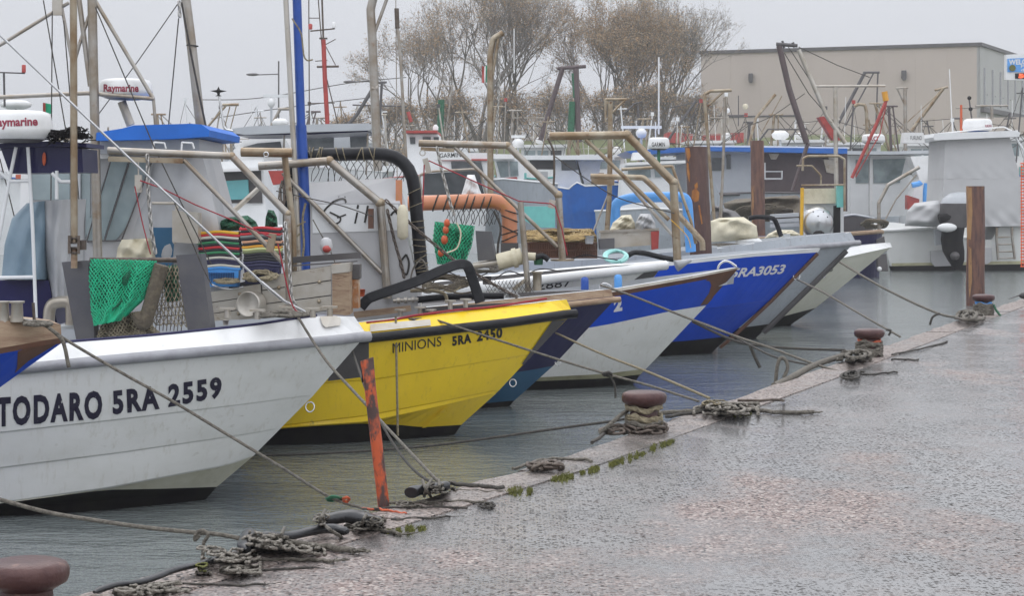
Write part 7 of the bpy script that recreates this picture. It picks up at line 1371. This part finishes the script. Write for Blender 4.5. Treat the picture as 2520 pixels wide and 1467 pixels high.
# ---------------- trees
def tree(name, px, base_y, d, height, spread, n_leaf, seed, label, lean=0, stems=3, leafmats=('leaf', 'leaf2'), grp='bare autumn trees on the far bank', depth=5, lsz=.055):
    rd = random.Random(seed); b = P(px, base_y, d); b.z -= .6; t = thing(name, label, 'tree', tuple(b), grp); tm = MB(); lf = MB(); tips = []
    def grow(p, dr, ln, r, lev):
        pts = [p]; q = p; dv = dr.copy(); n = 3 if lev > 0 else 5
        for i in range(n):
            dv = (dv + Vector((rd.gauss(0, .10), rd.gauss(0, .10), rd.gauss(.03, .05)))).normalized(); q = q + dv * ln / n; pts.append(q)
        rad = [r * (1 - .45 * i / n) for i in range(n + 1)]; tm.tube(pts, rad, 7 if lev < 2 else (4 if lev < 4 else 3), caps=False)
        if lev >= depth - 2: tips.extend(pts[1:])
        if lev < depth:
            k = rd.choice((3, 4)) if lev < 2 else rd.choice((2, 3, 3, 4))
            for j in range(k):
                s_ = pts[-1] if j < 2 else pts[rd.randint(max(1, n - 2), n)]
                a = rd.random() * 6.28; sp = rd.uniform(.25, .62) * spread; u = dv.orthogonal().normalized(); w_ = dv.cross(u); nd = (dv + (u * cos(a) + w_ * sin(a)) * sp + Vector((0, 0, .10))).normalized(); grow(s_, nd, ln * rd.uniform(.58, .82), max(.007, r * .56), lev + 1)
    for s_ in range(stems):
        a = 6.28 * s_ / stems + rd.random(); dr = Vector((cos(a) * .16 * spread + lean, sin(a) * .16 * spread, 1)).normalized(); grow(b + Vector((cos(a) * .25, sin(a) * .25, 0)), dr, height * rd.uniform(.30, .36), height * .0115, 0)
    for k in range(n_leaf):
        p = rd.choice(tips) + Vector((rd.gauss(0, .17), rd.gauss(0, .17), rd.gauss(0, .17))); s_ = lsz * rd.uniform(.6, 1.4); u = Vector((rd.gauss(0, 1), rd.gauss(0, 1), rd.gauss(0, 1))).normalized(); w_ = u.orthogonal().normalized()
        lf.add([p - u * s_, p + w_ * s_ * .6, p + u * s_, p - w_ * s_ * .6], [(0, 1, 2, 3)], mi=0 if rd.random() < .6 else 1)
    tm.obj('trunk', M['twig'], t); lf.obj('crown', [M[x] for x in leafmats], t); return t
tree('broadleaf_tree', 1185, 340, 133, 12.6, 1.25, 9000, 11, 'tall bare tree with spreading branches behind the tan gallows pole, cut by the top edge', stems=4, depth=6)
tree('broadleaf_tree', 1250, 340, 139, 11.4, 1.05, 8000, 12, 'bare tree behind the dark gallows, right of the tallest one', stems=3, depth=6)
tree('broadleaf_tree', 1055, 342, 137, 9.5, 1.2, 6000, 13, 'thin bare tree at the left side of the group', stems=3, depth=6, lean=-.05)
tree('broadleaf_tree', 1490, 338, 131, 9.0, .8, 16000, 14, 'dense brown-leaved tree in the middle of the group', stems=5, depth=6)
tree('broadleaf_tree', 1560, 338, 134, 9.4, .85, 15000, 17, 'ochre-leaved upright tree left of the tall white aerial', stems=4, depth=6)
tree('broadleaf_tree', 1632, 338, 138, 9.8, .8, 6500, 15, 'grey feathery tree leaning right beside the warehouse', stems=4, depth=6, lean=.03, leafmats=('leaf2', 'twig'))
for i, (x, y, d, h, lab) in enumerate(((960, 345, 128, 3.4, 'low bush left of the tall trees'), (1110, 342, 127, 3.6, 'brown bush under the left tall tree'), (1250, 342, 128, 3.8, 'brown bush between the first two tall trees'), (1390, 340, 127, 4.2, 'brown bush behind the dark gallows'), (1510, 340, 127, 4.0, 'brown bush under the brown-leaved trees'), (1620, 340, 128, 4.2, 'brown bush below the tall white aerial'), (1705, 340, 130, 3.6, 'brown bush touching the warehouse corner'), (870, 350, 126, 2.4, 'small bush seen below the far dark boom'))): tree('bush', x, y, d, h, 1.5, 2400, 90 + i, lab, stems=9, depth=5, grp='bushes on the far bank', lsz=.06)
# ------------------------------------------------------------------ rest of the far fleet: hull, wheelhouse, spars and stays each
def far_boat(label, px, d, wpx, yroof, yrail, hullm, housem, trimm, seed, side=1, boom=True, roofm='white'):
    """px centre of the boat; wheelhouse sits a little to one side; all sizes from the pixel reading at distance d"""
    rd = random.Random(seed); t = bgroot('fishing_trawler', label, 'trawler', px, d, 'far trawlers along the opposite bank')
    h = bghull(t, [(px - wpx / 2, yrail - 8), (px, yrail), (px + wpx / 2, yrail - 10 * side)], [(px - wpx * .44, 640), (px + wpx * .44, 640)], d, 4.2, hullm, trimm, 5)
    hx = px + side * wpx * .08; hw = wpx * .25
    wh = PP([(hx - hw, yroof), (hx + hw, yroof), (hx + hw * .94, yrail + 6), (hx - hw * 1.0, yrail + 6)], d + .6, 2.6, housem, 'wheelhouse', t)
    nwin = 3
    for i in range(nwin):
        a = hx - hw * .86 + i * hw * 1.76 / nwin; b = a + hw * 1.76 / nwin * .84; y0, y1 = yroof + 8, yroof + 8 + (yrail - yroof) * .36
        PP([(a, y0), (b, y0), (b - 1, y1), (a + 1, y1)], d + .56, .06, rd.choice(('glass', 'dglass', 'glass')), 'window', wh)
        PP([(a - 1.5, y0 - 2), (b + 1.5, y0 - 2), (b + 1.5, y0), (a - 1.5, y0)], d + .55, .05, 'white', 'window_frame', wh)
    PP([(hx - hw * 1.12, yroof - 6), (hx + hw * 1.1, yroof - 7), (hx + hw * 1.1, yroof), (hx - hw * 1.12, yroof + 1)], d + .3, 3.2, roofm, 'roof', t)
    mx_ = hx - side * hw * .4; top_ = yroof - rd.uniform(40, 85)
    lines(t, [(((mx_, yrail), (mx_ + 2, top_)), 5)], d + 1.6, rd.choice(('steel', 'alu', 'white')), 'mast'); lines(t, [(((mx_ - 16, yroof - 24), (mx_ + 18, yroof - 25)), 3)], d + 1.6, 'steel', 'yard')
    MB().lathe(P(mx_ + 14, yroof - 7, d + 1), [(W(5, d), 0), (W(11, d), W(5, d)), (W(12, d), W(12, d)), (W(8, d), W(17, d)), (.01, W(18, d))], 14).obj('radar_drum', M['white'], t)
    if boom:
        bx_ = px - side * wpx * .3; m_ = rd.choice(('steel', 'purple', 'ochre', 'dgrey')); tip = bx_ - side * rd.uniform(-30, 60); yt = yroof - rd.uniform(50, 110)
        lines(t, [(((bx_, yrail), (tip, yt)), 7), (((bx_ + 22, yrail), (tip + 10, yt + 2)), 4), (((tip - 14, yt), (tip + 22, yt)), 5)], d + .2, m_, 'boom')
        lines(t, [(((tip, yt), (mx_, yroof)), 1.8), (((tip + 10, yt), (px + side * wpx * .42, yrail)), 1.8), (((mx_ + 2, top_), (px - wpx * .4, yrail)), 1.5)], d + .3, 'ropedark', 'stay', 4)
    gx = px + side * wpx * .40; gy = yroof - rd.uniform(20, 70); m2 = rd.choice(('steel', 'ochre', 'dgrey', 'alu'))
    lines(t, [(((gx - 14, yrail), (gx - 8, gy)), 5), (((gx + 16, yrail), (gx + 9, gy)), 5), (((gx - 14, gy), (gx + 15, gy)), 5), (((gx - 12, (gy + yrail) / 2), (gx + 13, (gy + yrail) / 2)), 3), (((gx - 11, gy + 4), (gx + 13, (gy + yrail) / 2)), 2.5)], d - .4, m2, 'gallows')
    lines(t, [(((gx, gy), (mx_, top_ + 10)), 1.6), (((gx + 8, gy), (gx + side * 40, yrail)), 1.6), (((gx - 6, gy), (hx, yroof - 6)), 1.6), (((mx_, top_ + 4), (hx + hw, yroof)), 1.6)], d, 'ropedark', 'stay', 4)
    lines(t, [(((hx - hw, yroof - 6), (hx - hw, yroof - 20), (hx + hw, yroof - 21), (hx + hw, yroof - 6)), 2.2)], d + .4, 'steel', 'roof_rail', 4)
    for k in range(2):
        ax_ = hx + rd.uniform(-hw, hw); lines(t, [(((ax_, yroof), (ax_ + rd.uniform(-6, 6), yroof - rd.uniform(40, 120))), 1.8)], d + 1.2, 'white', 'whip_aerial', 4)
    for k in range(5):
        x = px + rd.uniform(-.42, .42) * wpx; w_ = rd.uniform(10, 26); hh = rd.uniform(8, 22); MB().box(P(x, yrail - hh / 2, d - .5 + rd.random()), W(w_, d), .5, W(hh, d)).obj('deck_box', M[rd.choice(('canvas', 'tarp', 'alu', 'orfloat', 'turq', 'dgrey', 'cabin', 'wood'))], t)
    return t
for k, a in enumerate((
    ('white trawler with red rail and white wheelhouse behind the cabin roof canopy', 470, 84, 220, 385, 440, 'cabin', 'cabin', 'redpaint', 1, 1),
    ('pale blue trawler behind the grey hard top, left of the blue pole', 640, 88, 240, 362, 430, 'skyblue', 'cabin', 'white', -1, 1),
    ('grey-white trawler with boom between the blue pole and the thick tan mast', 850, 92, 220, 352, 430, 'greyhull', 'white', 'white', 1, 1),
    ('white trawler with blue rail below the rolled green sail', 1130, 84, 230, 372, 436, 'cabin', 'cabin', 'blue2', -1, 1),
    ('white trawler with turquoise rail behind the trawler with the glazed wheelhouse', 1320, 88, 220, 362, 440, 'cabin', 'white', 'turq', 1, 1),
    ('blue-railed white trawler behind the ochre gantry beam', 1500, 82, 220, 386, 446, 'cabin', 'white', 'blue2', -1, 1),
    ('grey trawler with pale windows behind the light blue pipe', 1640, 76, 200, 392, 456, 'greyhull', 'cabingrey', 'white', 1, 0),
    ('white trawler with slim boom under the warehouse left end', 1770, 90, 220, 352, 420, 'cabin', 'cabin', 'redpaint', -1, 1),
    ('white trawler with tan rail behind the purple-brown superstructure', 1960, 90, 230, 350, 420, 'cabin', 'white', 'wood', 1, 1),
    ('grey trawler with white roof behind the cream radar dome', 2130, 86, 220, 356, 425, 'greyhull', 'cabin', 'white', -1, 1),
    ('white trawler with dark rail left of the motor boat hard top', 2270, 88, 210, 358, 430, 'cabin', 'cabin', 'dgrey', 1, 1),
    ('white trawler half hidden by the motor boat, under the welcome sign', 2480, 92, 230, 345, 430, 'cabin', 'white', 'blue2', -1, 1),
    ('white trawler seen through the tall pole frame at the left frame edge', 60, 82, 240, 370, 440, 'cabin', 'cabin', 'blue2', 1, 0),
    ('grey trawler behind the cabin boat mast and radar pole', 260, 88, 230, 372, 440, 'greyhull', 'cabin', 'white', -1, 0))):
    far_boat(*a[:9], 300 + k, a[9], bool(a[10]))
rd = random.Random(909); spots = [470, 520, 610, 655, 780, 850, 880, 960, 1015, 1100, 1160, 1240, 1330, 1440, 1540, 1590, 1660, 1700, 1800, 1830, 1870, 1950, 2010, 2090, 2150, 2200, 2260, 2300, 2350, 2460, 2500]
for i, x in enumerate(spots):
    d = rd.uniform(72, 104); y1 = 400; y0 = rd.uniform(215, 300); k = rd.random(); ln_ = rd.uniform(-26, 26); t = thing('mast', 'thin far mast with stays in the crowd of masts over the far boats', 'mast', tuple(P(x, y1, d)), 'thin masts over the far boats'); m_ = rd.choice(('steel', 'dgrey', 'ochre', 'alu', 'cabin'))
    lines(t, [(((x, y1), (x + ln_, y0)), rd.uniform(2.6, 5))], d, m_, 'pole', 5)
    if k < .6: lines(t, [(((x + ln_ - 15, y0 + 14), (x + ln_ + 16, y0 + 13)), 3)], d, m_, 'yard', 4)
    lines(t, [(((x + ln_, y0), (x - rd.uniform(30, 80), y1)), 1.4), (((x + ln_, y0 + 6), (x + rd.uniform(30, 80), y1)), 1.4)], d, 'ropedark', 'stay', 4)
    if k > .5: MB().box(P(x + ln_, y0 - 4, d), W(8, d), .12, W(9, d)).obj('masthead_lamp', M[rd.choice(('white', 'dgrey', 'redpaint', 'cabin'))], t)
# mid-water clutter right of the ochre gantry
cbx = bgroot('cabin_boat', 'pale grey cabin boat with window band behind the ochre gantry knee', 'cabin boat', 1610, 50); PP([(1535, 405), (1660, 402), (1672, 520), (1528, 520)], 51, 2, 'cabin', 'cabin', cbx); PP([(1540, 400), (1690, 394), (1690, 401), (1540, 407)], 50.6, 2.8, 'white', 'roof', cbx); PP([(1560, 375), (1600, 374), (1606, 392), (1556, 394)], 51.5, .8, 'cabin', 'flybridge', cbx); PP([(1545, 414), (1600, 412), (1602, 436), (1546, 438)], 50.95, .08, 'glass', 'window', cbx); PP([(1610, 412), (1656, 410), (1660, 434), (1612, 436)], 50.95, .08, 'glass', 'window', cbx); bghull(cbx, [(1470, 520), (1600, 512), (1700, 518)], [(1480, 660), (1690, 660)], 50, 2.8, 'greyhull', 'white', 6)
tangle(None, 1880, 520, 80, 26, 0, 10, 4, 'muddy', 'net_strands', 'brown net strands over the far net heap behind the silver engine', 'fishing net', dz=.4, d=60, seed=71, loops=14)
# nets and ropes on the yellow and navy boats
nt_ = MB()
for k in range(13):
    x = 772 + k * 18; nt_.tube(spline([yb.at(x, 392, -.3), yb.at(x + 16 + random.uniform(-4, 4), 418, -.32), yb.at(x + random.uniform(-6, 20), 446, -.34)], 4), .0036, 4); nt_.tube(spline([yb.at(x + 18, 392, -.3), yb.at(x + 2 + random.uniform(-4, 4), 420, -.32), yb.at(x + random.uniform(-6, 14), 446, -.34)], 4), .0036, 4)
tag(nt_.obj('hanging_net', M['ropedark']), 'coarse dark net hanging under the black hose arch over the console', 'net')
nt_ = MB()
for k in range(11):
    x = 1100 + k * 12; nt_.tube(spline([nb.at(x, 514, -.2), nb.at(x + 8, 530 + random.uniform(-4, 8), -.2), nb.at(x + random.uniform(-10, 14), 556, -.2)], 4), .004, 4); nt_.tube(spline([nb.at(x + 12, 514, -.2), nb.at(x, 534 + random.uniform(-4, 8), -.2), nb.at(x + random.uniform(-8, 10), 552, -.2)], 4), .004, 4)
nt_.tube(spline([nb.at(x, y, -.15) for x, y in ((1216, 520), (1232, 560), (1226, 600), (1224, 640))], 5), .014, 6); tag(nt_.obj('hanging_net', M['ropedark']), 'black net strands hanging under the terracotta pipe', 'net')
for i, (pts, wd, m_, lab) in enumerate(((((752, 500), (745, 540), (748, 600), (744, 640)), 6, 'ropetan', 'tan rope hanging left of the blue pole'), (((770, 540), (792, 580), (806, 600), (830, 660)), 3, 'rope', 'thin grey line slanting from the blue pole to the box'), (((752, 545), (728, 560), (724, 585), (738, 575)), 5, 'ropetan', 'rope bight hooked round the blue pole'), (((680, 470), (760, 488), (840, 506), (918, 533)), 3, 'ropedark', 'thin dark line from the chain bundle to the yellow gantry post'), (((430, 500), (470, 590), (500, 660), (522, 702)), 3, 'ropedark', 'thin dark line slanting in front of the blue crate'))): px_line(pts, 18.6 if i != 4 else 14.6, wd, 'rope', lab, 'rope', m_)
for i in range(4):
    x = 1000 + i * 30; px_line([(x, 700 + i * 3), (x + 12, 718), (x + 30, 722 - i * 2), (x + 44, 706)], 21.4, 4, 'rope', ('rusty cable loop, first from the left under the black arch foot', 'rusty cable loop, second under the flattened hose', 'rusty cable loop, third under the flattened hose', 'rusty cable loop nearest the hose bend')[i], 'cable', ('chain', 'rope', 'chain', 'ropetan')[i])
# ------------------------------------------------------------------ far wood behind the trees, reads as one mass
wd_ = MB(); rd = random.Random(404)
for k in range(1100):
    x = rd.uniform(925, 1735); d = rd.uniform(148, 172); hh = (1.6 + 2.4 * abs(sin(x * .013)) + 1.4 * abs(sin(x * .041 + 1))) * rd.uniform(.6, 1.15); b = P(x, 345, d); b.z = 4.9; tip = b + Vector((rd.gauss(0, .5), rd.gauss(0, .4), hh))
    wd_.tube([b, b.lerp(tip, .5) + Vector((rd.gauss(0, .12), 0, 0)), tip], [.03, .018, .006], 3, caps=False, mi=0)
    for q in range(13):
        p = b.lerp(tip, rd.uniform(.15, 1.05)) + Vector((rd.gauss(0, .32), rd.gauss(0, .3), rd.gauss(0, .2))); s_ = rd.uniform(.05, .13); u = Vector((rd.gauss(0, 1), rd.gauss(0, 1), rd.gauss(0, 1))).normalized(); w_ = u.orthogonal().normalized(); wd_.add([p - u * s_, p + w_ * s_ * .6, p + u * s_, p - w_ * s_ * .6], [(0, 1, 2, 3)], mi=rd.choice((1, 2, 0)))
o = stuff(wd_.obj('far_wood', [M['twig'], M['leaf2'], M['leaf']], origin=(0, 0, 0))); o['label'] = 'grey-brown scrub wood far behind the bare trees'; o['category'] = 'wood'
# ------------------------------------------------------------------ rain-misty air: camera, ground and fleet inside, sky outside
hz = MB(); hz.box((0, 170, 10), 900, 400, 28); hz = hz.obj('haze', M['white'], origin=(0, 0, 0)); hz.data.materials.clear(); stuff(hz)
hm = bpy.data.materials.new('rain_haze'); hm.use_nodes = True; t_ = hm.node_tree; t_.nodes.remove(t_.nodes['Principled BSDF']); pv = t_.nodes.new('ShaderNodeVolumePrincipled'); pv.inputs['Density'].default_value = .0009; pv.inputs['Color'].default_value = (.93, .94, .96, 1); pv.inputs['Anisotropy'].default_value = .2
t_.links.new(pv.outputs[0], t_.nodes['Material Output'].inputs['Volume']); hz.data.materials.append(hm)
hz['label'] = 'thin grey rain haze over the harbour'; hz['category'] = 'haze'
import OpenImageIO as oiio, sys, numpy as np
b=oiio.ImageBuf('/workdir/render_main.png'); a=b.get_pixels(oiio.FLOAT)[...,:3]*255
def m(n,x,y,r=6):
    x=int(x*.4065);y=int(y*.4065);print(n,np.round(a[max(0,y-r):y+r,max(0,x-r):x+r].reshape(-1,3).mean(0)).astype(int))
for n,x,y in (('sky top',1600,40),('sky left',620,120),('hull white',400,1130),('hull upper',600,930),('rail',500,840),('yellow hull',1000,930),('yellow rail',1250,765),('blue',1800,740),('water near',300,1360),('water far',2200,700),('water mid',1350,1020),('quay br',2300,1350),('quay mid',2000,1150),('building',2050,200),('trees',1500,200),('console',900,600)): m(n,x,y)
